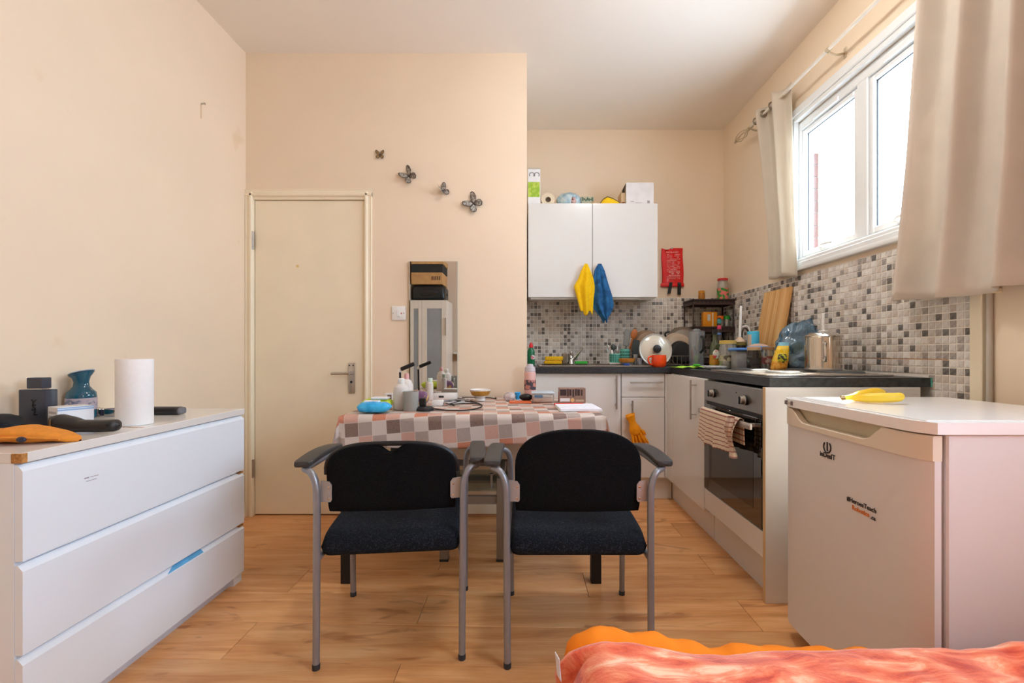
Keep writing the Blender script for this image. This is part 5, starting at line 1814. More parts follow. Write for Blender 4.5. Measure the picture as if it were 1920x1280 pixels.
def utensil(name, label, base, tip, blade, mat, bl=.09, bwid=.028, th=.006, hr=.005, cat='utensil'):
    """handle standing in a holder with a flat or spooned head"""
    base, tip = Vector(base), Vector(tip)
    t = thing(name, label, cat, base, 0, 'cooking utensils in the holders')
    d = (tip - base).normalized()
    neck = tip - d * bl
    part(t, 'handle', MB().tube([base, neck], hr, 8), mat)
    x_ = Vector((1, 0, 0))
    x_ = (x_ - d * x_.dot(d)).normalized()
    n_ = d.cross(x_)
    R = Matrix((x_, n_, d)).transposed().to_4x4()
    R.translation = neck
    q = MB()
    if blade == 'spoon':
        q.ball((0, 0, 0), (bwid, th * 1.6, bl * .5), 14, 10)
        q.v = [tuple(R @ (Vector(p) + Vector((0, 0, bl * .5)))) for p in q.v]
    elif blade == 'slice':
        q.box(-bwid, -th / 2, 0, bwid, th / 2, bl, .003, 1, M=R)
    else:                                                            # whisk loops
        for k in range(4):
            a = PI * k / 4
            pts_ = []
            for i in range(13):
                s_ = i / 12
                w = math.sin(PI * s_) ** .8 * bwid * (1 if s_ < .5 else 1)
                ph = -1 if s_ < .5 else 1
                zz = bl * (1 - abs(2 * s_ - 1) ** 1.6)
                xx = bwid * math.cos(PI * s_) * (1 - abs(2 * s_ - 1) ** 4) ** .5 if 0 < s_ < 1 else 0
                pts_.append(R @ Vector((xx * math.cos(a), xx * math.sin(a), zz)))
            q.tube(pts_, .0014, 5)
    part(t, 'head', q, mat)
    return t


utensil('spatula', 'grey slotted spatula leaning out of the taller mint holder', (h2x - .01, 3.56, S0 + .06), (X(1178, 3.58), 3.58, Z(618, 3.58)), 'slice', M_gspat, .13, .024)
utensil('serving_spoon', 'dark steel serving spoon upright behind the grey spatula', (h2x + .005, 3.57, S0 + .06), (X(1176, 3.60), 3.60, Z(619, 3.60)), 'spoon', pmat('dark_steel', (92, 92, 88), .3, .8), .09, .022)
utensil('wooden_spoon', 'orange-brown wooden spoon rising from the taller mint holder', (h2x + .015, 3.55, S0 + .06), (X(1192, 3.56), 3.56, Z(617, 3.56)), 'spoon', M_wsp, .080, .026, hr=.006)
utensil('fish_slice', 'dark green nylon slice beside the pan lid', (X(1190, 3.50), 3.50, K0), (X(1193, 3.52), 3.52, Z(637, 3.52)), 'slice', M_dsp, .14, .026)
utensil('whisk', 'small wire whisk sticking out of the shorter mint holder', (h1x - .01, 3.45, S0 + .04), (X(1138, 3.46), 3.46, Z(646, 3.46)), 'whisk', M_steel, .075, .020)
utensil('ladle', 'black nylon ladle head above the shorter mint holder', (h1x, 3.46, S0 + .04), (X(1149, 3.47), 3.47, Z(645, 3.47)), 'spoon', M_dsp, .05, .020)
utensil('fork', 'steel fork handle upright in the shorter mint holder', (h1x + .012, 3.45, S0 + .04), (X(1158, 3.46), 3.46, Z(647, 3.46)), 'slice', M_steel, .05, .006)
utensil('spoon', 'slim spoon beside the steel fork in the shorter mint holder', (h1x + .022, 3.44, S0 + .04), (X(1163, 3.45), 3.45, Z(644, 3.45)), 'spoon', M_gspat, .04, .010)
utensil('peeler', 'white handled peeler at the front of the shorter mint holder', (h1x - .016, 3.43, S0 + .04), (X(1147, 3.43), 3.43, Z(656, 3.43)), 'slice', M_wplast, .04, .009)

wbw = thing('wooden_bowl', 'orange-rimmed bowl on a glass base in front of the mint holders', 'bowl', (X(1176, 3.33), 3.33, S0))
c_ = (X(1175.5, 3.33), 3.33, 0)
part(wbw, 'base', MB().lathe([(0, S0), (.034, S0), (.036, S0 + .006), (.052, S0 + .020), (.050, S0 + .021), (0, S0 + .018)], c_, 26), pmat('grey_glass_base', (170, 172, 168), .25))
part(wbw, 'bowl', MB().lathe([(.050, S0 + .019), (.056, S0 + .026), (.060, S0 + .048), (.057, S0 + .048), (.050, S0 + .028), (0, S0 + .023)], c_, 26), pmat('amber_wood', (204, 134, 52), .45, var=.15, scale=30))
solo('bottle_lid', MB().lathe([(0, S0), (.024, S0), (.024, S0 + .011), (.02, S0 + .013), (0, S0 + .013)], (X(1174, 3.235), 3.235, 0), 20), pmat('royal_blue', (40, 76, 160), .4), 'flat blue lid at the front of the sink edge', 'lid')
M_cg = clear_mat('clear_grey_glass', (.84, .86, .88, 1), .3, .03, .25, (.62, .64, .68, 1))
for lb, u, y, r, v0 in (('taller clear tumbler behind the orange mug side of the lid', 1191.5, 3.36, .017, 664), ('shorter clear shot glass nearest the pan lid', 1199, 3.30, .018, 671)):
    q = MB().lathe([(0, S0), (r * .85, S0), (r, Z(v0, y)), (r - .0015, Z(v0, y)), (r * .8, S0 + .008), (0, S0 + .008)], (X(u, y), y, 0), 18)
    solo('tumbler', q, M_cg, lb, 'glass', 'clear glasses on the sink')

# dish rack with pans, the pan lid and the orange mug before it
M_wire = pmat('rack_wire', (150, 146, 140), .3, .8)
rk = thing('dish_rack', 'low wire dish rack holding the pans in front of the tiles', 'rack', (1.12, 3.55, K0))
rx0, rx1, ry0, ry1 = .92, 1.315, 3.38, 3.74
q = MB()
for z in (K0 + .012, K0 + .075):
    q.tube([(rx0, ry0, z), (rx1, ry0, z), (rx1, ry1, z), (rx0, ry1, z)], .0035, 6, closed=True)
part(rk, 'frame', q, M_wire)
for i in range(12):
    x = rx0 + .02 + i * .032
    part(rk, 'wire', MB().tube([(x, ry0, K0 + .075), (x, ry0, K0 + .012), (x, ry1, K0 + .012), (x, ry1, K0 + .075)], .002, 5), M_wire)
for x in (rx0 + .004, rx1 - .004):
    for y in (ry0 + .004, ry1 - .004):
        part(rk, 'foot', MB().lathe([(0, K0), (.006, K0), (.006, K0 + .012), (0, K0 + .012)], (x, y, 0), 10), M_black)


def pan(name, label, c, r, dep, lean, mat, mat_in, handle_dir=None, yaw=0.0, hl=.16):
    """frying pan on its edge: base to the camera; c = centre of the base"""
    t = thing(name, label, 'pan', (c[0], c[1], c[2] - r))
    R = Matrix.Translation(c) @ Matrix.Rotation(yaw, 4, 'Z') @ Matrix.Rotation(PI / 2 + lean, 4, 'X')
    # local +Z looks to the camera
    q = MB().lathe([(0, 0), (r * .80, 0), (r * .84, -.003), (r, -dep), (r + .003, -dep), (r + .003, -dep - .003), (r - .004, -dep - .002), (r * .82, -.007), (0, -.005)], (0, 0, 0), 36)
    q.v = [tuple(R @ Vector(p)) for p in q.v]
    part(t, 'body', q, mat)
    if handle_dir is not None:
        a = math.radians(handle_dir)
        d = Vector((math.cos(a), math.sin(a), 0))
        p0 = d * r + Vector((0, 0, -dep * .8))
        p1 = d * (r + hl * .5) + Vector((0, 0, -dep * .8 - .012))
        p2 = d * (r + hl) + Vector((0, 0, -dep * .8 - .012))
        part(t, 'handle', MB().tube([R @ p for p in smooth([p0, p1, p2], 5)], [.008] * 3 + [.011] * 8, 10, flat=.6), mat_in)
    return t


M_tanp = pmat('tan_enamel', (178, 156, 134), .35, var=.05)
M_greyp = pmat('taupe_aluminium', (120, 108, 94), .4, .3, var=.08)
M_blackp = pmat('black_nonstick', (26, 23, 22), .4, var=.1)
pan('frying_pan', 'tan frying pan tilted in the rack behind the glass jug', (X(1276, 3.49), 3.49, K0 + .150), .122, .045, -.30, M_tanp, M_black, None, .15)
pan('frying_pan', 'grey-brown pan leaning behind the tan frying pan', (X(1283, 3.555), 3.555, K0 + .168), .140, .04, -.10, M_greyp, M_black, None, -.1)
pan('frying_pan', 'black frying pan standing lowest in the rack', (X(1281, 3.43), 3.43, K0 + .103), .094, .03, -.22, M_blackp, M_black, None, .2)
sp0 = pan('saucepan', 'brown saucepan upright behind the round lid', (X(1217, 3.66), 3.66, K0 + .160), .128, .08, -.06, pmat('brown_enamel', (150, 116, 84), .35, var=.08), M_black, None, 0)
q = MB()
hx_, hz_ = X(1253.5, 3.645), Z(627, 3.645)
q.tube([(hx_ + .028 * math.cos(a), 3.645, hz_ + .021 * math.sin(a)) for a in [2 * PI * i / 20 for i in range(20)]], .0075, 8, closed=True)
part(sp0, 'handle', q, M_black)
part(sp0, 'handle_shank', MB().tube([(hx_ - .022, 3.648, hz_ - .012), (hx_ - .065, 3.675, hz_ - .03)], .007, 8), M_steel)

lc = (X(1229, 3.30), 3.30, K0 + .1205)
ld = thing('pan_cover', 'round cream pan lid with a black knob propped on its edge', 'lid', (lc[0], lc[1], K0))
R = Matrix.Translation(lc) @ Matrix.Rotation(PI / 2 - .16, 4, 'X')
lr = .1195
q = MB().lathe([(0, .020), (.05, .017), (.09, .010), (lr - .010, .002), (lr - .010, .0), (.09, .007), (.05, .014), (0, .017)], (0, 0, 0), 40)
q.v = [tuple(R @ Vector(p)) for p in q.v]
part(ld, 'dome', q, pmat('cream_enamel', (214, 206, 188), .18, var=.05, scale=12, coat=.4))
q = MB().lathe([(lr - .012, -.001), (lr, -.001), (lr + .001, .003), (lr - .002, .006), (lr - .012, .004)], (0, 0, 0), 40)
q.v = [tuple(R @ Vector(p)) for p in q.v]
part(ld, 'rim', q, pmat('dull_steel_rim', (186, 182, 174), .45, .8))
q = MB().lathe([(0, .018), (.014, .018), (.014, .028), (.026, .034), (.030, .044), (.026, .054), (.012, .058), (0, .058)], (0, 0, 0), 24)
q.v = [tuple(R @ (Vector(p) + Vector((.012, -.04, 0)))) for p in q.v] if False else [tuple(R @ Vector(p)) for p in q.v]
part(ld, 'knob', q, M_black)

om = thing('mug', 'bright orange ribbed mug in front of the pan lid', 'mug', (X(1234, 3.185), 3.185, K0))
c_ = (X(1235.5, 3.185), 3.185, 0)
q = MB().lathe([(0, K0), (.038, K0), (.048, K0 + .012), (.052, K0 + .040), (.049, K0 + .080), (.048, K0 + .084), (.045, K0 + .084), (.047, K0 + .04), (.040, K0 + .012), (0, K0 + .008)], c_, 48)
q.v = [(c_[0] + (x - c_[0]) * (1 + .018 * math.cos(12 * math.atan2(y - c_[1], x - c_[0]))), c_[1] + (y - c_[1]) * (1 + .018 * math.cos(12 * math.atan2(y - c_[1], x - c_[0]))), z) for x, y, z in q.v]
M_ormug = pmat('orange_glaze', (240, 74, 22), .2, var=.05, coat=.4)
part(om, 'cup', q, M_ormug)
part(om, 'handle', MB().tube(smooth([(c_[0] - .046, 3.18, K0 + .074), (c_[0] - .072, 3.175, K0 + .070), (c_[0] - .079, 3.172, K0 + .046), (c_[0] - .066, 3.175, K0 + .022), (c_[0] - .046, 3.18, K0 + .016)], 5), .006, 10), M_ormug)

# glass blender jug
jx, jy = X(1306, 3.22), 3.22
jg = thing('glass_jug', 'tall clear blender jug with a dark handle beside the corner shelf', 'jug', (jx, jy, K0))
jt = Z(622, jy)
M_jug = clear_mat('smoky_jug', (.84, .87, .90, 1), .35, .03, .22, (.50, .54, .60, 1))
part(jg, 'jug', MB().lathe([(0, K0), (.047, K0), (.050, K0 + .01), (.056, jt), (.054, jt), (.047, K0 + .012), (0, K0 + .012)], (jx, jy, 0), 28), M_jug)
part(jg, 'base_ring', MB().lathe([(.0475, K0), (.0505, K0), (.0515, K0 + .016), (.0485, K0 + .016)], (jx, jy, 0), 28), pmat('grey_ring', (146, 146, 150), .3))
part(jg, 'handle', MB().tube(smooth([(jx + .012, jy - .056, jt - .035), (jx + .016, jy - .085, jt - .05), (jx + .014, jy - .085, jt - .12), (jx + .008, jy - .054, jt - .145)], 5), .009, 10), M_black)
part(jg, 'lid', MB().lathe([(0, jt), (.052, jt), (.055, jt + .006), (.03, jt + .010), (.018, jt + .022), (0, jt + .024)], (jx, jy, 0), 26), M_jug)

# ================================================================ corner shelf and what stands on it
M_rackb = pmat('dark_brown_metal', (72, 54, 50), .42, .2, var=.12, scale=30)
cs = thing('corner_shelf', 'dark brown three-tier metal rack in the worktop corner', 'rack', (1.49, 3.66, K0))
sx0, sx1, sy0, sy1 = 1.335, 1.670, 3.62, 3.838
tiers = [K0 + .014, Z(622, 3.58) , Z(570, 3.58)]
for z in tiers:
    q = MB().box(sx0, sy0, z + .028, sx1, sy1, z + .034)
    part(cs, 'tray', q, M_rackb)
    for (a, b) in (((sx0, sy0), (sx1, sy0 + .004)), ((sx0, sy1 - .004), (sx1, sy1)), ((sx0, sy0), (sx0 + .004, sy1)), ((sx1 - .004, sy0), (sx1, sy1))):
        part(cs, 'tray_wall', MB().box(a[0], a[1], z, b[0], b[1], z + .046), M_rackb)
    q = MB()
    for i in range(9):
        q.box(sx0 + .03 + i * .033, sy0 - .0006, z + .014, sx0 + .05 + i * .033, sy0 + .0004, z + .030)
    part(cs, 'slot', q, pmat('rack_slot', (48, 34, 32), .6))
for x in (sx0 + .008, sx1 - .008):
    for y in (sy0 + .008, sy1 - .008):
        part(cs, 'post', MB().tube([(x, y, K0), (x, y, tiers[2] + .05)], .006, 10), M_rackb)
t1, t2 = tiers[1] + .0348, tiers[2] + .0348


def jar(name, label, c, r, z0, z1, lid, glass=None, fill=None, fill_h=.6, neck=.86, lab=None, lid_h=.016, cat='jar'):
    t = thing(name, label, cat, (c[0], c[1], z0))
    h = z1 - z0 - lid_h
    g_ = glass or clear_mat('jar_glass', (.93, .94, .92, 1), .25, .02, .10, (.7, .7, .66, 1))
    part(t, 'glass', MB().lathe([(0, z0), (r * .94, z0), (r, z0 + .005), (r, z0 + h * .80), (r * neck, z0 + h * .94), (r * neck, z0 + h), (r * neck - .002, z0 + h), (r * neck - .002, z0 + h * .93), (r - .0025, z0 + h * .79), (r - .0025, z0 + .006), (0, z0 + .005)], (c[0], c[1], 0), 24), g_)
    if fill:
        part(t, 'contents', MB().lathe([(0, z0 + .006), (r - .004, z0 + .007), (r - .004, z0 + h * fill_h), (r * .5, z0 + h * fill_h + .004), (0, z0 + h * fill_h + .002)], (c[0], c[1], 0), 22), fill)
    if lab:
        part(t, 'label', MB().lathe([(r + .0003, z0 + h * lab[1]), (r + .0009, z0 + h * lab[1]), (r + .0009, z0 + h * lab[2]), (r + .0003, z0 + h * lab[2])], (c[0], c[1], 0), 24), lab[0])
    part(t, 'lid', MB().lathe([(r * neck - .001, z0 + h - .003), (r * neck + .003, z0 + h - .002), (r * neck + .003, z1 - .002), (r * neck, z1), (0, z1)], (c[0], c[1], 0), 24), lid)
    return t


M_redlid = pmat('red_lid', (206, 40, 44), .4)
M_grlid = pmat('green_lid', (40, 150, 50), .4)
M_orlid = pmat('orange_lid', (240, 110, 24), .4)
M_yellid = pmat('brass_yellow_lid', (206, 176, 92), .35, .3)
M_tanlid = pmat('tan_lid', (196, 160, 116), .4, .2)
M_brlid = pmat('brown_lid', (156, 118, 84), .45, .2)
jar('spice_jar', 'glass jar with a red lid and green label, highest on the rack', (X(1355, 3.71), 3.71), .044, t2 + .001, Z(522, 3.71), M_redlid, lab=(pmat('green_red_label', (52, 140, 54), .5, col2=(226, 120, 110), scale=30, fac_pow=(.48, .54)), .04, .62))
am = jar('spice_jar', 'tiny amber jar at the left of the top shelf', (X(1315.5, 3.70), 3.70), .026, t2 + .001, Z(545, 3.70), pmat('amber_lid', (206, 140, 36), .35), glass=pmat('amber_glass', (176, 110, 24), .2, coat=.3), lid_h=.02)
sop = thing('soap_packet', 'orange printed packet on the middle shelf', 'packet', (X(1332, 3.70), 3.70, t1))
a, b = X(1319, 3.68), X(1345, 3.68)
ph = Z(583, 3.62) - t1 - .001
part(sop, 'packet', MB().box(a, 3.68, t1 + .001, b, 3.73, t1 + .001 + ph, .005, 2), pmat('orange_packet', (236, 150, 24), .4, var=.06))
part(sop, 'print', MB().box(a + .032, 3.6793, t1 + .45 * ph, a + .056, 3.6803, t1 + .85 * ph), pmat('pale_print2', (216, 214, 200), .5))
part(sop, 'stripe', MB().box(a + .070, 3.6793, t1 + .1 * ph, a + .080, 3.6803, t1 + .95 * ph), pmat('cream_stripe', (240, 226, 190), .5))
jar('spice_jar', 'small spice jar with an orange lid on the middle shelf', (X(1351, 3.66), 3.66), .024, t1 + .001, Z(592, 3.66), M_orlid, fill=pmat('paprika', (120, 70, 60), .9), lid_h=.026)
jar('spice_jar', 'small spice jar with a green lid on the middle shelf', (X(1363, 3.66), 3.66), .024, t1 + .001, Z(592, 3.66), M_grlid, fill=pmat('grey_herbs', (110, 104, 96), .9), lid_h=.026)

# ================================================================ ON THE WORKTOP, right run
M_olive = clear_mat('olive_glass', (.45, .50, .25, 1), .35, .03, .55, (.06, .09, .03, 1))
ox, oy = X(1340, 3.02), 3.02
ob_ = thing('oil_bottle', 'dark green oil bottle with a red and white round label', 'bottle', (ox, oy, K0))
part(ob_, 'glass', MB().lathe([(0, K0), (.031, K0), (.033, K0 + .005), (.033, K0 + .125), (.028, K0 + .155), (.015, K0 + .185), (.0135, K0 + .225), (.015, K0 + .230), (0, K0 + .230)], (ox, oy, 0), 24), M_olive)
part(ob_, 'label', MB().lathe([(.0334, K0 + .020), (.034, K0 + .020), (.034, K0 + .085), (.0334, K0 + .085)], (ox, oy, 0), 24), pmat('amber_label', (176, 120, 40), .5, var=.2, scale=40))
part(ob_, 'badge', MB().ball((ox - .004, oy - .0345, K0 + .090), (.024, .003, .030), 18, 9), pmat('badge_white', (226, 222, 210), .5, col2=(216, 60, 60), scale=28, fac_pow=(.52, .58)))
part(ob_, 'cap', MB().lathe([(.0150, K0 + .222), (.0165, K0 + .224), (.0165, K0 + .250), (0, K0 + .252)], (ox, oy, 0), 16), M_black)
ox2, oy2 = X(1348.5, 3.22), 3.22
o2 = thing('sauce_bottle', 'slim dark sauce bottle with coloured neck bands behind the oil bottle', 'bottle', (ox2, oy2, K0))
part(o2, 'glass', MB().lathe([(0, K0), (.030, K0), (.032, K0 + .006), (.032, K0 + .170), (.020, K0 + .205), (.013, K0 + .235), (.012, Z(596, oy2)), (0, Z(595, oy2))], (ox2, oy2, 0), 22), pmat('dark_sauce_glass', (40, 34, 32), .15, coat=.4))
for c_, v0, v1 in (((60, 132, 132), 606, 598), ((206, 60, 96), 617, 610), ((96, 140, 210), 630, 624)):
    part(o2, 'neck_band', MB().lathe([(.0128, Z(v0, oy2)), (.0145, Z(v0, oy2)), (.0145, Z(v1, oy2)), (.0128, Z(v1, oy2))], (ox2, oy2, 0), 18), pmat('neck_band_%d' % v0, c_, .4))
jar('storage_jar', 'large glass jar with a yellow lid, half full of pale flour', (X(1364.5, 2.90), 2.90), .053, K0, Z(638, 2.90), M_yellid, fill=pmat('pale_flour', (158, 142, 122), .9, var=.15, scale=40), fill_h=.52, lab=(pmat('jar_label', (170, 160, 130), .6, col2=(90, 84, 70), scale=50, fac_pow=(.5, .55)), .30, .52), neck=.9, lid_h=.02)
# dark jar with the upright flared masher
dj = jar('storage_jar', 'dark brown jar under the flared masher', (X(1388, 2.95), 2.95), .040, K0, Z(642, 2.95), pmat('olive_lid', (120, 108, 50), .4), glass=pmat('dark_jar', (40, 30, 24), .15, coat=.4))
z_ = Z(642, 2.95) + .001
c_ = (X(1387, 2.95), 2.95, 0)
mm = thing('potato_masher', 'upright white handle with a flared tan base on the dark jar', 'utensil', (c_[0], c_[1], z_))
part(mm, 'base', MB().lathe([(0, z_), (.034, z_), (.036, z_ + .004), (.022, z_ + .022), (.010, z_ + .034), (0, z_ + .034)], c_, 22), pmat('tan_rubber', (196, 166, 138), .5))
part(mm, 'handle', MB().tube([(c_[0], c_[1], z_ + .03), (c_[0] + .008, c_[1], Z(573, 2.95))], [.0085, .0075], 12), M_wplast)
lw = thing('loop_grater', 'dark wire loop with a white top standing beside the masher', 'utensil', (X(1396, 3.02), 3.02, K0))
lx_, ly_ = X(1397, 3.02), 3.02
q = MB().tube(smooth([(lx_ - .022, ly_, K0 + .02), (lx_ - .026, ly_, K0 + .16), (lx_ - .014, ly_, K0 + .252), (lx_ + .012, ly_, K0 + .255), (lx_ + .026, ly_, K0 + .20), (lx_ + .024, ly_, K0 + .02)], 6), .006, 8)
part(lw, 'loop', q, pmat('dark_wire', (74, 68, 62), .4, .3))
part(lw, 'top', MB().tube(smooth([(lx_ - .02, ly_ - .001, K0 + .272), (lx_ + .016, ly_ - .001, K0 + .274), (lx_ + .036, ly_ - .001, K0 + .225)], 5), .0055, 8), M_wplast)
part(lw, 'base', MB().box(lx_ - .034, ly_ - .02, K0, lx_ + .034, ly_ + .02, K0 + .022, .004), M_dark)
bc = thing('blue_canister', 'tall turquoise cylindrical canister in front of the chopping board', 'canister', (X(1412.5, 2.90), 2.90, K0))
c_ = (X(1412.5, 2.90), 2.90, 0)
part(bc, 'body', MB().lathe([(0, K0), (.034, K0), (.035, K0 + .004), (.035, Z(622, 2.9)), (.033, Z(621, 2.9)), (.033, Z(624, 2.9)), (0, Z(624, 2.9))], c_, 26), pmat('turquoise_plastic', (66, 176, 208), .4, var=.04))
part(bc, 'label', MB().prism([(c_[0] + .0354 * math.cos(a), c_[1] + .0354 * math.sin(a)) for a in [math.radians(d_) for d_ in range(170, 232, 8)]] + [(c_[0] + .0346 * math.cos(a), c_[1] + .0346 * math.sin(a)) for a in [math.radians(d_) for d_ in range(226, 164, -8)]], 'z', K0 + .05, Z(627, 2.9)), pmat('beige_label', (206, 184, 164), .5))
# containers with blue lids
M_bllid = pmat('cornflower_lid', (92, 146, 222), .4)
M_greyc = clear_mat('grey_tub', (.8, .8, .8, 1), .25, .1, .7, (.42, .40, .38, 1))
def tub_(label, x0, x1, y0, y1, z0, z1, ovh, mat):
    t = thing('food_container', label, 'container', ((x0 + x1) / 2, (y0 + y1) / 2, z0), 0, 'food containers with blue lids')
    part(t, 'tub', MB().box(x0, y0, z0, x1, y1, z1 - .016, .010, 2), mat)
    part(t, 'lid', MB().box(x0 - ovh, y0 - ovh, z1 - .016, x1 + ovh, y1 + ovh, z1, .005, 2), M_bllid)
    return t


tub_('grey food container with a flat blue lid, front left of the group', X(1381, 2.74), X(1402, 2.74), 2.74, 2.82, K0, Z(652, 2.74), .012, M_greyc)
rd = thing('food_container', 'round food container with a blue rim and tan domed lid', 'container', (X(1421, 2.76), 2.76, K0), 0, 'food containers with blue lids')
c_ = (X(1421.5, 2.76), 2.76, 0)
zr = Z(652, 2.76)
part(rd, 'tub', MB().lathe([(0, K0), (.048, K0), (.056, zr - .01), (0, zr - .01)], c_, 26), M_greyc)
part(rd, 'rim', MB().lathe([(.050, zr - .012), (.063, zr - .012), (.064, zr + .008), (.056, zr + .010), (.050, zr + .008)], c_, 28), M_bllid)
part(rd, 'dome', MB().lathe([(.057, zr + .008), (.045, zr + .018), (.02, zr + .026), (0, zr + .027)], c_, 26), pmat('tan_dome', (190, 160, 138), .4))
jar('storage_jar', 'black coffee jar with a tan lid among the containers', (X(1413.5, 2.60), 2.60), .038, K0, Z(650, 2.60), M_tanlid, glass=pmat('coffee_glass', (30, 24, 22), .12, coat=.5), lab=(pmat('coffee_label', (34, 31, 30), .4, col2=(96, 120, 116), scale=24, fac_pow=(.60, .64)), .30, .62), lid_h=.018)
jar('storage_jar', 'clear jar with a brown lid and dark red label', (X(1440, 2.655), 2.655), .035, K0, Z(650, 2.655), M_brlid, fill=pmat('brown_grains', (120, 102, 84), .9), fill_h=.55, lab=(pmat('maroon_label', (122, 60, 60), .5, col2=(160, 140, 124), scale=36, fac_pow=(.5, .58)), .3, .68), lid_h=.016)
yb = thing('snack_bag', 'yellow and orange foil bag with a blue top near the hob', 'bag', (X(1459, 2.575), 2.60, K0 + .0))
ybx = X(1459, 2.585)
def bagf(u, v):
    a = 2 * PI * u
    wd, dp = lerp_rows([(0, .030, .010), (.05, .044, .026), (.4, .042, .030), (.75, .036, .020), (.92, .030, .008), (1, .030, .003)], v)
    sup = lambda q, p: math.copysign(abs(q) ** p, q)
    n_ = .003 * noise.noise(Vector((u * 9, v * 9, 3)))
    return (ybx - .012 + .034 * v + sup(math.cos(a), .8) * wd, 2.565 + sup(math.sin(a), .8) * dp + n_, K0 + .160 * v + n_)
mb = MB().grid(bagf, 25, 25)
mb.m = [1 if (f_ // 24) > 20 else 2 if (f_ // 24) < 8 else 0 for f_ in range(len(mb.f))]
part(yb, 'bag', mb, [pmat('yellow_foil', (246, 196, 20), .3, col2=(250, 214, 90), scale=50), pmat('blue_foil', (140, 196, 214), .3, var=.15, scale=50), pmat('orange_foil', (238, 148, 30), .35, col2=(246, 190, 90), scale=80)], sharp=80)
part(yb, 'print', MB().lump((ybx - .006, 2.537, K0 + .072), (.026, .006, .024), .4, 3, 51, 12, 8), pmat('dark_print3', (70, 72, 74), .4, col2=(220, 216, 60), scale=60, fac_pow=(.5, .55)), sharp=80)

# blue plastic bag with groceries in it
gbx, gby = X(1504, 2.62), 2.66
bb = thing('carrier_bag', 'translucent blue plastic bag slumped against the tiles beside the pot', 'bag', (gbx, gby, K0))
M_bag = clear_mat('blue_film_bag', (.48, .64, .78, 1), .45, .10, .42, (.12, .28, .42, 1))
def bagg(u, v):
    a = 2 * PI * u
    wd, dp, sh_ = lerp_rows([(0, .085, .05, 0), (.04, .118, .075, 0), (.35, .120, .08, 0), (.6, .118, .07, .0), (.8, .104, .05, .006), (.93, .082, .02, .014), (1, .050, .004, .024)], v)
    n_ = .022 * noise.noise(Vector((math.cos(a) * 2.4, math.sin(a) * 2.4, v * 5))) + .008 * noise.noise(Vector((math.cos(a) * 7, math.sin(a) * 7, v * 13)))
    sup = lambda q, p: math.copysign(abs(q) ** p, q)
    x = gbx + sh_ + sup(math.cos(a), .8) * (wd + n_)
    return (min(x, XR - .006), gby + sup(math.sin(a), .8) * (dp + n_), max(K0, K0 + .285 * v + .018 * v * math.cos(a) + .4 * n_ * v))
part(bb, 'bag', MB().grid(bagg, 49, 37), M_bag, sharp=100)
for i, (dx, dy, dz, rr2, c_) in enumerate(((-.05, -.02, .05, .042, (196, 170, 110)), (.03, .0, .055, .05, (150, 130, 100)), (-.01, -.02, .12, .035, (186, 168, 90)), (.055, -.02, .05, .03, (120, 150, 170)))):
    part(bb, 'groceries', MB().lump((gbx + dx, gby + dy, K0 + dz), rr2, .2, 2.5, 60 + i, 14, 9, floor=K0 + .002), pmat('groceries_%d' % i, c_, .5, var=.2, scale=30), sharp=80)
q = MB().tube(smooth([(gbx + .03, gby - .07, K0 + .19), (gbx + .10, gby - .05, K0 + .235), (gbx + .145, gby - .03, K0 + .27)], 6), [.012, .014, .017, .018, .018, .016, .015, .014, .013, .012, .010, .008, .004], 8, flat=.4)
part(bb, 'bag_handle', q, M_bag)

# chopping board leaning on the right wall
M_bam = pmat('bamboo_board', (242, 202, 142), .45, col2=(216, 166, 104), scale=3.0, stretch=(1, 26, .6), fac_pow=(.35, .65))
M_bam2 = pmat('bamboo_board_dark', (228, 178, 112), .45, col2=(204, 150, 88), scale=3.0, stretch=(1, 26, .6), fac_pow=(.35, .65))
cbd = thing('chopping_board', 'upright bamboo chopping board leaning on the right tiles', 'board', (1.58, 2.98, K0))
zb_ = 1.437
xb, xt = 1.565, 1.652
mlean = math.atan2(xt - xb, zb_ - K0)
R = Matrix.Translation((xb, 2.985, K0 + .002)) @ Matrix.Rotation(mlean, 4, 'Y')
bh = (zb_ - K0) / math.cos(mlean)
for i in range(8):
    y0 = -.155 + i * .03875
    part(cbd, 'board_strip', MB().box(0, y0 + .0004, 0, .018, y0 + .0383, bh, .0012, M=R), M_bam if i % 2 else M_bam2)

# big steel pot on the hob
px_, py_ = 1.475, 2.25
pz = WT + .0188
pt = thing('cooking_pot', 'tall polished steel pot with a lid on the hob', 'pot', (px_, py_, pz))
phh = .158
part(pt, 'body', MB().lathe([(0, pz), (.074, pz), (.078, pz + .005), (.078, pz + phh), (.081, pz + phh + .002), (.081, pz + phh + .004), (.076, pz + phh + .004), (.076, pz + .008), (0, pz + .006)], (px_, py_, 0), 44), pmat('pot_steel', (206, 196, 182), .13, 1.0, var=.05, scale=6, stretch=(30, 30, .5)))
part(pt, 'base_disc', MB().lathe([(.0745, pz), (.0785, pz + .001), (.0785, pz + .009), (.0782, pz + .010)], (px_, py_, 0), 44), M_steel)
part(pt, 'lid', MB().lathe([(.0815, pz + phh + .004), (.083, pz + phh + .007), (.078, pz + phh + .010), (.06, pz + phh + .022), (.026, pz + phh + .028), (0, pz + phh + .029)], (px_, py_, 0), 44), M_chrome)
part(pt, 'lid_knob', MB().lathe([(0, pz + phh + .028), (.022, pz + phh + .028), (.022, pz + phh + .033), (.006, pz + phh + .036), (.0055, pz + phh + .118), (.004, pz + phh + .120), (0, pz + phh + .120)], (px_, py_, 0), 18), M_wplast)
Rh = Matrix.Translation((px_, py_, 0)) @ Matrix.Rotation(-.50, 4, 'Z')
q = MB().box(-.010, -.090, pz + .124, .010, -.074, pz + .138, .003, 2)
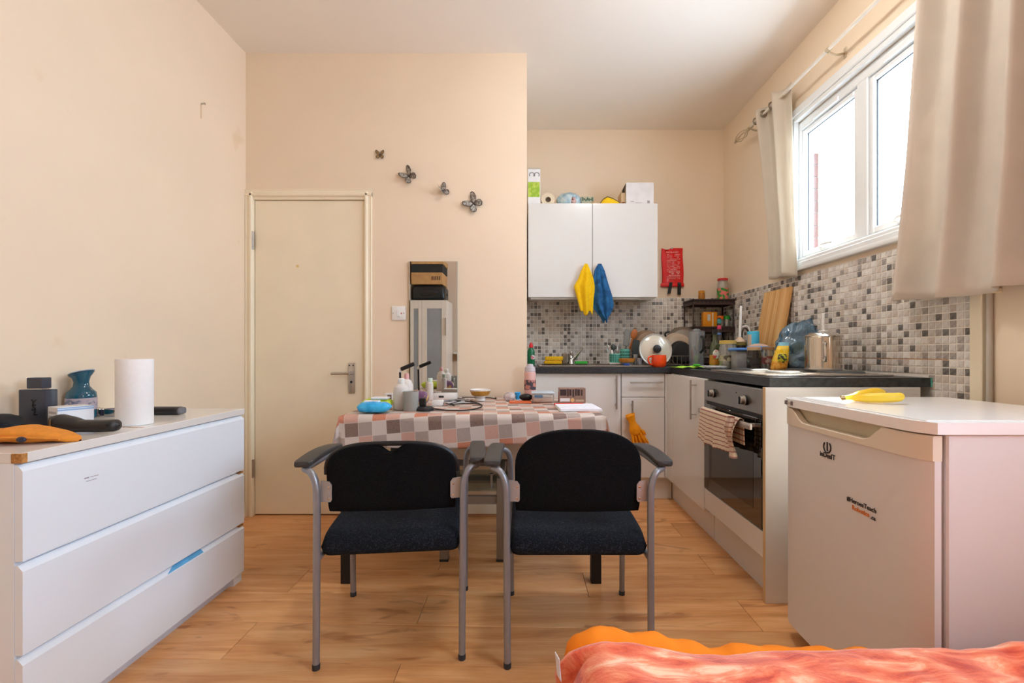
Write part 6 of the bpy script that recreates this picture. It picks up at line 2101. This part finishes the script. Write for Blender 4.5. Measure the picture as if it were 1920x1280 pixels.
q.box(-.010, -.090, pz + .040, .010, -.074, pz + .054, .003, 2)
q.tube(smooth([(0, -.088, pz + .131), (0, -.104, pz + .118), (0, -.104, pz + .060), (0, -.088, pz + .047)], 5), .007, 10, flat=1.3)
q.v = [tuple(Rh @ Vector(p)) for p in q.v]
part(pt, 'handle', q, M_chrome)

# plates, paper and the green cloth at the front
pls = []
for i, lb in enumerate(('lower white plate beside the green cloth', 'upper white plate beside the green cloth')):
    z = K0 + i * .0085
    solo('plate', MB().lathe([(0, z), (.040, z), (.060, z + .005), (.074, z + .009), (.072, z + .0105), (.056, z + .0075), (0, z + .004)], (1.165, 2.80, 0), 32), pmat('white_china', (228, 226, 224), .2, var=.02), lb, 'plate', 'white plates on the worktop')
gcx, gcy = 1.13, 2.985
def gcl(u, v):
    x = .998 + u * .225 - .02 * v
    y = 2.88 + v * .19 + .03 * u
    z = K0 + .004 + .012 * abs(noise.noise(Vector((u * 3, v * 2, 9)))) + .006 * math.sin(PI * u) * math.sin(PI * v)
    return (x, y, z)
solo('dish_cloth', MB().grid(gcl, 31, 21), pmat('lime_cloth', (166, 218, 66), .9, var=.08, scale=30, bump=.2), 'crumpled lime green dish cloth on the worktop corner', 'cloth', sharp=180, solid=.002)
solo('sponge_pad', MB().box(1.075, 2.885, K0 + .0155, 1.115, 2.915, K0 + .028, .005, 2), pmat('leaf_green', (70, 180, 40), .9), 'small leaf-green pad on the front of the lime cloth', 'sponge')

# ================================================================ TOWEL, GLOVES, BANANAS
M_tow = None
def towel_material():
    m, t = new_mat('striped_tea_towel')
    uv = t.n('ShaderNodeUVMap', uv_map='UVMap')
    sp = t.n('ShaderNodeSeparateXYZ')
    t.l(uv.outputs[0], sp.inputs[0])
    f = t.math('FRACT', t.math('MULTIPLY', sp.outputs[1], 46.0))
    st = t.math('LESS_THAN', f, .24)
    f2 = t.math('FRACT', t.math('MULTIPLY', sp.outputs[0], 30.0))
    st2 = t.math('MULTIPLY', t.math('LESS_THAN', f2, .3), t.math('GREATER_THAN', sp.outputs[0], .36))
    c = t.mix(t.math('MULTIPLY', st, .85), lin((224, 206, 184)), lin((150, 74, 70)))
    c = t.mix(t.math('MULTIPLY', st2, .45), c, lin((150, 110, 96)))
    p = t.n('ShaderNodeBsdfPrincipled', i_Roughness=.9)
    t.l(c, p.inputs['Base Color'])
    t.l(p.outputs[0], t.out.inputs[0])
    return m


bar_x, bar_z = FR - .043, .7335
ty0_, ty1_ = 1.985, 2.405
def towf(u, v):
    """over the bar: v 0 = front hem, .62 = on the bar, 1 = back hem; u 0 = far end"""
    y = ty1_ + (ty0_ - ty1_) * u
    Lf = .150 + .012 * math.sin(u * 5) + .02 * u
    Lb = .11
    r = .0105
    fold = .010 * math.sin(u * 17) + .006 * math.sin(u * 41 + 1)
    if v < .60:
        k = 1 - v / .60
        bun = max(0, (u - .72) / .28)
        return (bar_x - r - .004 - abs(fold) * k - .020 * bun * math.sin(PI * min(1, k * 1.2)), y + .02 * k * (1 - u) + .02 * math.sin(u * 9) * k * .3, bar_z - k * Lf)
    if v < .68:
        a = PI * (v - .60) / .08
        return (bar_x - r * math.cos(a), y, bar_z + r * math.sin(a) * .7 + .002)
    k = (v - .68) / .32
    return (bar_x + r + .004 + .004 * k, y, bar_z - k * Lb)
def towuv(u, v):
    return (u * .42, v * .30)
mb = MB().grid(towf, 61, 51, uvfn=towuv)
solo('tea_towel', mb, towel_material(), 'cream tea towel with red stripes over the oven handle', 'towel', sharp=180, solid=.0025)
# its bunched near edge: a rolled fold
def rollf(u, v):
    a = 2 * PI * u
    z = bar_z + .012 - v * .178
    r = .018 + .006 * math.sin(v * 7)
    return (bar_x - .030 - .006 * math.sin(v * 5) + math.cos(a) * r * .8, 2.012 + .012 * math.sin(v * 4) + math.sin(a) * r, z)
rl = build('rolled_fold', MB().grid(rollf, 17, 21, uvfn=lambda u, v: (.37 + u * .06, v * .18)), bpy.data.materials['striped_tea_towel'], None, sharp=180)
tt2 = bpy.data.objects['tea_towel']
rl.parent = tt2
for vtx in rl.data.vertices:
    vtx.co = vtx.co - Vector(tt2['org'])

M_glove = pmat('yellow_rubber_glove', (244, 158, 8), .45, var=.08, scale=30)
def glove(label, cuff, wrist, palm, fan, flip, group):
    """rubber glove hanging from its cuff; fan = direction of the fingers"""
    cuff, wrist, palm = Vector(cuff), Vector(wrist), Vector(palm)
    t = thing('rubber_glove', label, 'glove', (palm.x, palm.y, palm.z - .11), 0, group)
    q = MB()
    pts = smooth([cuff, (cuff + wrist) / 2, wrist, (wrist + palm) / 2, palm], 4)
    rs = [.034, .032, .030, .026, .024, .023, .023, .025, .029, .033, .036, .038, .039, .039, .038, .035, .029]
    q.tube(pts, [r_ * .52 for r_ in rs[:len(pts)]], 16, flat=1.9)
    part(t, 'palm', q, M_glove, sharp=80)
    d = (palm - wrist).normalized()
    side = Vector((d.z, 0, -d.x)).normalized()
    for i, (off, ln, sp) in enumerate(((-.027, .074, -.20), (-.010, .088, -.05), (.010, .084, .08), (.026, .070, .24))):
        b0 = palm + side * off
        dd = (d + side * sp).normalized()
        p = [b0 - d * .012, b0 + dd * ln * .45 + Vector((0, -.004, 0)), b0 + dd * ln + Vector((0, -.001 - .002 * i, 0))]
        part(t, 'finger', MB().tube(smooth(p, 4), [.0125, .0125, .0125, .012, .0115, .011, .0105, .0095, .005], 10, flat=.8), M_glove, sharp=80)
    b0 = (wrist + palm) / 2 + side * (.022 * flip)
    p = [b0, b0 + side * (.022 * flip) + d * .022, b0 + side * (.026 * flip) + d * .052]
    part(t, 'thumb', MB().tube(smooth(p, 4), [.012, .012, .0115, .011, .0105, .010, .009, .008, .005], 10, flat=.8), M_glove, sharp=80)
    return t


GY = FB - .036
glove('yellow rubber glove nearest the door, hung on the narrow cupboard handle', (X(1182, GY), GY + .010, Z(776, GY)), (X(1189, GY), GY + .012, Z(798, GY)), (X(1198, GY), GY + .010, Z(818, GY)), 0, -1, 'rubber gloves on the cupboard handle')
glove('yellow rubber glove hanging in front of the other on the cupboard handle', (X(1180, GY), GY - .022, Z(778, GY)), (X(1186, GY), GY - .020, Z(796, GY)), (X(1192, GY), GY - .018, Z(814, GY)), 0, -1, 'rubber gloves on the cupboard handle')

M_ban = pmat('banana_skin', (246, 198, 26), .45, col2=(250, 216, 70), scale=8)
M_bant = pmat('banana_tip', (120, 92, 50), .7)
bz = .8672
def banana(label, pts, rr):
    pts = [Vector(p) for p in pts]
    t = thing('banana', label, 'banana', (pts[1].x, pts[1].y, bz), 0, 'bananas on the fridge')
    sp_ = smooth(pts, 7)
    n = len(sp_)
    rs = [rr * lerp_rows([(0, .26), (.10, .30), (.22, .62), (.36, .95), (.60, 1.0), (.82, .9), (.93, .6), (1, .22)], i / (n - 1))[0] for i in range(n)]
    part(t, 'fruit', MB().tube(sp_, rs, 6), M_ban, sharp=28, sub=1)
    d = (sp_[-1] - sp_[-2]).normalized()
    part(t, 'tip', MB().tube([sp_[-1] - d * .002, sp_[-1] + d * .004], [rr * .22, rr * .14], 8), M_bant)
    d = (sp_[0] - sp_[1]).normalized()
    part(t, 'stem', MB().tube([sp_[0] - d * .004, sp_[0] + d * .008], [rr * .27, rr * .30], 8), M_bant)
    return t


banana('banana nearest the camera on the fridge top', [(X(1583, 1.50), 1.50, bz + .010), (X(1607, 1.48), 1.475, bz + .014), (X(1640, 1.45), 1.44, bz + .0185), (X(1672, 1.45), 1.43, bz + .021), (X(1691, 1.45), 1.45, bz + .026)], .0185)
banana('banana lying behind the other on the fridge top', [(X(1582, 1.51), 1.513, bz + .014), (X(1602, 1.53), 1.525, bz + .018), (X(1624, 1.55), 1.55, bz + .023), (X(1648, 1.56), 1.575, bz + .026), (X(1662, 1.60), 1.605, bz + .022)], .017)

# ================================================================ CURTAINS
M_rod = pmat('white_rod', (226, 218, 204), .35)
rodx, rodz = 1.59, 2.615
rd_ = thing('curtain_rod', 'long white curtain rod with a caged finial above the window', 'curtain rod', (rodx, 2.1, rodz))
part(rd_, 'rod', MB().tube([(rodx, .70, rodz), (rodx, 3.22, rodz)], .0095, 12), M_rod)
for y in (2.384, 3.20, .95):
    q = MB().box(XR - .005, y - .010, rodz - .045, XR, y + .010, rodz + .010, .002)
    q.tube(smooth([(XR - .004, y, rodz - .02), (XR - .05, y, rodz - .028), (rodx, y, rodz - .016)], 5), .006, 8)
    q.tube([(rodx, y - .010, rodz), (rodx, y + .010, rodz)], .0135, 12)
    part(rd_, 'bracket', q, pmat('bracket_bronze', (196, 180, 152), .4, .2))
fn = part(rd_, 'finial', MB().tube([(rodx, 3.215, rodz), (rodx, 3.24, rodz)], .014, 12).ball((rodx, 3.44, rodz), .010, 10, 8), MATS['bracket_bronze'])
q = MB()
for k in range(6):
    a = 2 * PI * k / 6
    pts_ = []
    for i in range(13):
        s_ = i / 12
        r_ = .030 * math.sin(PI * s_) ** .9
        aa = a + s_ * 1.6
        pts_.append((rodx + r_ * math.cos(aa), 3.24 + .20 * s_, rodz + r_ * math.sin(aa)))
    q.tube(pts_, .0028, 6)
part(rd_, 'finial_cage', q, MATS['bracket_bronze']).parent = fn

M_curt = pmat('ivory_curtain', (218, 208, 195), .9, var=.03, scale=8, translucent=.16, bump=.12, bscale=220)
M_curt2 = pmat('ivory_curtain_far', (226, 216, 200), .9, var=.03, scale=8, translucent=.35, bump=.12, bscale=220)


def curtain(label, top0, top1, bot0, bot1, ztop, zbot, folds, amp_t, amp_b, mat, xb=0.0, nu=121, nv=41, phase=0.0, bow_=0.0, hem=None):
    """u runs along the rod from far to near; v from top to hem"""
    def f(u, v):
        k = v ** 1.25
        y = (top0 + (top1 - top0) * u) * (1 - k) + (bot0 + (bot1 - bot0) * u) * k
        amp = amp_t + (amp_b - amp_t) * v
        ph = 2 * PI * folds * u + phase
        ph += .75 * math.sin(ph + .6)
        x = rodx + xb * k + amp * (math.sin(ph) + .20 * math.sin(2 * ph + 1.3 + v)) + .012 * noise.noise(Vector((u * 6, v * 3, 2.0))) * v
        y += bow_ * math.sin(PI * v) * (1 - u) + .010 * noise.noise(Vector((u * 5, v * 2.5, 7.0))) * v
        z = ztop + (zbot - ztop) * v + (.006 * math.sin(u * 19) if v > .97 else 0)
        if hem:
            z += hem(u) * k
        return (min(x, XR - .028), y, z)
    t = solo('curtain', MB().grid(f, nu, nv), mat, label, 'curtain', 'ivory window curtains', sharp=180, solid=.0022)
    n_e = int(folds * 2)
    for i in range(n_e):
        u = ((i + .5) * PI - phase) / (2 * PI * folds) + .25 / folds
        u = ((i * PI - phase) / (2 * PI * folds))
        if not 0.02 < u < .98:
            continue
        p = Vector(f(u, (ztop - rodz) / (ztop - zbot)))
        q = MB().tube([(rodx + .021 * math.cos(a), p.y, rodz + .021 * math.sin(a)) for a in [2 * PI * j / 20 for j in range(20)]], .0055, 8, closed=True)
        o = build('eyelet', q, pmat('eyelet_pewter', (150, 138, 120), .35, .7), None)
        for vtx in o.data.vertices:
            vtx.co = vtx.co - Vector(t['org'])
        o.parent = t
    return t


curtain('narrow ivory curtain gathered at the far side of the window', 3.15, 2.745, 3.02, 2.735, rodz + .045, 1.485, 2.0, .030, .022, M_curt2, .030, 81, 41, phase=2.6, bow_=-.05, hem=lambda u: .03 * (1 - u))
curtain('wide ivory curtain hanging nearest the camera over the near half of the window', 1.848, .78, 1.975, .72, rodz + .045, 1.238, 6.2, .042, .046, M_curt, -.012, 221, 41, phase=2.2)

# ================================================================ BED CORNER
bd = thing('bed', 'low bed under the coral blanket at the bottom edge of the picture', 'bed', (.85, -.1, 0))
bx0, bx1, by0, by1 = .115, 1.60, -1.15, .875
M_mat = pmat('mattress_ticking', (214, 206, 196), .9)
part(bd, 'mattress', MB().box(bx0, by0, .22, bx1, by1, .405, .04, 3), M_mat)
part(bd, 'bed_base', MB().box(bx0 + .02, by0 + .02, .08, bx1 - .02, by1 - .03, .22, .006), pmat('bed_base_cloth', (120, 104, 92), .9))
for x in (bx0 + .08, bx1 - .08):
    for y in (by0 + .08, by1 - .08):
        part(bd, 'leg', MB().lathe([(0, 0), (.022, 0), (.026, .08), (0, .08)], (x, y, 0), 12), M_black)

M_oranges = pmat('orange_sheet', (252, 140, 18), .85, var=.06, scale=10, bump=.15, bscale=120, translucent=.1)
orc = [(1058, 1232), (1064, 1206), (1085, 1192), (1112, 1181), (1140, 1181), (1180, 1186), (1215, 1192), (1250, 1199), (1290, 1207), (1330, 1215), (1360, 1216), (1400, 1212), (1450, 1215), (1500, 1219), (1600, 1223), (1730, 1225), (2000, 1226)]
YO = .955
oz = [((u - VX) * YO / FPX, Z(v, YO)) for u, v in orc]
def orf(u, v):
    x = oz[0][0] + (1.50 - oz[0][0]) * u
    zc_ = lerp_rows(oz, x)[0]
    zc_ += .008 * noise.noise(Vector((x * 16, v * 2, 3.0))) + .004 * noise.noise(Vector((x * 45, v * 3, 8.0)))
    a = PI * (v * 1.25 - .10)
    if v < .8:
        yy = YO - .055 * math.cos(a)
        zz = zc_ - .075 * (1 - math.sin(max(0, min(PI, a)))) * (1.0)
    else:
        yy = YO + .055 - .010 * (v - .8) / .2
        zz = zc_ - .075 - .22 * (v - .8) / .2
    yy += .006 * math.sin(x * 70 + v * 3) * v
    edge = max(0, 1 - (x - oz[0][0]) / .03)
    return (x, yy, zz - .02 * edge * edge)
solo('bed_sheet', MB().grid(orf, 161, 31), M_oranges, 'bright orange sheet puffed up along the bed edge behind the blanket', 'sheet', sharp=180, solid=.004)


def coral_material():
    m, t = new_mat('coral_plush')
    tc = t.n('ShaderNodeTexCoord')
    mp = t.n('ShaderNodeMapping')
    mp.inputs['Rotation'].default_value = (0, 0, .6)
    mp.inputs['Scale'].default_value = (6, 22, 10)
    t.l(tc.outputs['Object'], mp.inputs[0])
    n1 = t.n('ShaderNodeTexNoise', i_Scale=1.2, i_Detail=6.0, i_Roughness=.65, i_Distortion=1.2)
    t.l(mp.outputs[0], n1.inputs['Vector'])
    n2 = t.n('ShaderNodeTexNoise', i_Scale=9.0, i_Detail=3.0)
    t.l(tc.outputs['Object'], n2.inputs['Vector'])
    f = t.math('ADD', t.math('MULTIPLY', n1.outputs['Fac'], .65), t.math('MULTIPLY', n2.outputs['Fac'], .35))
    c = t.ramp(f, [(.39, lin((196, 52, 20))), (.47, lin((230, 96, 54))), (.55, lin((242, 140, 96))), (.63, lin((252, 206, 170)))])
    p = t.n('ShaderNodeBsdfPrincipled', i_Roughness=.8)
    p.inputs['Sheen Weight'].default_value = .5
    t.l(c, p.inputs['Base Color'])
    bz_ = t.n('ShaderNodeTexNoise', i_Scale=240.0)
    t.l(tc.outputs['Object'], bz_.inputs['Vector'])
    bm = t.n('ShaderNodeBump', i_Strength=.3, i_Distance=.004)
    t.l(bz_.outputs['Fac'], bm.inputs['Height'])
    t.l(bm.outputs[0], p.inputs['Normal'])
    t.l(p.outputs[0], t.out.inputs[0])
    return m


YC = .885
cor = [(1042, 1276), (1052, 1250), (1072, 1228), (1100, 1216), (1135, 1210), (1175, 1213), (1215, 1219), (1260, 1226), (1310, 1236), (1365, 1241), (1405, 1237), (1425, 1231), (1470, 1230), (1540, 1228), (1640, 1227), (1730, 1224), (1775, 1221), (1815, 1226), (1850, 1225), (1885, 1220), (1905, 1212), (1930, 1210), (2000, 1212)]
czr = [((u - VX) * YC / FPX, Z(v, YC)) for u, v in cor]
CXA = czr[0][0]
def corf(u, v):
    """v 0 = tucked at the far side, then over the crest and back over the bed"""
    x = CXA + .004 + (1.62 - CXA) * u
    zc_ = lerp_rows(czr, x)[0]
    if v < .30:
        k = v / .30
        y = YC + .030 * math.cos(k * PI / 2)
        z = zc_ - .055 * (1 - math.sin(k * PI / 2)) ** 1.0
    else:
        k = (v - .30) / .70
        y = YC - 1.30 * k ** 1.5
        flat_ = max(0, min(1, k * 5))
        base = .440 + .014 * noise.noise(Vector((x * 5, y * 5, 1.0)))
        z = zc_ * (1 - flat_) + base * flat_
    w = .016 * noise.noise(Vector((x * 7 + y * 4, y * 9, 4.0))) + .006 * noise.noise(Vector((x * 22 + y * 9, y * 22, 6.0)))
    z += w * min(1, v * 2.5)
    edge = max(0, 1 - (x - CXA) / .10)
    if v > .3:
        z -= .20 * edge ** 3
    return (x - .03 * edge * 0, y, z)
bl = solo('blanket', MB().grid(corf, 181, 61), coral_material(), 'coral pink plush blanket spread over the bed corner', 'blanket', sharp=180, solid=.006)
q = MB().grid(lambda u, v: (X(1041 + 7 * u + 4 * v, .87), .865 + .006 * math.sin(v * 3) - .008 * u, Z(1218 + 44 * v + 8 * u, .87)), 7, 13)
tg = build('care_label', q, pmat('white_satin_label', (232, 232, 240), .5), None, sharp=180, solid=.0012)
for vtx in tg.data.vertices:
    vtx.co = vtx.co - Vector(bl['org'])
tg.parent = bl
tg['label'] = 'white care label'

# ================================================================ BEHIND THE CAMERA (seen in the mirror)
M_wd = pmat('wardrobe_white', (214, 208, 196), .45, var=.02)
wd = thing('wardrobe', 'white wardrobe with glazed doors reflected in the wall mirror', 'wardrobe', (-1.47, -1.45, 0))
wx0, wx1, wy0, wy1, wh = -1.735, -1.185, -1.76, -1.20, 1.82
part(wd, 'carcass', carcass(wx0, wy0, .0, wx1, wy1 - .022, wh).box(wx0 + .016, wy0 + .02, 1.0, wx1 - .016, wy1 - .03, 1.016), M_wd)
for a, b in ((wx0, -1.562), (-1.558, wx1)):
    q = MB()
    w_ = .075 if b > -1.3 else .05
    q.box(a, wy1 - .02, .02, a + w_, wy1, wh - .01, .002)
    q.box(b - w_, wy1 - .02, .02, b, wy1, wh - .01, .002)
    q.box(a + w_, wy1 - .02, wh - .13, b - w_, wy1, wh - .01, .002)
    q.box(a + w_, wy1 - .02, .02, b - w_, wy1, .20, .002)
    d = part(wd, 'door', q, M_wd)
    part(wd, 'glass_pane', MB().box(a + w_, wy1 - .014, .20, b - w_, wy1 - .009, wh - .13), pmat('wardrobe_glass', (138, 146, 152), .12, var=.12, scale=3)).parent = d
part(wd, 'handle', MB().box(-1.205, wy1, 1.28, -1.195, wy1 + .02, 1.55, .003), pmat('brown_handle', (140, 120, 100), .4, .5))
for i, (nm, lb, z0, z1, x1, c_) in enumerate((('storage_bag', 'black bin bag full of clothes on the wardrobe', wh + .001, 2.065, -1.215, (24, 26, 28)), ('cardboard_box', 'brown cardboard box above the black bag on the wardrobe', 2.067, 2.245, -1.255, (190, 148, 96)), ('storage_case', 'flat black case above the brown box on the wardrobe', 2.247, 2.37, -1.25, (34, 38, 38)), ('cardboard_box', 'thin brown cardboard box topmost on the wardrobe', 2.372, 2.45, -1.24, (196, 154, 100)))):
    q = MB()
    if i == 0:
        q.lump(((wx0 + x1) / 2, -1.45, (z0 + z1) / 2), ((x1 - wx0) / 2, .22, (z1 - z0) / 2), .08, 3, 70, 26, 16, floor=z0)
        q.v = [(x, y, min(z, z1)) for x, y, z in q.v]
        q.box(wx0 + .01, -1.64, z0, x1 - .01, -1.26, z1 - .01, .05, 3)
    else:
        q.box(wx0 + .005, -1.66, z0, x1, -1.24, z1, .004)
    t = thing(nm, lb, 'bag' if i == 0 else 'box', ((wx0 + x1) / 2, -1.45, z0))
    part(t, 'body', q, pmat('stack_%d' % i, c_, .35 if i in (0,) else .7, var=.1))
    if i == 1:
        mb = MB()
        for a in range(5):
            mb.box(-1.42 + a * .028, -1.2402, z0 + .06, -1.402 + a * .028, -1.2392, z0 + .12)
        part(t, 'print', mb, pmat('brown_ink', (92, 66, 44), .7))
sf = thing('wall_shelf', 'white wall shelf beside the wardrobe behind the camera', 'shelf', (-.99, -1.88, 1.0))
part(sf, 'board', MB().box(-1.17, YR, 1.0, -.96, -1.76, 1.03, .002), M_wd)
part(sf, 'bracket', MB().box(-1.10, YR, .90, -1.085, -1.80, 1.0), M_wd)

# fill lamp added on the ceiling out of frame, to lift the kitchen end
def glow_mat():
    m, t = new_mat('fill_lamp_glow')
    e = t.n('ShaderNodeEmission', i_Strength=22.0)
    tc = t.n('ShaderNodeTexCoord')
    nz = t.n('ShaderNodeTexNoise', i_Scale=4.0)
    t.l(tc.outputs['Object'], nz.inputs['Vector'])
    t.l(t.ramp(nz.outputs['Fac'], [(.3, (1, .98, .95, 1)), (.7, (1, .985, .96, 1))]), e.inputs[0])
    t.l(e.outputs[0], t.out.inputs[0])
    return m


lx0, ly0 = .70, 1.80
lp = thing('fill_lamp', 'added unseen fill light, a round white dome on the ceiling above the kitchen end', 'lamp', (lx0, ly0, ZC))
part(lp, 'base_plate', MB().lathe([(0, ZC), (.175, ZC), (.175, ZC - .025), (0, ZC - .025)], (lx0, ly0, 0), 32), M_wplast)
part(lp, 'dome', MB().lathe([(.165, ZC - .025), (.16, ZC - .06), (.135, ZC - .095), (.08, ZC - .118), (0, ZC - .125)], (lx0, ly0, 0), 32), glow_mat())
